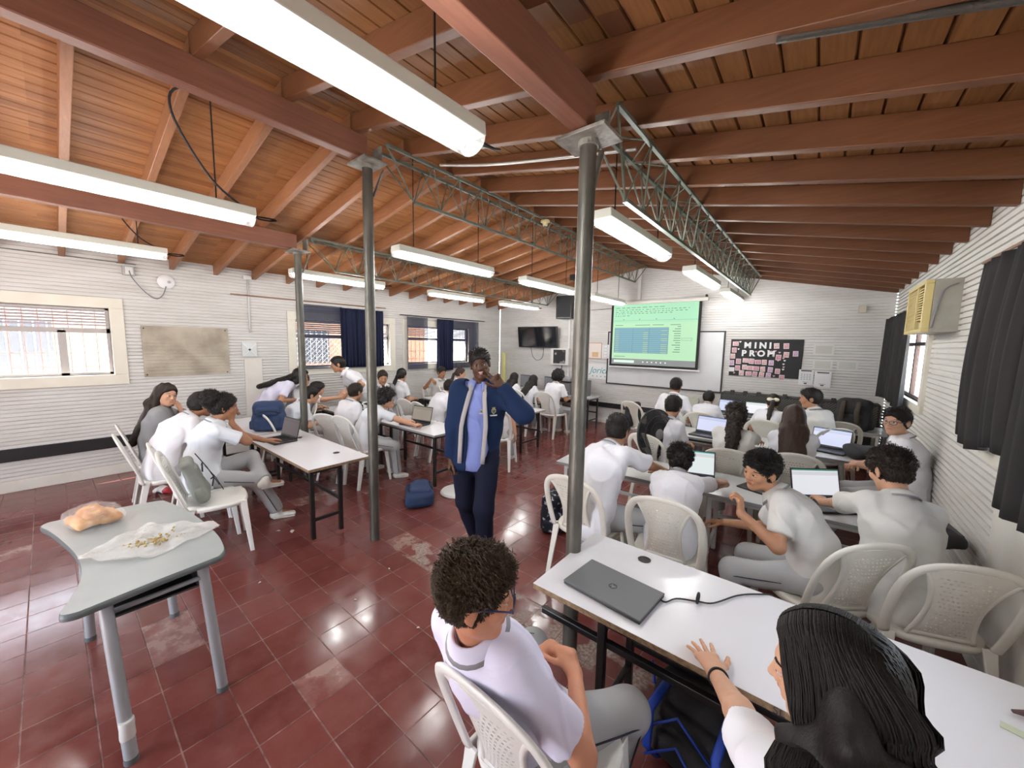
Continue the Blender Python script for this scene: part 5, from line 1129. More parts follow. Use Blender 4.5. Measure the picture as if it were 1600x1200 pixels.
def m_screen(name, base, bar, kind=0, e=1.0):
    t = NT(name, .25); X_, Y_, Z_ = t.xyz(); c = t.mix(t.rng(Z_,.197,.198,0,1), (*base,1), (*bar,1)); c = t.mix(t.rng(Z_,.197,.198,0,1), (*base,1), c)
    c2 = t.mix(t.math('MULTIPLY', t.rng(Z_,.165,.166,0,1), t.rng(Z_,.190,.191,1,0)), c, (*[q*.82 for q in base],1))
    g1 = t.rng(t.math('FRACT', t.math('MULTIPLY', Z_, 95)), .0,.14,.72,1); g2 = t.rng(t.math('FRACT', t.math('MULTIPLY', X_, 26)), .0,.06,.75,1)
    gr = t.math('MAXIMUM', t.math('MINIMUM', g1, g2), t.rng(Z_,.150,.151,0,1)); c3 = t.mix(t.math('MULTIPLY', gr, 1.), (*[q*.86 for q in base],1), c2); c3 = t.mix(t.rng(Z_,.026,.027,0,1), (.03,.035,.05,1), c3)
    t.t.links.new(c3, t.b.inputs['Emission Color']); t.b.inputs['Emission Strength'].default_value = e; t.b.inputs['Base Color'].default_value = (.02,.02,.02,1); return t.m
SCR = {'white': m_screen('screen_sheet', (.80,.80,.86), (.05,.25,.16), e=.95), 'teal': m_screen('screen_teal', (.78,.84,.84), (.10,.42,.38), e=.95), 'warm': m_screen('screen_warm', (.40,.34,.27), (.15,.20,.14), e=.75), 'mauve': m_screen('screen_mauve', (.19,.15,.16), (.12,.10,.10), e=.6), 'blue': m_screen('screen_blue', (.66,.70,.92), (.2,.3,.6), e=.95)}
def laptop(x, y, z, rot, label, scr='white', ang=105, lid=None, w=.345, d=.235):
    """rot: direction in which the lid hinge lies from the user"""
    r = root('laptop', (x,y,z), rot-90, label, 'laptop', 'open laptops'); lid = lid or M_LPB; h = w/2
    MB().box(-h,h,-d/2,d/2,.002,.018).build('base', M_LPB, r, bevel=.004); k = MB()
    for j in range(5):
        for i in range(13): k.box(-h+.028+i*.0224,-h+.047+i*.0224,-.005+j*.0195,.0115+j*.0195,.018,.0195)
    k.build('keyboard', M_KEY, r); MB().box(-.05,.05,-d/2+.02,-.02,.018,.0186).build('touchpad', mat('touchpad',(.03,.03,.032),.3), r)
    s_ = root('screen_lid', (0,d/2-.006,.016)); s_.parent = r; s_.rotation_euler = (rad(90-ang),0,0); del_ = []
    M = Matrix.Rotation(rad(90-ang),4,'X'); M = Matrix.Translation((0,d/2-.006,.018)) @ M
    q = MB(); q.box(-h,h,-.003,.004,0,.215); bpy.data.objects.remove(s_)
    o = q.build('screen_lid', lid, r, bevel=.003); o.matrix_local = M
    q = MB(); q.box(-h+.009,h-.009,-.0042,-.0030,.014,.207); o2 = q.build('display', SCR[scr], o)
    return r

# ---------------------------------------------------------------- grey student desk in front
def spl(pts, n=6, closed=True):
    P_ = [Vector((p[0],p[1],0)) for p in pts]; N = len(P_); out = []
    for i in range(N):
        p0,p1,p2,p3 = P_[i-1],P_[i],P_[(i+1)%N],P_[(i+2)%N]
        for k in range(n): t=k/n; q=.5*((2*p1)+(-p0+p2)*t+(2*p0-5*p1+4*p2-p3)*t*t+(-p0+3*p1-3*p2+p3)*t**3); out.append((q.x,q.y))
    return out
M_DTOP = mat('desk_grey', (.30,.33,.33), .35, spec=.4, var=.5, vscale=6, col2=(.37,.395,.395), bump=.06, bscale=220); M_DEDG = mat('desk_edge', (.105,.125,.13), .45); M_DLEG = mat('desk_leg', (.33,.35,.37), .38, .2)
dk = root('student_desk', (0,0,0), 0, 'grey kidney-shaped student desk standing alone in front', 'desk')
ol = [(-3.325,-.075),(-3.33,-.03),(-3.31,.18),(-3.27,.38),(-3.20,.425),(-2.95,.475),(-2.70,.505),(-2.45,.515),(-2.27,.50),(-2.205,.47),(-2.19,.43),(-2.17,.25),(-2.14,.05),(-2.135,-.01),(-2.165,-.045),(-2.25,-.02),(-2.40,.015),(-2.56,.025),(-2.75,.012),(-3.0,-.03),(-3.18,-.068),(-3.28,-.095)]
zt = .69; pl = spl(ol, 4); me_ = MB(); n = len(pl); cx_, cy_ = -2.72, .22
for (f_, z_) in ((1-.012,zt),(1,zt-.006),(1.004,zt-.014),(1,zt-.026),(.985,zt-.032)): me_.v += [(cx_+(x-cx_)*f_, cy_+(y-cy_)*f_, z_) for x,y in pl]
for i in range(4):
    for k in range(n): me_.f.append((i*n+k, i*n+(k+1)%n, (i+1)*n+(k+1)%n, (i+1)*n+k)); me_.mi.append(1)
me_.f.append(tuple(range(n))); me_.mi.append(0); me_.f.append(tuple(range(5*n-1,4*n-1,-1))); me_.mi.append(1)
me_.build('desktop', [M_DTOP, M_DEDG], dk, 'auto')
for a, b in (((-2.20,.075),(-2.075,.10)),((-2.24,.40),(-2.185,.435)),((-3.13,.05),(-3.14,.04)),((-3.05,.36),(-3.03,.39))):
    l_ = MB(); l_.cyl((a[0],a[1],zt-.03),(b[0],b[1],.02),.0225,16); lo_ = l_.build('leg', M_DLEG, dk, 'auto'); MB().cyl((b[0],b[1],0),(b[0],b[1],.025),.024,16).build('foot_cap', M_DEDG, lo_, 'auto')
tp = MB(); tp.lathe([(.0245,0),(.026,.01),(.0245,.05),(.026,.07),(.0245,.08)],14,c=(-2.093,.097,.10)); tp.build('tape_wrap', mat('clear_tape',(.62,.62,.60),.25), dk, 'auto')
sh_ = MB(); sh_.box(-3.05,-2.235,.09,.385,.555,.565); sh_.box(-3.05,-2.235,.375,.385,.565,.655); sh_.box(-3.05,-3.04,.09,.385,.565,.655); sh_.build('book_shelf', M_BKT, dk, bevel=.004)
fr_ = MB(); [fr_.cyl(p,q_,.011,10) for p,q_ in (((-2.215,.08,.60),(-2.23,.40,.60)),((-2.19,.085,.56),(-3.13,.055,.56)),((-2.225,.41,.56),(-3.05,.37,.56)),((-3.13,.055,.30),(-3.04,.37,.30)))]; fr_.build('side_frame', M_DLEG, dk, True)
# bread in clear wrap
M_WRAP = mat('clear_wrap', (.95,.95,.95), .08, spec=.8, alpha=.16, bump=1.0, bscale=35); M_BREAD = mat('bread_crust', (.42,.17,.035), .55, var=.9, vscale=16, col2=(.66,.36,.12), bump=.4, bscale=40)
br = root('bread_pack', (-3.12,.10,zt), 12, 'two golden bread rolls in clear wrap on the grey desk', 'bread')
for dx, dy, dz in ((0,-.042,.030),(.0,.042,.030),(-.01,.0,.058)):
    pr = [rbox((dx,dy,dz),(.095,.048,.022),.02), rbox((dx+.02,dy,dz+.012),(.06,.04,.016),.015,k=.012)]; v, q = nets(pr, (-.2,-.15,-.02), (.2,.15,.16), .005, wob(3,60,.006)); mkobj('bread_roll', v, q, M_BREAD, br)
pr = [ec(V(-.085,0,.045),V(.085,0,.045),V(0,1,0),.105,.105,.052,.052,0)]; v, q = nets(pr, (-.25,-.18,-.02), (.25,.18,.18), .006, curls(9,45,.010)); v[:,2] = np.maximum(v[:,2], .001); mkobj('wrapper', v, q, M_WRAP, br, smooth=True)
# thin plastic bag with crumbs
M_FILM = mat('thin_plastic', (.88,.88,.86), .2, spec=.7, alpha=.42, bump=.9, bscale=25); pb = root('plastic_bag', (-2.60,.255,zt), 0, 'crumpled translucent plastic bag with crumbs lying on the grey desk', 'bag')
R6 = random.Random(6)
outl = [(-.06,-.20),(-.10,-.10),(-.17,.02),(-.16,.06),(-.10,.10),(-.06,.17),(-.01,.255),(.06,.29),(.08,.22),(.12,.10),(.15,.0),(.13,-.08),(.06,-.17),(0,-.235)]
olp = [(x*1.4-.02, y) for x, y in spl(outl, 3)]; mb = MB(); nR = 9
for i in range(nR+1):
    f_ = i/nR
    for k, (x,y) in enumerate(olp): w_ = mnoise.noise(Vector((x*14*f_,y*14*f_,1.3)))*.036+mnoise.noise(Vector((x*40*f_,y*40*f_,5)))*.008; mb.v.append((x*f_, y*f_, max(.0015,.015+w_*1.2*(1-.4*f_))))
nn_ = len(olp)
for i in range(nR):
    for k in range(nn_): mb.f.append((i*nn_+k, i*nn_+(k+1)%nn_, (i+1)*nn_+(k+1)%nn_, (i+1)*nn_+k)); mb.mi.append(0)
mb.build('film', M_FILM, pb, True, fixn=False)
cr = MB(); [cr.ball((.03+R6.gauss(0,.035),.02+R6.gauss(0,.045),.018+R6.random()*.014), R6.uniform(.003,.007), 5, 4) for _ in range(70)]; o = cr.build('crumbs', mat('crumb',(.45,.33,.12),.8), pb); o['kind'] = 'stuff'
# ---------------------------------------------------------------- bags
def bag(name, loc, rz, label, size, prims_fn, mt, straps=(), patches=(), seed=1, h=.009, rot=None, smt=None, trims=(), tmt=None, amp=.006):
    r = root(name, loc, rz, label, 'backpack'); 
    if rot: r.rotation_euler = (rad(rot[0]), rad(rot[1]), rad(rz))
    pr = prims_fn(); w_ = max(size)*.5+.12; v, q = nets(pr, (-w_,-w_,-.05), (w_,w_,size[2]+.12), h, wob(seed,28,amp)); mkobj('body', v, q, mt, r)
    for s_ in straps: mb = MB(); mb.tube([Vector(p) for p in s_[0]], s_[1], 6, flat=.3, up=(1,0,0)); mb.build('strap', smt or mt, r, True)
    for p_ in trims: mb = MB(); mb.tube([Vector(p) for p in p_], .006, 6); mb.build('piping', tmt, r, True)
    return r
def packprims(w, d, hgt, k=.03, pocket=True):
    def f():
        P__ = [rbox((0,0,hgt*.5),(d*.42,w*.48,hgt*.49),min(d*.36,.07)), rbox((d*.05,0,hgt*.30),(d*.46,w*.5,hgt*.28),.05,k=.03)]
        if pocket: P__ += [rbox((d*.48,0,hgt*.26),(d*.20,w*.36,hgt*.20),.035,k=.006), rbox((d*.36,0,hgt*.66),(d*.20,w*.34,hgt*.15),.03,k=.006), rbox((0,w*.5,hgt*.22),(d*.28,.03,hgt*.16),.025,k=.006), rbox((0,-w*.5,hgt*.22),(d*.28,.03,hgt*.16),.025,k=.006)]
        return P__
    return f
M_BGN = mat('navy_fabric', (.016,.035,.095), .75, bump=.25, bscale=260, var=.5, vscale=8, col2=(.02,.05,.13)); M_BGK = mat('black_fabric', (.013,.013,.015), .75, bump=.25, bscale=260, var=.6, vscale=9, col2=(.03,.03,.035)); M_BGG = mat('grey_green_fabric', (.21,.225,.205), .8, bump=.25, bscale=260, var=.5, vscale=9, col2=(.28,.30,.275)); M_BLUE = mat('blue_trim', (.015,.06,.42), .6)
def m_print(name, a, b, sc_=22, lo=.58, hi=.61): t = NT(name, .7, .3); n = t.noise(sc_, 2); return t.out(t.mix(t.rng(n,lo,hi,0,1), (*a,1), (*b,1)), None, t.noise(220,2), .2, .002)
M_PRT = m_print('black_printed_fabric', (.010,.012,.022), (.42,.42,.45)); M_PNK = mat('pink_fabric', (.52,.33,.31), .85, bump=.2, bscale=200, var=.6, vscale=12, col2=(.38,.22,.21))
# ---------------------------------------------------------------- pedestal fan
def fan(x, y, zc, az, tilt, mt, label, D=.50, mtb=None, base=True):
    r = root('pedestal_fan', (x,y,0), az, label, 'fan'); R_ = D/2; mtb = mtb or mt
    MB().lathe([(.20,0),(.205,.012),(.19,.03),(.05,.045),(.03,.06)],32).build('base', mtb, r, 'auto'); p_ = MB(); p_.cyl((0,0,.05),(0,0,zc-.10),.016,14); p_.cyl((0,0,.30),(0,0,.34),.026,14); p_.build('pole', mtb, r, 'auto')
    hd = bpy.data.objects.new('fan_head', None); bpy.data.objects.remove(hd)
    M = Matrix.Translation((0,0,zc)) @ Matrix.Rotation(rad(-tilt),4,'Y')
    m_ = MB(); m_.lathe([(.03,-.20),(.07,-.19),(.085,-.13),(.08,-.07),(.04,-.05)],20,axis='x'); m_.box(-.16,-.10,-.02,.02,-.13,-.05); o = m_.build('motor', mtb, r, 'auto'); o.matrix_local = M
    g = MB()
    for k in range(120):
        a = 2*math.pi*k/120; c_, s_ = math.cos(a), math.sin(a)
        for sx in (1,-1): g.tube([(sx*.045+.0,.05*c_,.05*s_),(sx*.042,R_*.5*c_,R_*.5*s_),(sx*.030,R_*.86*c_,R_*.86*s_),(0,R_*c_,R_*s_)], .0032, 4, cap=False)
    for rr in (1.,.995): 
        for dx in (-.006,.006): g.tube([(dx,R_*rr*math.cos(a),R_*rr*math.sin(a)) for a in np.linspace(0,2*math.pi,49)[:-1]], .006, 5, closed=True)
    for f_, dx in ((.5,.043),(.74,.036)): g.tube([(dx,R_*f_*math.cos(a),R_*f_*math.sin(a)) for a in np.linspace(0,2*math.pi,33)[:-1]], .0035, 5, closed=True)
    o = g.build('guard', mt, r, True); o.matrix_local = M
    h_ = MB(); h_.lathe([(.055,.035),(.058,.045),(.045,.055),(.001,.058)],20,axis='x'); o = h_.build('hub_badge', mat('badge_grey',(.22,.22,.22),.4) if mt is M_BLK else mt, r, 'auto'); o.matrix_local = M
    for k in range(4):
        b = MB(); a0 = k*math.pi/2; b.grid(lambda u, v: (lambda rr, aa: (-.02+.035*(v-.5), rr*math.cos(aa), rr*math.sin(aa)))(.03+(R_-.045)*u, a0+(v-.5)*(.7+.75*math.sin(u*2.6))), 8, 5); o = b.build('blade', mat('blade_dark',(.03,.03,.035),.35) if mt is M_BLK else mat('blade_grey',(.45,.46,.5),.3), r, True, solid=.003); o.matrix_local = M
    return r
# ================================================================ tables
TZ = .65
tA = table('classroom_table', -.945, .76, 1.345, 1.965, TZ, 'white table with a chipped brown edge nearest the camera, closed laptop on it', 0, grom=[(.325,.53),(1.60,.53)], inset=.33, backin=.24)
MB().bar((.02,.06,.50),(1.66,.06,.50),.028,.028).build('front_rail', M_BKT, tA, bevel=.003)
for s_, x in (('JB',.80),('SL',.935)): text_obj('edge_writing', s_, .034, MATS['ink_dark'], (x,-.0015,TZ-.014), (rad(90),0,rad(0)), .0004, 0, tA)
table('classroom_table', -1.86, -.66, 2.97, 3.56, TZ, 'greyish table between the two front rows, under the seated man', 5.3, M_LAM2, M_GRE, M_WTT, inset=.09)
table('classroom_table', -.655, .62, 3.083, 3.66, TZ, 'greyish table with the typing boy’s laptop, reaching the right wall', 3.4, M_LAM2, M_GRE, M_WTT, inset=.09)
table('classroom_table', -1.86, -.55, 4.90, 5.50, TZ, 'greyish table behind the black fan', 1.5, M_LAM2, M_GRE, M_BKT, inset=.09)
table('classroom_table', -.545, .74, 4.94, 5.54, TZ, 'greyish table beside the boy in glasses at the right wall', 0, M_LAM2, M_GRE, M_WTT, inset=.09)
table('classroom_table', -1.70, -.45, 6.83, 7.42, TZ, 'table below the whiteboard, far row', 0, M_LAM2, M_GRE, M_BKT, inset=.09)
table('classroom_table', -.445, .76, 6.83, 7.42, TZ, 'table in front of the black ribbed cases by the corner', 0, M_LAM2, M_GRE, M_WTT, inset=.09)
table('classroom_table', -4.90, -3.28, 1.325, 1.89, TZ, 'long white table with black legs by the middle post, blue backpack on it', 0, grom=[(1.29,.40),(.42,.40)], inset=.06, backin=.27)
table('classroom_table', -6.15, -4.925, 1.36, 1.90, TZ, 'white table against the left wall side of the long white table, where the girls lean', 0, group='white topped tables', inset=.06)
table('classroom_table', -6.25, -4.86, 2.72, 3.28, TZ, 'table crowded with bags where the white-shirted boy bends over', 0, M_LAM2, M_GRE, M_BKT)
table('classroom_table', -4.72, -3.46, 2.82, 3.36, TZ, 'white table where the curly-haired boy uses a laptop', 0, M_LAM, M_GRE, M_BKT)
table('classroom_table', -6.05, -4.82, 4.62, 5.18, TZ, 'table under the corner window with a laptop and a pink jacket', 0, M_LAM, M_GRE, M_BKT)
table('classroom_table', -4.78, -3.52, 4.62, 5.24, TZ, 'white table with a stack of papers behind the standing boy', 0, M_LAM, M_GRE, M_BKT, inset=.07)
table('classroom_table', -6.1, -4.9, 6.95, 7.52, TZ, 'computer table against the screen wall under the television', 0, M_LAM2, M_GRE, M_BKT)
table('classroom_table', -4.88, -3.60, 6.95, 7.52, TZ, 'computer table against the screen wall beside the brown chair', 0, M_LAM2, M_GRE, M_BKT)
# ================================================================ chairs
chair(.20, 6.35, 100, 'empty cream plastic chair by the corner backpack')
chair(-2.15, 6.05, 70, 'white plastic chair with a black backpack hung on it, below the whiteboard')
chair(-3.78, .80, 80, 'white plastic chair with the grey backpack, nearest the grey desk', True)
chair(-5.75, 2.10, -100, 'white plastic chair beyond the blue backpack by the farthest post', True)
chair(-4.9, 3.72, 92, 'empty white plastic chair beyond the curly-haired boy', True)
bc = root('brown_chair', (-4.02,7.15,0), 250, 'dark brown padded chair at the wall beside the nearest post', 'chair'); M_BRC = mat('brown_leather', (.045,.022,.02), .35); pr = [ec(V(-.2,0,.62),V(-.24,0,.80),V(0,1,0),.17,.15,.035,.03,0)]; v, q = nets(pr,(-.5,-.3,.4),(.1,.3,1),.012); mkobj('backrest', v, q, M_BRC, bc); MB().box(-.2,.22,-.21,.21,.42,.48).build('seat', M_BRC, bc, bevel=.02)
for x in (-.19,.2):
    for y in (-.19,.19): MB().cyl((x,y,0),(x,y,.42),.011,8).build('leg', M_BKT, bc, True)
MB().cyl((-.19,0,.45),(-.225,0,.66),.012,8).build('back_post', M_BKT, bc, True)
# ================================================================ laptops
lc = root('closed_laptop', (-.640,1.535,TZ), 0, 'closed dark grey laptop with a round badge on the near white table', 'laptop'); lc.rotation_euler = (0,0,rad(-5))
MB().box(-.185,.185,-.12,.12,.003,.014).build('base', M_LPB, lc, bevel=.004); ld = MB().box(-.186,.186,-.121,.121,.0145,.022).build('lid', M_LID, lc, bevel=.0035)
MB().lathe([(.019,0),(.019,.0006)],28,c=(.0,.0,.022)).build('badge_disc', M_KEY, ld); text_obj('badge_letters', 'hp', .026, mat('badge_silver',(.35,.36,.37),.3,.5), (0,.0,.0228), (0,0,rad(0)), .0003, 0, ld, sheared=.3)
cable([(-.455,1.60,TZ+.012),(-.43,1.605,TZ+.006),(-.40,1.66,TZ+.006),(-.33,1.70,TZ+.005),(-.27,1.73,TZ+.008),(-.20,1.86,TZ+.005),(-.13,1.93,TZ+.006),(-.08,1.98,TZ-.01),(-.06,2.0,TZ-.10)],.0035,'thin black charger cable with a tie loop on the near white table')
mb = MB(); mb.tube([(-.325+.0*i,1.70+.019*math.cos(a),TZ+.022+.019*math.sin(a)) for i, a in enumerate(np.linspace(0,2*math.pi,17)[:-1])],.0065,7,closed=True,flat=.8); tag(mb.build('cable_tie', M_KEY, None, True), 'black loop tie round the charger cable', 'cable tie')
mb = MB(); mb.tube([(.54,1.775,TZ+.018),(.60,1.80,TZ+.020),(.70,1.83,TZ+.018)],[.006,.018,.018],10,flat=.7); tag(mb.build('pen_case', mat('maroon',(.05,.015,.02),.5), None, True), 'dark maroon pencil case at the right end of the near table', 'pencil case')
tag(MB().box(0,.22,0,.030,0,.002).build('ruler', mat('pale_green_plastic',(.55,.60,.45),.3), None), 'pale greenish ruler at the right end of the near table', 'ruler'); o = bpy.data.objects['ruler']; o.location = (.50,1.70,TZ+.001); o.rotation_euler = (0,0,rad(-14))
laptop(-.73, 3.26, TZ+.0, 107, 'open laptop with a teal-topped sheet in front of the thick-haired boy', 'teal', 110, w=.35)
laptop(.13, 3.38, TZ+.0, 128, 'open laptop with a white spreadsheet that the nearest typing boy uses', 'white', 104, w=.35)
laptop(-1.02, 5.10, TZ, 82, 'open laptop with a white sheet in front of the ponytailed girl', 'blue', 108)
laptop(.13, 5.27, TZ, 76, 'open laptop with a white sheet beside the dark bag on the second row', 'blue', 108)
laptop(-1.12, 7.02, TZ, 84, 'small far laptop with a bluish screen under the whiteboard', 'blue', 104)
laptop(-.72, 7.05, TZ, 90, 'small far laptop with a white screen in front of the first black case', 'white', 104)
laptop(-4.50, 1.52, TZ, 96, 'open dark laptop on the long white table in front of the girl with the bun', 'mauve', 104)
laptop(-4.12, 3.03, TZ, 100, 'open laptop with a brownish screen used by the curly-haired boy', 'warm', 106)
laptop(-5.38, 4.80, TZ, 88, 'open laptop with a white screen under the corner window', 'blue', 106)
for x, y, l in ((-5.35,7.18,'black desktop monitor farthest left on the wall computers'),(-4.68,7.22,'black desktop monitor between the two long-haired girls')):
    r = root('monitor', (x,y,TZ), 0, l, 'monitor'); MB().box(-.21,.21,-.02,.02,.07,.36).build('casing', M_BLK, r, bevel=.006); MB().box(-.195,.195,-.022,-.019,.09,.345).build('display', mat('grey_display',(.2,.21,.23),.2), r); q = MB(); q.box(-.02,.02,0,.04,.01,.12); q.box(-.1,.1,-.06,.08,0,.012); q.build('stand', M_BLK, r)
r = root('computer_tower', (-3.95,7.18,TZ), 0, 'grey computer box beside the curly-haired student', 'computer'); MB().box(-.16,.16,-.02,.20,0,.34).build('casing', mat('dark_grey_box',(.13,.135,.14),.45), r, bevel=.006); MB().lathe([(.02,-.002),(.02,.0)],14,c=(0,-.022,.2),axis='y').build('badge', M_BLK, r)
r = root('printer', (-4.62,7.66,TZ+.0), 0, 'grey office printer with a raised tray on the wall table', 'printer'); r.location = (-4.35,7.20,TZ); MB().box(-.19,.19,-.10,.22,0,.26).build('body', mat('printer_grey',(.16,.16,.165),.45), r, bevel=.015); MB().box(-.21,.21,-.13,.24,.30,.38).build('scanner_lid', mat('printer_light',(.30,.30,.30),.45), r, bevel=.02); MB().box(-.15,.15,-.22,-.08,.07,.085).build('paper_tray', M_PAPER, r); MB().box(-.12,.16,-.05,.2,.26,.31).build('neck', M_BLK, r)
# closed dark things on the right-hand ends of the tables
tag(MB().box(-.17,.17,-.12,.12,0,.022).build('closed_laptop', M_LPB, None, bevel=.006), 'closed black laptop at the wall end of the second table, small white sticker on it', 'laptop'); o = bpy.data.objects['closed_laptop.001']; o.location = (.56,3.42,TZ); o.rotation_euler = (0,0,rad(8)); st_ = MB().lathe([(.02,0),(.02,.0006)],16,c=(.08,.05,.022)).build('sticker', M_PAPER, o)
tag(MB().box(-.15,.15,-.10,.10,0,.012).build('notebook', M_BLK, None, bevel=.003), 'black notebook beside the typing boy’s laptop', 'notebook'); bpy.data.objects['notebook'].location = (-.26,3.43,TZ); bpy.data.objects['notebook'].rotation_euler = (0,0,rad(-20))
# ================================================================ bags
bag('backpack', (-3.28,2.47,0), -35, 'navy backpack lying on the red floor right of the middle post', (.34,.34,.24), lambda: [rbox((0,0,.085),(.19,.15,.085),.06), rbox((.03,0,.15),(.13,.11,.05),.03,k=.01), rbox((-.14,.02,.13),(.06,.10,.06),.04,k=.01)], M_BGN, [([(-.15,.05,.12),(-.05,.12,.20),(.1,.13,.14)],.02)], smt=M_BGK, trims=[[(-.12,-.12,.16),(0,-.13,.20),(.13,-.11,.15)]], tmt=M_BGK, seed=5)
bag('backpack', (-5.12,1.64,TZ), -25, 'large blue backpack standing on the long white table', (.34,.22,.40), packprims(.34,.22,.36), M_BGN, [([(-.10,.08,.30),(-.17,.09,.15),(-.12,.08,.03)],.022)], seed=6, trims=[[(.11,-.13,.22),(.13,0,.26),(.11,.13,.22)]], tmt=M_BGK)
bag('backpack', (-1.86,2.95,0), 20, 'black backpack with a white print standing on the floor by the nearest post', (.34,.24,.42), packprims(.30,.22,.36), M_PRT, [([(.02,.05,.36),(.0,0,.42),(.02,-.05,.36)],.01)], trims=[[(.12,-.11,.12),(.15,0,.17),(.12,.11,.12)],[(.10,-.11,.25),(.12,0,.29),(.10,.11,.25)]], tmt=mat('grey_piping',(.3,.3,.31),.6), seed=7, smt=M_BGK)
bag('backpack', (-.27,1.66,0), -100, 'black backpack with blue straps under the near white table', (.42,.30,.42), packprims(.38,.26,.30), M_BGK, [([(.05,-.12,.30),(.20,-.13,.25),(.23,-.12,.10),(.17,-.10,.02)],.018),([(.05,.12,.30),(.20,.13,.24),(.22,.16,.10),(.24,.22,.02),(.36,.30,.01)],.018)], smt=M_BLUE, trims=[[(.16,-.17,.10),(.19,-.02,.28),(.16,.15,.12)],[(.22,-.13,.05),(.235,0,.20),(.22,.13,.05)],[(.0,-.19,.24),(.06,-.20,.33),(.09,-.17,.26)]], tmt=M_BLUE, seed=8)
bag('backpack', (-3.795,.72,.452), 80, 'grey-green backpack leaning on the back of the nearest white chair', (.30,.16,.40), packprims(.27,.10,.36), M_BGG, [([(.07,.10,.35),(.10,.11,.20),(.12,.12,.02)],.012),([(.10,-.03,.26),(.13,-.05,.14),(.14,-.05,.02)],.010)], smt=M_BGK, trims=[[(.075,-.10,.24),(.09,0,.28),(.075,.10,.24)],[(.09,-.10,.10),(.12,0,.14),(.09,.10,.10)]], tmt=M_BGK, seed=9, rot=(0,-17))

bag('backpack', (-2.28,5.92,.45), 160, 'black backpack hanging on the white chair below the whiteboard', (.32,.16,.42), packprims(.30,.14,.40), M_BGK, seed=10, h=.012)
bag('backpack', (.42,6.98,TZ), -110, 'black backpack with brown straps upright on the corner table', (.40,.24,.46), packprims(.38,.22,.44), M_BGK, [([(.12,.08,.40),(.17,.08,.25),(.13,.09,.05)],.03),([(.12,-.08,.40),(.17,-.08,.25),(.13,-.09,.05)],.03)], smt=mat('dark_brown_strap',(.06,.045,.035),.8), seed=12, h=.012)
bag('sports_bag', (.52,5.18,TZ), 0, 'long dark bag lying on the table beside the boy in glasses', (.5,.3,.2), lambda: [ec(V(-.18,-.04,.07),V(.16,.10,.055),V(0,1,0),.15,.13,.075,.05,.03)], M_BGK, seed=13, h=.010)
bag('backpack', (-5.40,3.00,TZ), 30, 'black and white patterned bag on the crowded table', (.4,.3,.2), lambda: [ec(V(-.18,-.02,.09),V(.20,.03,.08),V(0,1,0),.14,.13,.085,.08,.03)], m_print('patterned_fabric',(.012,.012,.014),(.6,.6,.6),16,.50,.53), seed=14)
pj2 = root('pink_jacket', (-4.98,4.74,TZ), 20, 'crumpled dusty pink jacket on the window-side table', 'jacket'); pr = [ec(V(-.16,0,.04),V(.18,.04,.05),V(0,1,0),.12,.10,.045,.06,.03), cap(V(.1,-.05,.08),V(-.08,.06,.09),.05,.05,.03)]; v, q = nets(pr,(-.4,-.3,-.02),(.4,.3,.25),.010, wob(15,45,.012)); v[:,2] = np.maximum(v[:,2],.002); mkobj('cloth', v, q, M_PNK, pj2)
jk = root('dark_jacket', (.62,2.90,.0), 0, 'black jacket bundled on the wall end of the second table, behind the typing boy', 'jacket'); jk.location = (.56,3.22,TZ); pr = [ec(V(-.16,.08,.06),V(.06,-.14,.05),V(1,0,0),.11,.11,.065,.05,.03), ec(V(-.2,.10,.10),V(-.05,.0,.09),V(1,0,0),.06,.06,.05,.04,.03)]; v, q = nets(pr,(-.4,-.4,-.02),(.4,.4,.3),.011, wob(16,38,.012)); v[:,2] = np.maximum(v[:,2],.024); mkobj('cloth', v, q, M_BGK, jk)
# bottle
bt = root('water_bottle', (-5.32,2.80,TZ), 0, 'bottle with a blue upper and orange lower half on the crowded table', 'bottle'); MB().lathe([(.034,0),(.036,.01),(.036,.12)],18).build('lower_half', mat('orange_plastic',(.72,.28,.14),.4), bt, 'auto'); MB().lathe([(.036,.12),(.036,.23),(.030,.25),(.022,.26),(.022,.285),(.001,.287)],18).build('upper_half', mat('pale_blue_plastic',(.28,.52,.58),.4), bt, 'auto')
# papers on the far white table
for k in range(5):
    q = MB().box(-.15,.15,-.11,.11,0,.011).build('paper_stack', mat('manila_%d' % (k%2), ((.62,.48,.24),(.70,.62,.45))[k%2], .7), None, bevel=.001); q.location = (-3.92+.01*k,4.80+.012*(k%3),TZ+.0115*k); q.rotation_euler = (0,0,rad((-9,6,14,-4,10)[k])); tag(q, 'cream paper folder in the pile on the far white table, %s from the bottom' % names[k], 'folder', 'pile of folders')
cable([(-3.72,4.75,TZ+.012),(-3.60,4.72,TZ+.008),(-3.53,4.66,TZ+.006),(-3.50,4.60,TZ-.05),(-3.49,4.58,.40),(-3.60,4.54,.30),(-3.9,4.5,.28)],.008,'black cable hanging over the corner of the far white table')
# fans
M_FANW = mat('fan_white', (.74,.74,.72), .35)
fan(-1.235, 3.86, .86, -24, 6, M_BLK, 'black pedestal fan standing behind the front right table', .50)
fan(-3.17, 2.93, .93, 215, -8, M_FANW, 'white pedestal fan half hidden behind the standing boy', .54)
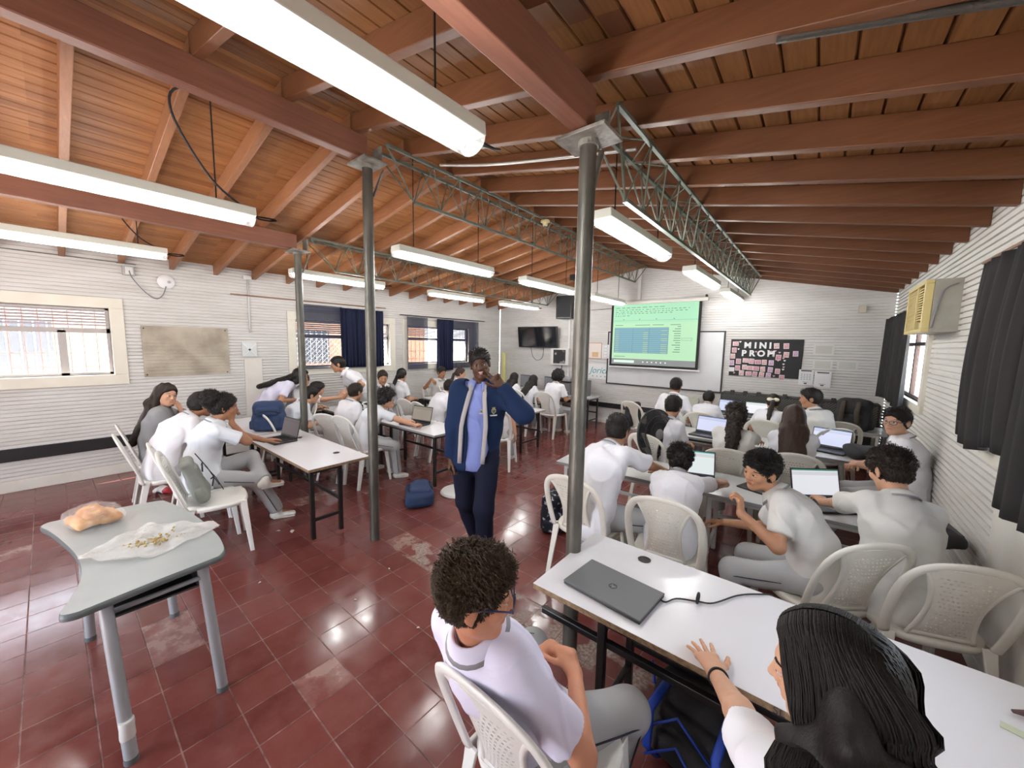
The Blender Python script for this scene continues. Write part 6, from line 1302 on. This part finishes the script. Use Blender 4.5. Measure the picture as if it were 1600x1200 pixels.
# litter on the floor
lt = root('crisp_packet', (-5.62,.72,0), 30, 'crumpled white and red snack packet on the floor by the left wall', 'packet'); pr = [ec(V(-.08,0,.035),V(.08,.01,.03),V(0,1,0),.06,.05,.03,.025,0)]; v, q = nets(pr,(-.2,-.12,-.02),(.2,.12,.1),.007,wob(17,60,.010)); v[:,2] = np.maximum(v[:,2],.001); mi = (v[q].mean(1)[:,0] > .02).astype(int); mkobj('wrapper', v, q, [M_PAPER, mat('packet_red',(.5,.05,.06),.4)], lt, mi)
R8 = random.Random(8)
for i, (x, y, w_) in enumerate(((-4.28,1.98,.05),(-3.62,1.30,.035),(-3.72,1.22,.02),(-2.31,1.2,.012),(-1.78,1.32,.010),(-3.0,.85,.010),(-2.45,1.55,.012))):
    q = MB(); q.add([(-w_,-w_*.3,.002),(w_*.2,-w_*.5,.006),(w_,w_*.1,.002),(w_*.3,w_*.5,.008),(-w_*.6,w_*.4,.003)],[(0,1,2,3,4)]); o = q.build('paper_scrap', M_PAPER, None, solid=.001); o.location = (x,y,0); o.rotation_euler = (0,0,R8.random()*6); tag(o, ['white paper scrap under the long white table, larger one','curled white scrap left of the long table’s near leg','tiny white scrap beside the curled one','white speck on the open floor, farthest','white speck on the open floor, middle of three','white speck on the open floor before the grey desk','white speck by the middle post'][i], 'paper scrap')
# ================================================================ people
# floor point under each person
LOCS = {'b1': (-0.669, 0.902), 'g2': (0.158, 0.677), 'm3': (-1.202, 2.413), 'b4': (-0.663, 2.472), 'b5': (0.084, 2.57), 'b6': (0.402, 2.629), 'g7': (-0.563, 3.937), 'g8': (-0.131, 4.169), 'b9': (0.686, 4.578), 'b10': (-1.229, 3.978), 'b11': (-1.647, 5.777), 'b12': (-1.202, 5.751), 'g13': (-0.445, 5.747), 'b14': (0.057, 5.721), 'b15': (-2.067, 2.104), 'g16': (-4.165, 0.782), 'b17': (-4.792, 0.616), 'g18': (-5.318, 0.657), 'g19': (-6.269, 1.975), 'b20': (-6.353, 2.402), 'b21': (-5.881, 2.22), 'b22': (-5.189, 1.843), 'b23': (-5.701, 3.196), 'b24': (-4.638, 2.301), 'b25': (-4.302, 2.38), 'g26': (-5.767, 3.554), 'g27': (-5.862, 3.891), 'b28': (-6.071, 5.05), 'b29': (-4.477, 3.625), 'g30': (-5.676, 5.118), 'g31': (-4.853, 5.851), 'g32': (-4.395, 5.827), 's33': (-3.9, 5.989), 's34': (-3.443, 3.953)}
# foot or hand targets given in the room are turned into each person's own frame
def loc_of(loc, yaw, w): d = Vector((w[0]-loc[0], w[1]-loc[1], w[2])); d.rotate(Matrix.Rotation(-rad(yaw),3,'Z')); return tuple(d)
PEO = {}
def PP(key, label, yaw, ch=(0,0,0), chair_label=None, chw=False, hlw=None, hrw=None, hldw=None, hrdw=None, flw=None, frw=None, **k):
    loc = LOCS[key]; dl = lambda v: tuple(Matrix.Rotation(-rad(yaw),3,'Z') @ Vector(v)) if v else None
    if hlw: k['hl'] = loc_of(loc, yaw, hlw)
    if hrw: k['hr'] = loc_of(loc, yaw, hrw)
    if flw: k['fl'] = loc_of(loc, yaw, flw)
    if frw: k['fr'] = loc_of(loc, yaw, frw)
    if hldw: k['hld'] = dl(hldw)
    if hrdw: k['hrd'] = dl(hrdw)
    k.setdefault('seed', sum(map(ord, key)))
    i = person('person', loc, yaw, label, **k); PEO[key] = i
    if chair_label and DEV is None and len(ch) == 4: chair(ch[0], ch[1], ch[2], chair_label, chw)
    elif chair_label and DEV is None:
        a = rad(yaw+ch[2]); c, s_ = math.cos(a), math.sin(a); dx, dy = .055+ch[0], ch[1]; chair(loc[0]+c*dx-s_*dy, loc[1]+s_*dx+c*dy, yaw+ch[2], chair_label, chw)
    return i
near = dict(vox=.0065, hvox=.0034); mid = dict(vox=.0085, hvox=.0045); far = dict(vox=.013, hvox=.0062)
FLAT = (0,0,-1)
PP('b1', 'boy in dark glasses and white polo in the foreground, hands together on his lap', 88, s=.94, arm=1.16, lean=-33, curve=6, head=(-46,6,0), skin='rosy', hair='quiff', hcol='brown', shirt=M_SHL,
   hl=(.15,-.01,.685), hr=(.13,-.12,.67), hld=(.35,-.90,.0), hrd=(.40,.85,.25), hln=(-.5,-.2,-.8), hrn=(-.5,.2,-.8), cl=(1.0,), cr=(1.2,), tl=.8, tr=.8, el=(-1,.3,-.5), er=(-.9,-1.0,-.35), fl=(.22,.17,.07), fr=(.24,-.17,.07), kl=(.6,.25,.9), kr=(.6,-.25,.9), **near, glasses=mat('blue_frame',(.02,.025,.09),.3), tufts=9000, fat=1.0,
   chair_label='white plastic chair in the foreground under the boy in dark glasses', chw=True, ch=(-.60,.965,89,1))
PP('g2', 'girl with very long black hair, one hand spread on the near table, dark wristband', 100, s=.97, lean=26, curve=22, twist=-16, head=(76,10,0), skin='light', hair='long2', hcol='black', shirt=M_SHW,
   hlw=(-.185,1.325,.676), hldw=(-.55,.80,.0), hln=FLAT, cl=(.06,.04,.08,.10), tl=.05, spreadl=.20, el=(-.17,-.98,.02), sleeve=.36, hr=(.30,-.10,.62), vox=.0075, hvox=.0034, chair_label='white plastic chair hidden under the long-haired girl at the near table', chw=True)
PP('m3', 'broad man in white polo leaning on the second table behind the nearest post', 86, s=1.03, lean=24, curve=22, twist=-14, head=(6,18,0), skin='tan', hair='fade', hcol='black', shirt=M_SHW, fat=1.04, sleeve=.72,
   hlw=(-1.02,3.22,.69), hrw=(-.82,3.20,.69), hld=(.8,-.6,0), hrd=(.5,.85,0), hln=FLAT, hrn=FLAT, cl=(.3,), cr=(.3,), er=(-.1,-1,-.3), el=(-.1,1,-.3), fl=(.30,.20,.07), fr=(.34,-.32,.07), kr=(.5,-.6,.8), **mid, tufts=1500,
   chair_label='cream plastic chair half behind the nearest post, with the broad man leaning forward', ch=(-.0,.03,4))
PP('b4', 'boy with thick black hair low over the teal-topped laptop, seen from behind', 99, s=.86, lean=30, curve=28, head=(6,16,0), skin='brown', hair='tousled', hcol='black', shirt=M_SHW, hlw=(-.80,3.24,.69), hrw=(-.42,3.30,.70), hld=(1,.0,-.1), hrd=(.9,.3,0), hln=FLAT, hrn=FLAT, er=(-.1,-1,.0), fl=(.30,.22,.07), fr=(.28,-.10,.07), **mid, tufts=4500,
   chair_label='cream plastic chair of the boy with thick black hair at the teal-topped laptop', ch=(-.01,0,-4))
PP('b5', 'boy turned round to stare at the camera, fingers curled below his chin', 170, s=.92, lean=24, curve=22, twist=22, head=(62,8,-6), skin='tan', hair='quiff', hcol='black', shirt=M_SHG, hlw=(-.27,2.36,.84), hrw=(-.40,2.75,.60), hldw=(-.15,.1,1), hln=(1,0,.1), cl=(.75,.7,.8,.85), tl=.7, el=(-.3,.5,-.9), **mid, tufts=4500, fl=(.34,.16,.07),
   chair_label='cream plastic chair of the boy looking back at the camera', ch=(-.03,0,-40))
PP('b6', 'boy in a greyish polo typing on the nearest open laptop, back to the camera', 102, s=.95, lean=12, curve=16, twist=14, head=(26,20,0), skin='light', hair='quiff', hcol='dark', shirt=M_SHG, sleeve=.72, fat=1.0, hlw=(.03,3.24,.700), hrw=(.21,3.27,.700), hld=(1,.1,.08), hrd=(1,.25,.05), hln=FLAT, hrn=FLAT, cl=(.32,), cr=(.32,), tl=.3, tr=.3, er=(-.3,-.8,-.6), el=(-.3,.8,-.6), fl=(.30,.22,.07), **mid, tufts=3500,
   chair_label='large cream plastic chair nearest the right wall in the front row', ch=(.46,2.66,110,1))
PP('g7', 'girl with a dark curly ponytail at the second row, seen from behind', 94, s=.93, lean=8, curve=14, head=(2,12,0), skin='tan', hair='curlytail', hcol='dark', shirt=M_SHG, hlw=(-.66,4.98,.68), hrw=(-.38,4.98,.68), vox=.011, hvox=.0055, tufts=2500,
   chair_label='cream plastic chair of the girl with the dark curly ponytail')
PP('g8', 'girl with very long straight brown hair at the second row, seen from behind', 94, s=.93, lean=8, curve=12, head=(4,10,0), skin='light', hair='long', hcol='longbrown', shirt=M_SHW, hlw=(-.26,5.03,.68), hrw=(.02,5.05,.68), vox=.011, hvox=.005,
   chair_label='cream plastic chair of the girl with very long brown hair', ch=(0,0,4))
PP('b9', 'boy in thin glasses by the right wall, facing the camera with hands together', 178, s=.97, lean=6, curve=14, head=(58,2,0), skin='light', hair='short', hcol='black', shirt=M_SHW, hl=(.34,.02,.72), hr=(.36,-.03,.70), hld=(.3,-.9,0), hrd=(.5,.8,0), cl=(.8,), cr=(.8,), er=(-.2,-.7,-.6), fl=(.52,.10,.07), fr=(.50,-.10,.07), **mid, tufts=2500, glasses=True,
   chair_label='cream plastic chair against the right wall under the boy in thin glasses')
PP('b10', 'boy with folded arms behind the black fan, face turned away', 66, s=.95, lean=8, curve=16, head=(18,18,0), skin='tan', hair='short', hcol='black', shirt=M_SHW, hl=(.26,-.08,.74), hr=(.28,.06,.72), hld=(.3,-.9,0), hrd=(.3,.9,0), cl=(.6,), cr=(.6,), er=(-.1,-.9,-.5), vox=.011, hvox=.0055, tufts=1200,
   chair_label='cream plastic chair behind the black fan', ch=(0,0,10))
PP('b11', 'boy at the far row under the whiteboard, head directly behind the arm-folding boy', 92, s=1.0, lean=8, curve=14, head=(0,12,0), skin='tan', hair='short', hcol='black', shirt=M_SHW, hl=(.34,.16,.70), hr=(.30,-.20,.64), **far,
   chair_label='white plastic chair before the left part of the whiteboard', chw=True)
PP('b12', 'boy bent over the far bluish laptop, back to the camera', 92, s=.88, lean=20, curve=22, head=(0,24,0), skin='tan', hair='short', hcol='black', shirt=M_SHW, hl=(.36,.14,.68), hr=(.36,-.14,.68), **far,
   chair_label='cream plastic chair before the far bluish laptop')
PP('g13', 'girl with a pale bow in her dark hair at the far row', 86, s=.88, lean=14, curve=18, head=(8,14,0), skin='tan', hair='ponytail', hcol='dark', shirt=M_SHW, hl=(.36,.14,.68), hr=(.36,-.14,.68), **far,
   chair_label='cream plastic chair behind the girl with the pale bow')
PP('b14', 'boy in profile looking left, in front of the black ribbed cases', 126, s=.98, lean=8, curve=14, head=(58,4,0), skin='tan', hair='flat', hcol='black', shirt=M_SHG, hl=(.30,.14,.68), hr=(.30,-.14,.66), **far,
   chair_label='cream plastic chair of the boy in profile before the black cases')
PP('b15', 'standing boy in an open navy jacket and blue polo, fingers raised to his grinning face', -52, s=1.07, hsc=.86, sit=False, standh=.92, lean=2, curve=6, side=-4, twist=-6, head=(4,6,10), skin='dark', hair='fade', hcol='black', shirt=M_SHB, jacket=M_JACK, jopen=True, legs='navy', shoes='black', mouth='open',
   hlw=(-1.775,2.075,1.435), hldw=(-.40,-.36,.62), hln=(1,-.1,.35), cl=(0.,.05,1.25,1.3), tl=.75, spreadl=.26, el=(-.4,.6,-1), hr=(.05,-.20,.80), cr=(.5,), flw=(-1.98,2.12,.075), frw=(-2.22,2.26,.085), kr=(1,-.45,.1), vox=.0085, hvox=.0042, tufts=1500)
PP('g16', 'girl with a large puffy bun in profile, one hand on the dark laptop', 84, s=.97, lean=10, curve=16, head=(-4,8,0), skin='brown', hair='afrobun', hcol='black', shirt=M_SHBL, hlw=(-4.30,1.38,.70), hld=(1,.2,-.05), hln=FLAT, cl=(.15,), tl=.2, hr=(.24,-.02,.98), hrd=(.2,.35,1), hrn=(.9,.2,.2), cr=(.7,), er=(.1,-.8,-.7), el=(-.2,.5,-.8), fr=(.55,-.10,.07), fl=(.44,-.22,.44), kl=(.4,.9,.4), vox=.0085, hvox=.0042, tufts=2500,
   chair_label='white plastic chair of the girl with the puffy bun', chw=True, ch=(-.04,0,0))
PP('b17', 'student crouched far forward between the two girls by the left wall, face hidden', 98, s=1.0, lean=24, curve=22, head=(0,10,0), skin='brown', hair='short', hcol='black', shirt=M_SHW, hl=(.42,.10,.70), hr=(.42,-.10,.70), vox=.0095, hvox=.005,
   chair_label='white plastic chair of the crouching student nearest the left wall', chw=True, ch=(-.02,0,-10))
PP('g18', 'long-haired girl in a grey jacket resting her cheek on her hand, looking at the camera', 88, s=.95, lean=4, curve=10, side=-3, twist=-14, head=(-62,4,-8), skin='light', hair='long', hcol='dark', shirt=M_SHW, jacket=M_JGR, hl=(.21,-.03,.955), hld=(-.30,-.15,1), hln=(-.7,.4,.1), cl=(.3,), el=(.5,.5,-.7), hr=(.34,-.15,.70), vox=.010, hvox=.0048,
   chair_label='white plastic chair behind the girl resting her cheek', chw=True)
PP('g19', 'girl with long straight black hair bending over the boy in the black cap', 70, s=.97, sit=False, standh=.80, lean=48, curve=14, head=(-16,14,0), skin='tan', hair='long', hcol='black', shirt=M_SHL, hl=(.36,.10,.85), hr=(.36,-.10,.85), **far)
PP('b20', 'boy in a black cap looking towards the camera', 40, s=.93, lean=10, curve=14, head=(-52,4,0), skin='light', hair='short', cap_hat=True, shirt=M_SHW, hl=(.36,.10,.70), hr=(.36,-.10,.70), **far,
   chair_label='white plastic chair of the boy in the black cap', chw=True)
PP('b21', 'boy reaching for the blue and orange bottle, profile to the right', 62, s=.9, lean=26, curve=16, head=(0,14,0), skin='light', hair='flat', hcol='black', shirt=M_SHW, hrw=(-5.33,2.74,.93), hrd=(.4,.1,.6), hrn=(0,.8,-.4), cr=(.4,), hl=(.34,.10,.72), **far,
   chair_label='white plastic chair of the boy reaching for the bottle', chw=True)
PP('b22', 'boy with thick black hair, half from behind, arms on the crowded table', 88, s=.92, lean=26, curve=20, head=(-12,10,0), skin='light', hair='flat', hcol='black', shirt=M_SHBL, hl=(.42,.12,.70), hr=(.40,-.16,.70), hld=(.7,-.6,0), **far, tufts=900,
   chair_label='white plastic chair tilted view of the boy with thick hair in the middle group', chw=True, ch=(-.03,0,10))
PP('b23', 'standing boy in a white polo bending over the bags on the table by the window', 250, s=1.0, sit=False, lean=32, curve=12, head=(-8,12,0), skin='tan', hair='short', hcol='black', shirt=M_SHW, hlw=(-5.50,2.95,.86), hrw=(-5.72,2.88,.86), hld=(.4,0,-.8), hrd=(.4,0,-.8), cl=(.6,), cr=(.6,), vox=.011, hvox=.0055)
PP('b24', 'short-haired boy just left of the middle post, seen from behind', 100, s=.92, lean=14, curve=16, head=(4,8,0), skin='tan', hair='short', hcol='dark', shirt=M_SHW, hl=(.36,.10,.72), hr=(.30,-.10,.66), **far, tufts=900,
   chair_label='white plastic chair just left of the middle post', chw=True, ch=(-.02,0,12))
PP('b25', 'boy with bushy curly hair and glasses at the laptop right of the middle post', 78, s=.90, lean=24, curve=20, head=(-14,10,0), skin='light', hair='curly', hcol='black', shirt=M_SHBL, hlw=(-4.02,2.95,.69), hrw=(-3.84,2.88,.69), hld=(1,-.4,0), hrd=(1,.5,0), hln=FLAT, hrn=FLAT, cl=(.6,), cr=(.6,), glasses=True, vox=.011, hvox=.0055, tufts=1800,
   chair_label='white plastic chair of the curly-haired boy right of the middle post', chw=True, ch=(-.02,0,20))
PP('g26', 'girl in a grey jacket against the window wall, looking down', -18, s=.97, lean=6, curve=10, head=(-4,16,0), skin='tan', hair='bun', hcol='dark', shirt=M_SHW, jacket=M_JGR, jopen=True, hl=(.30,.10,.70), hr=(.30,-.10,.70), **far,
   chair_label='white plastic chair hidden behind the girl in the grey jacket', chw=True)
PP('g27', 'girl with a straight black ponytail down her back at the window-side laptop', 100, s=.97, lean=10, curve=12, head=(10,6,0), skin='light', hair='ponytail', hcol='black', shirt=M_SHW, hl=(.34,.14,.70), hr=(.34,-.14,.70), **far,
   chair_label='white plastic chair of the girl with the straight black ponytail', chw=True)
PP('b28', 'boy under the navy curtain with one arm over a chair back', 0, s=.95, lean=4, curve=10, head=(-4,8,0), skin='brown', hair='short', hcol='black', shirt=M_SHG, hr=(.16,-.30,1.02), hrd=(.6,.3,-.6), hl=(.36,.10,.72), **far,
   chair_label='white plastic chair of the boy under the navy curtain', chw=True)
PP('b29', 'short-haired boy bent forward left of the white fan, seen from behind', 84, s=.95, lean=24, curve=18, head=(4,10,0), skin='tan', hair='fade', hcol='black', shirt=M_SHW, hl=(.36,.10,.70), hr=(.34,-.12,.70), **far,
   chair_label='white plastic chair left of the white fan', chw=True)
PP('g30', 'girl with a brown ponytail in profile near the corner window', 50, s=.95, lean=8, curve=10, head=(2,4,0), skin='light', hair='ponytail', hcol='longbrown', shirt=M_SHW, hl=(.34,.10,.70), hr=(.34,-.12,.70), **far,
   chair_label='white plastic chair of the girl with the brown ponytail', chw=True)
PP('g31', 'long-haired girl farthest left at the wall computers', 92, s=.86, lean=16, curve=14, head=(-6,4,0), skin='light', hair='long', hcol='black', shirt=M_SHW, hl=(.36,.14,.70), hr=(.36,-.14,.70), **far,
   chair_label='white plastic chair farthest along the computer row', chw=True)
PP('g32', 'girl with waist-long black hair at the wall computers', 84, s=.86, lean=18, curve=18, head=(0,4,0), skin='light', hair='long', hcol='black', shirt=M_SHW, hl=(.36,.14,.70), hr=(.36,-.14,.70), **far,
   chair_label='white plastic chair of the girl with waist-long black hair', chw=True)
PP('s33', 'student with short bushy black hair at the wall computers beside the nearest post', 88, s=.97, lean=12, curve=16, head=(4,8,0), skin='tan', hair='curly', hcol='black', shirt=M_SHW, hl=(.36,.14,.70), hr=(.38,-.16,.70), **far,
   chair_label='white plastic chair of the bushy-haired student at the wall computers', chw=True)
PP('s34', 'seated student hidden behind the standing boy except for a hanging forearm and knee', 118, s=.9, lean=14, curve=16, head=(0,14,0), skin='light', hair='short', hcol='black', shirt=M_SHW, hr=(.02,-.24,.46), hrd=(.1,-.1,-1), cr=(.3,), hl=(.32,.1,.66), **far,
   chair_label='white plastic chair partly hidden by the standing boy', chw=True)
# small things worn
# ================================================================ small things worn, and things that need the people in place
def emblem(parent, name, c, nrm, up, w, mts, label=None):
    """little embroidered crest: crown, shield, scroll"""
    n = Vector(nrm).normalized(); u = (Vector(up)-n*n.dot(Vector(up))).normalized(); l = u.cross(n); M = Matrix(((l.x,u.x,n.x,c[0]),(l.y,u.y,n.y,c[1]),(l.z,u.z,n.z,c[2]),(0,0,0,1)))
    mb = MB(); P = lambda pts, mi, z=0: mb.prism([(x*w,y*w) for x,y in pts], z, z+.0015, mi, M=M)
    P([(-.32,.28),(.32,.28),(.32,-.10),(0,-.45),(-.32,-.10)],0); P([(-.22,.18),(.22,.18),(.22,-.06),(0,-.30),(-.22,-.06)],1,.0016); P([(-.2,.32),(-.24,.58),(-.1,.44),(0,.62),(.1,.44),(.24,.58),(.2,.32)],0); P([(-.55,-.50),(.55,-.50),(.48,-.68),(-.48,-.68)],2)
    mb.build(name, mts, parent)
def kid(p, name): return [o for o in bpy.data.objects if o.parent == p and o.name.split('.')[0] == name][0]
def surf(o, p, d):      # nearest surface point on o from p along d, in the person's frame
    ok, h, n, i = o.ray_cast(Vector(p), Vector(d)); return (h, n) if ok else (None, None)
g15 = PEO['b15']; jk_ = kid(g15['root'], 'jacket'); sh_ = kid(g15['root'], 'polo_shirt')
M_EMB = [mat('emblem_gold', (.45,.38,.20), .7), mat('emblem_green', (.06,.14,.10), .7), mat('emblem_white', (.6,.6,.58), .7)]
for o_, nm, off, w in ((jk_, 'jacket_emblem', .135, .055), (sh_, 'shirt_emblem', .045, .032)):
    st = Vector(g15['ch'])+Vector(g15['FR'])*.5+Vector(g15['SH'])*off+Vector((0,0,-.01)); h, n = surf(o_, st, -Vector(g15['FR']))
    if h: emblem(o_, nm, tuple(h+n*.001), tuple(n), (0,0,1), w, M_EMB)
g1 = PEO['b1']; tr_ = kid(g1['root'], 'trousers'); hip, kn, an = g1['legs'][0]; h, n = surf(tr_, Vector(kn)-Vector((.06,0,0))+Vector((0,0,.3)), Vector((0,0,-1)))
if h: emblem(tr_, 'trouser_emblem', tuple(h+n*.001), tuple(n), (-1,0,0), .055, [M_EMB[1], M_EMB[0], M_EMB[1]])
g2_ = PEO['g2']; wr, hd, pn, ts = g2_['hands'][0]; mb = MB(); q_ = Vector(hd).orthogonal().normalized(); q2_ = Vector(hd).cross(q_); c_ = Vector(wr)-Vector(g2_['arms'][0][2]-g2_['arms'][0][1]).normalized()*.02; ax_ = Vector(g2_['arms'][0][2]-g2_['arms'][0][1]).normalized(); q_ = ax_.orthogonal().normalized(); q2_ = ax_.cross(q_)
mb.tube([tuple(c_+(q_*math.cos(a)+q2_*math.sin(a))*.0285) for a in np.linspace(0,2*math.pi,25)[:-1]], .0038, 8, closed=True); mb.build('wristband', M_KEY, g2_['root'], True)
# bow of the far girl
g13 = PEO['g13']; HPf = g13['HP']; mb = MB()
for q in (1,-1): mb.ball(HPf(-.125,q*.040,.03), (.016,.036,.024), 10, 7)
mb.ball(HPf(-.13,0,.03), .014, 8, 6); o = mb.build('hair_bow', mat('pale_bow',(.78,.74,.58),.6), g13['root'], True)
# navy hood on the ponytailed girl's shoulder, seen beside her hair
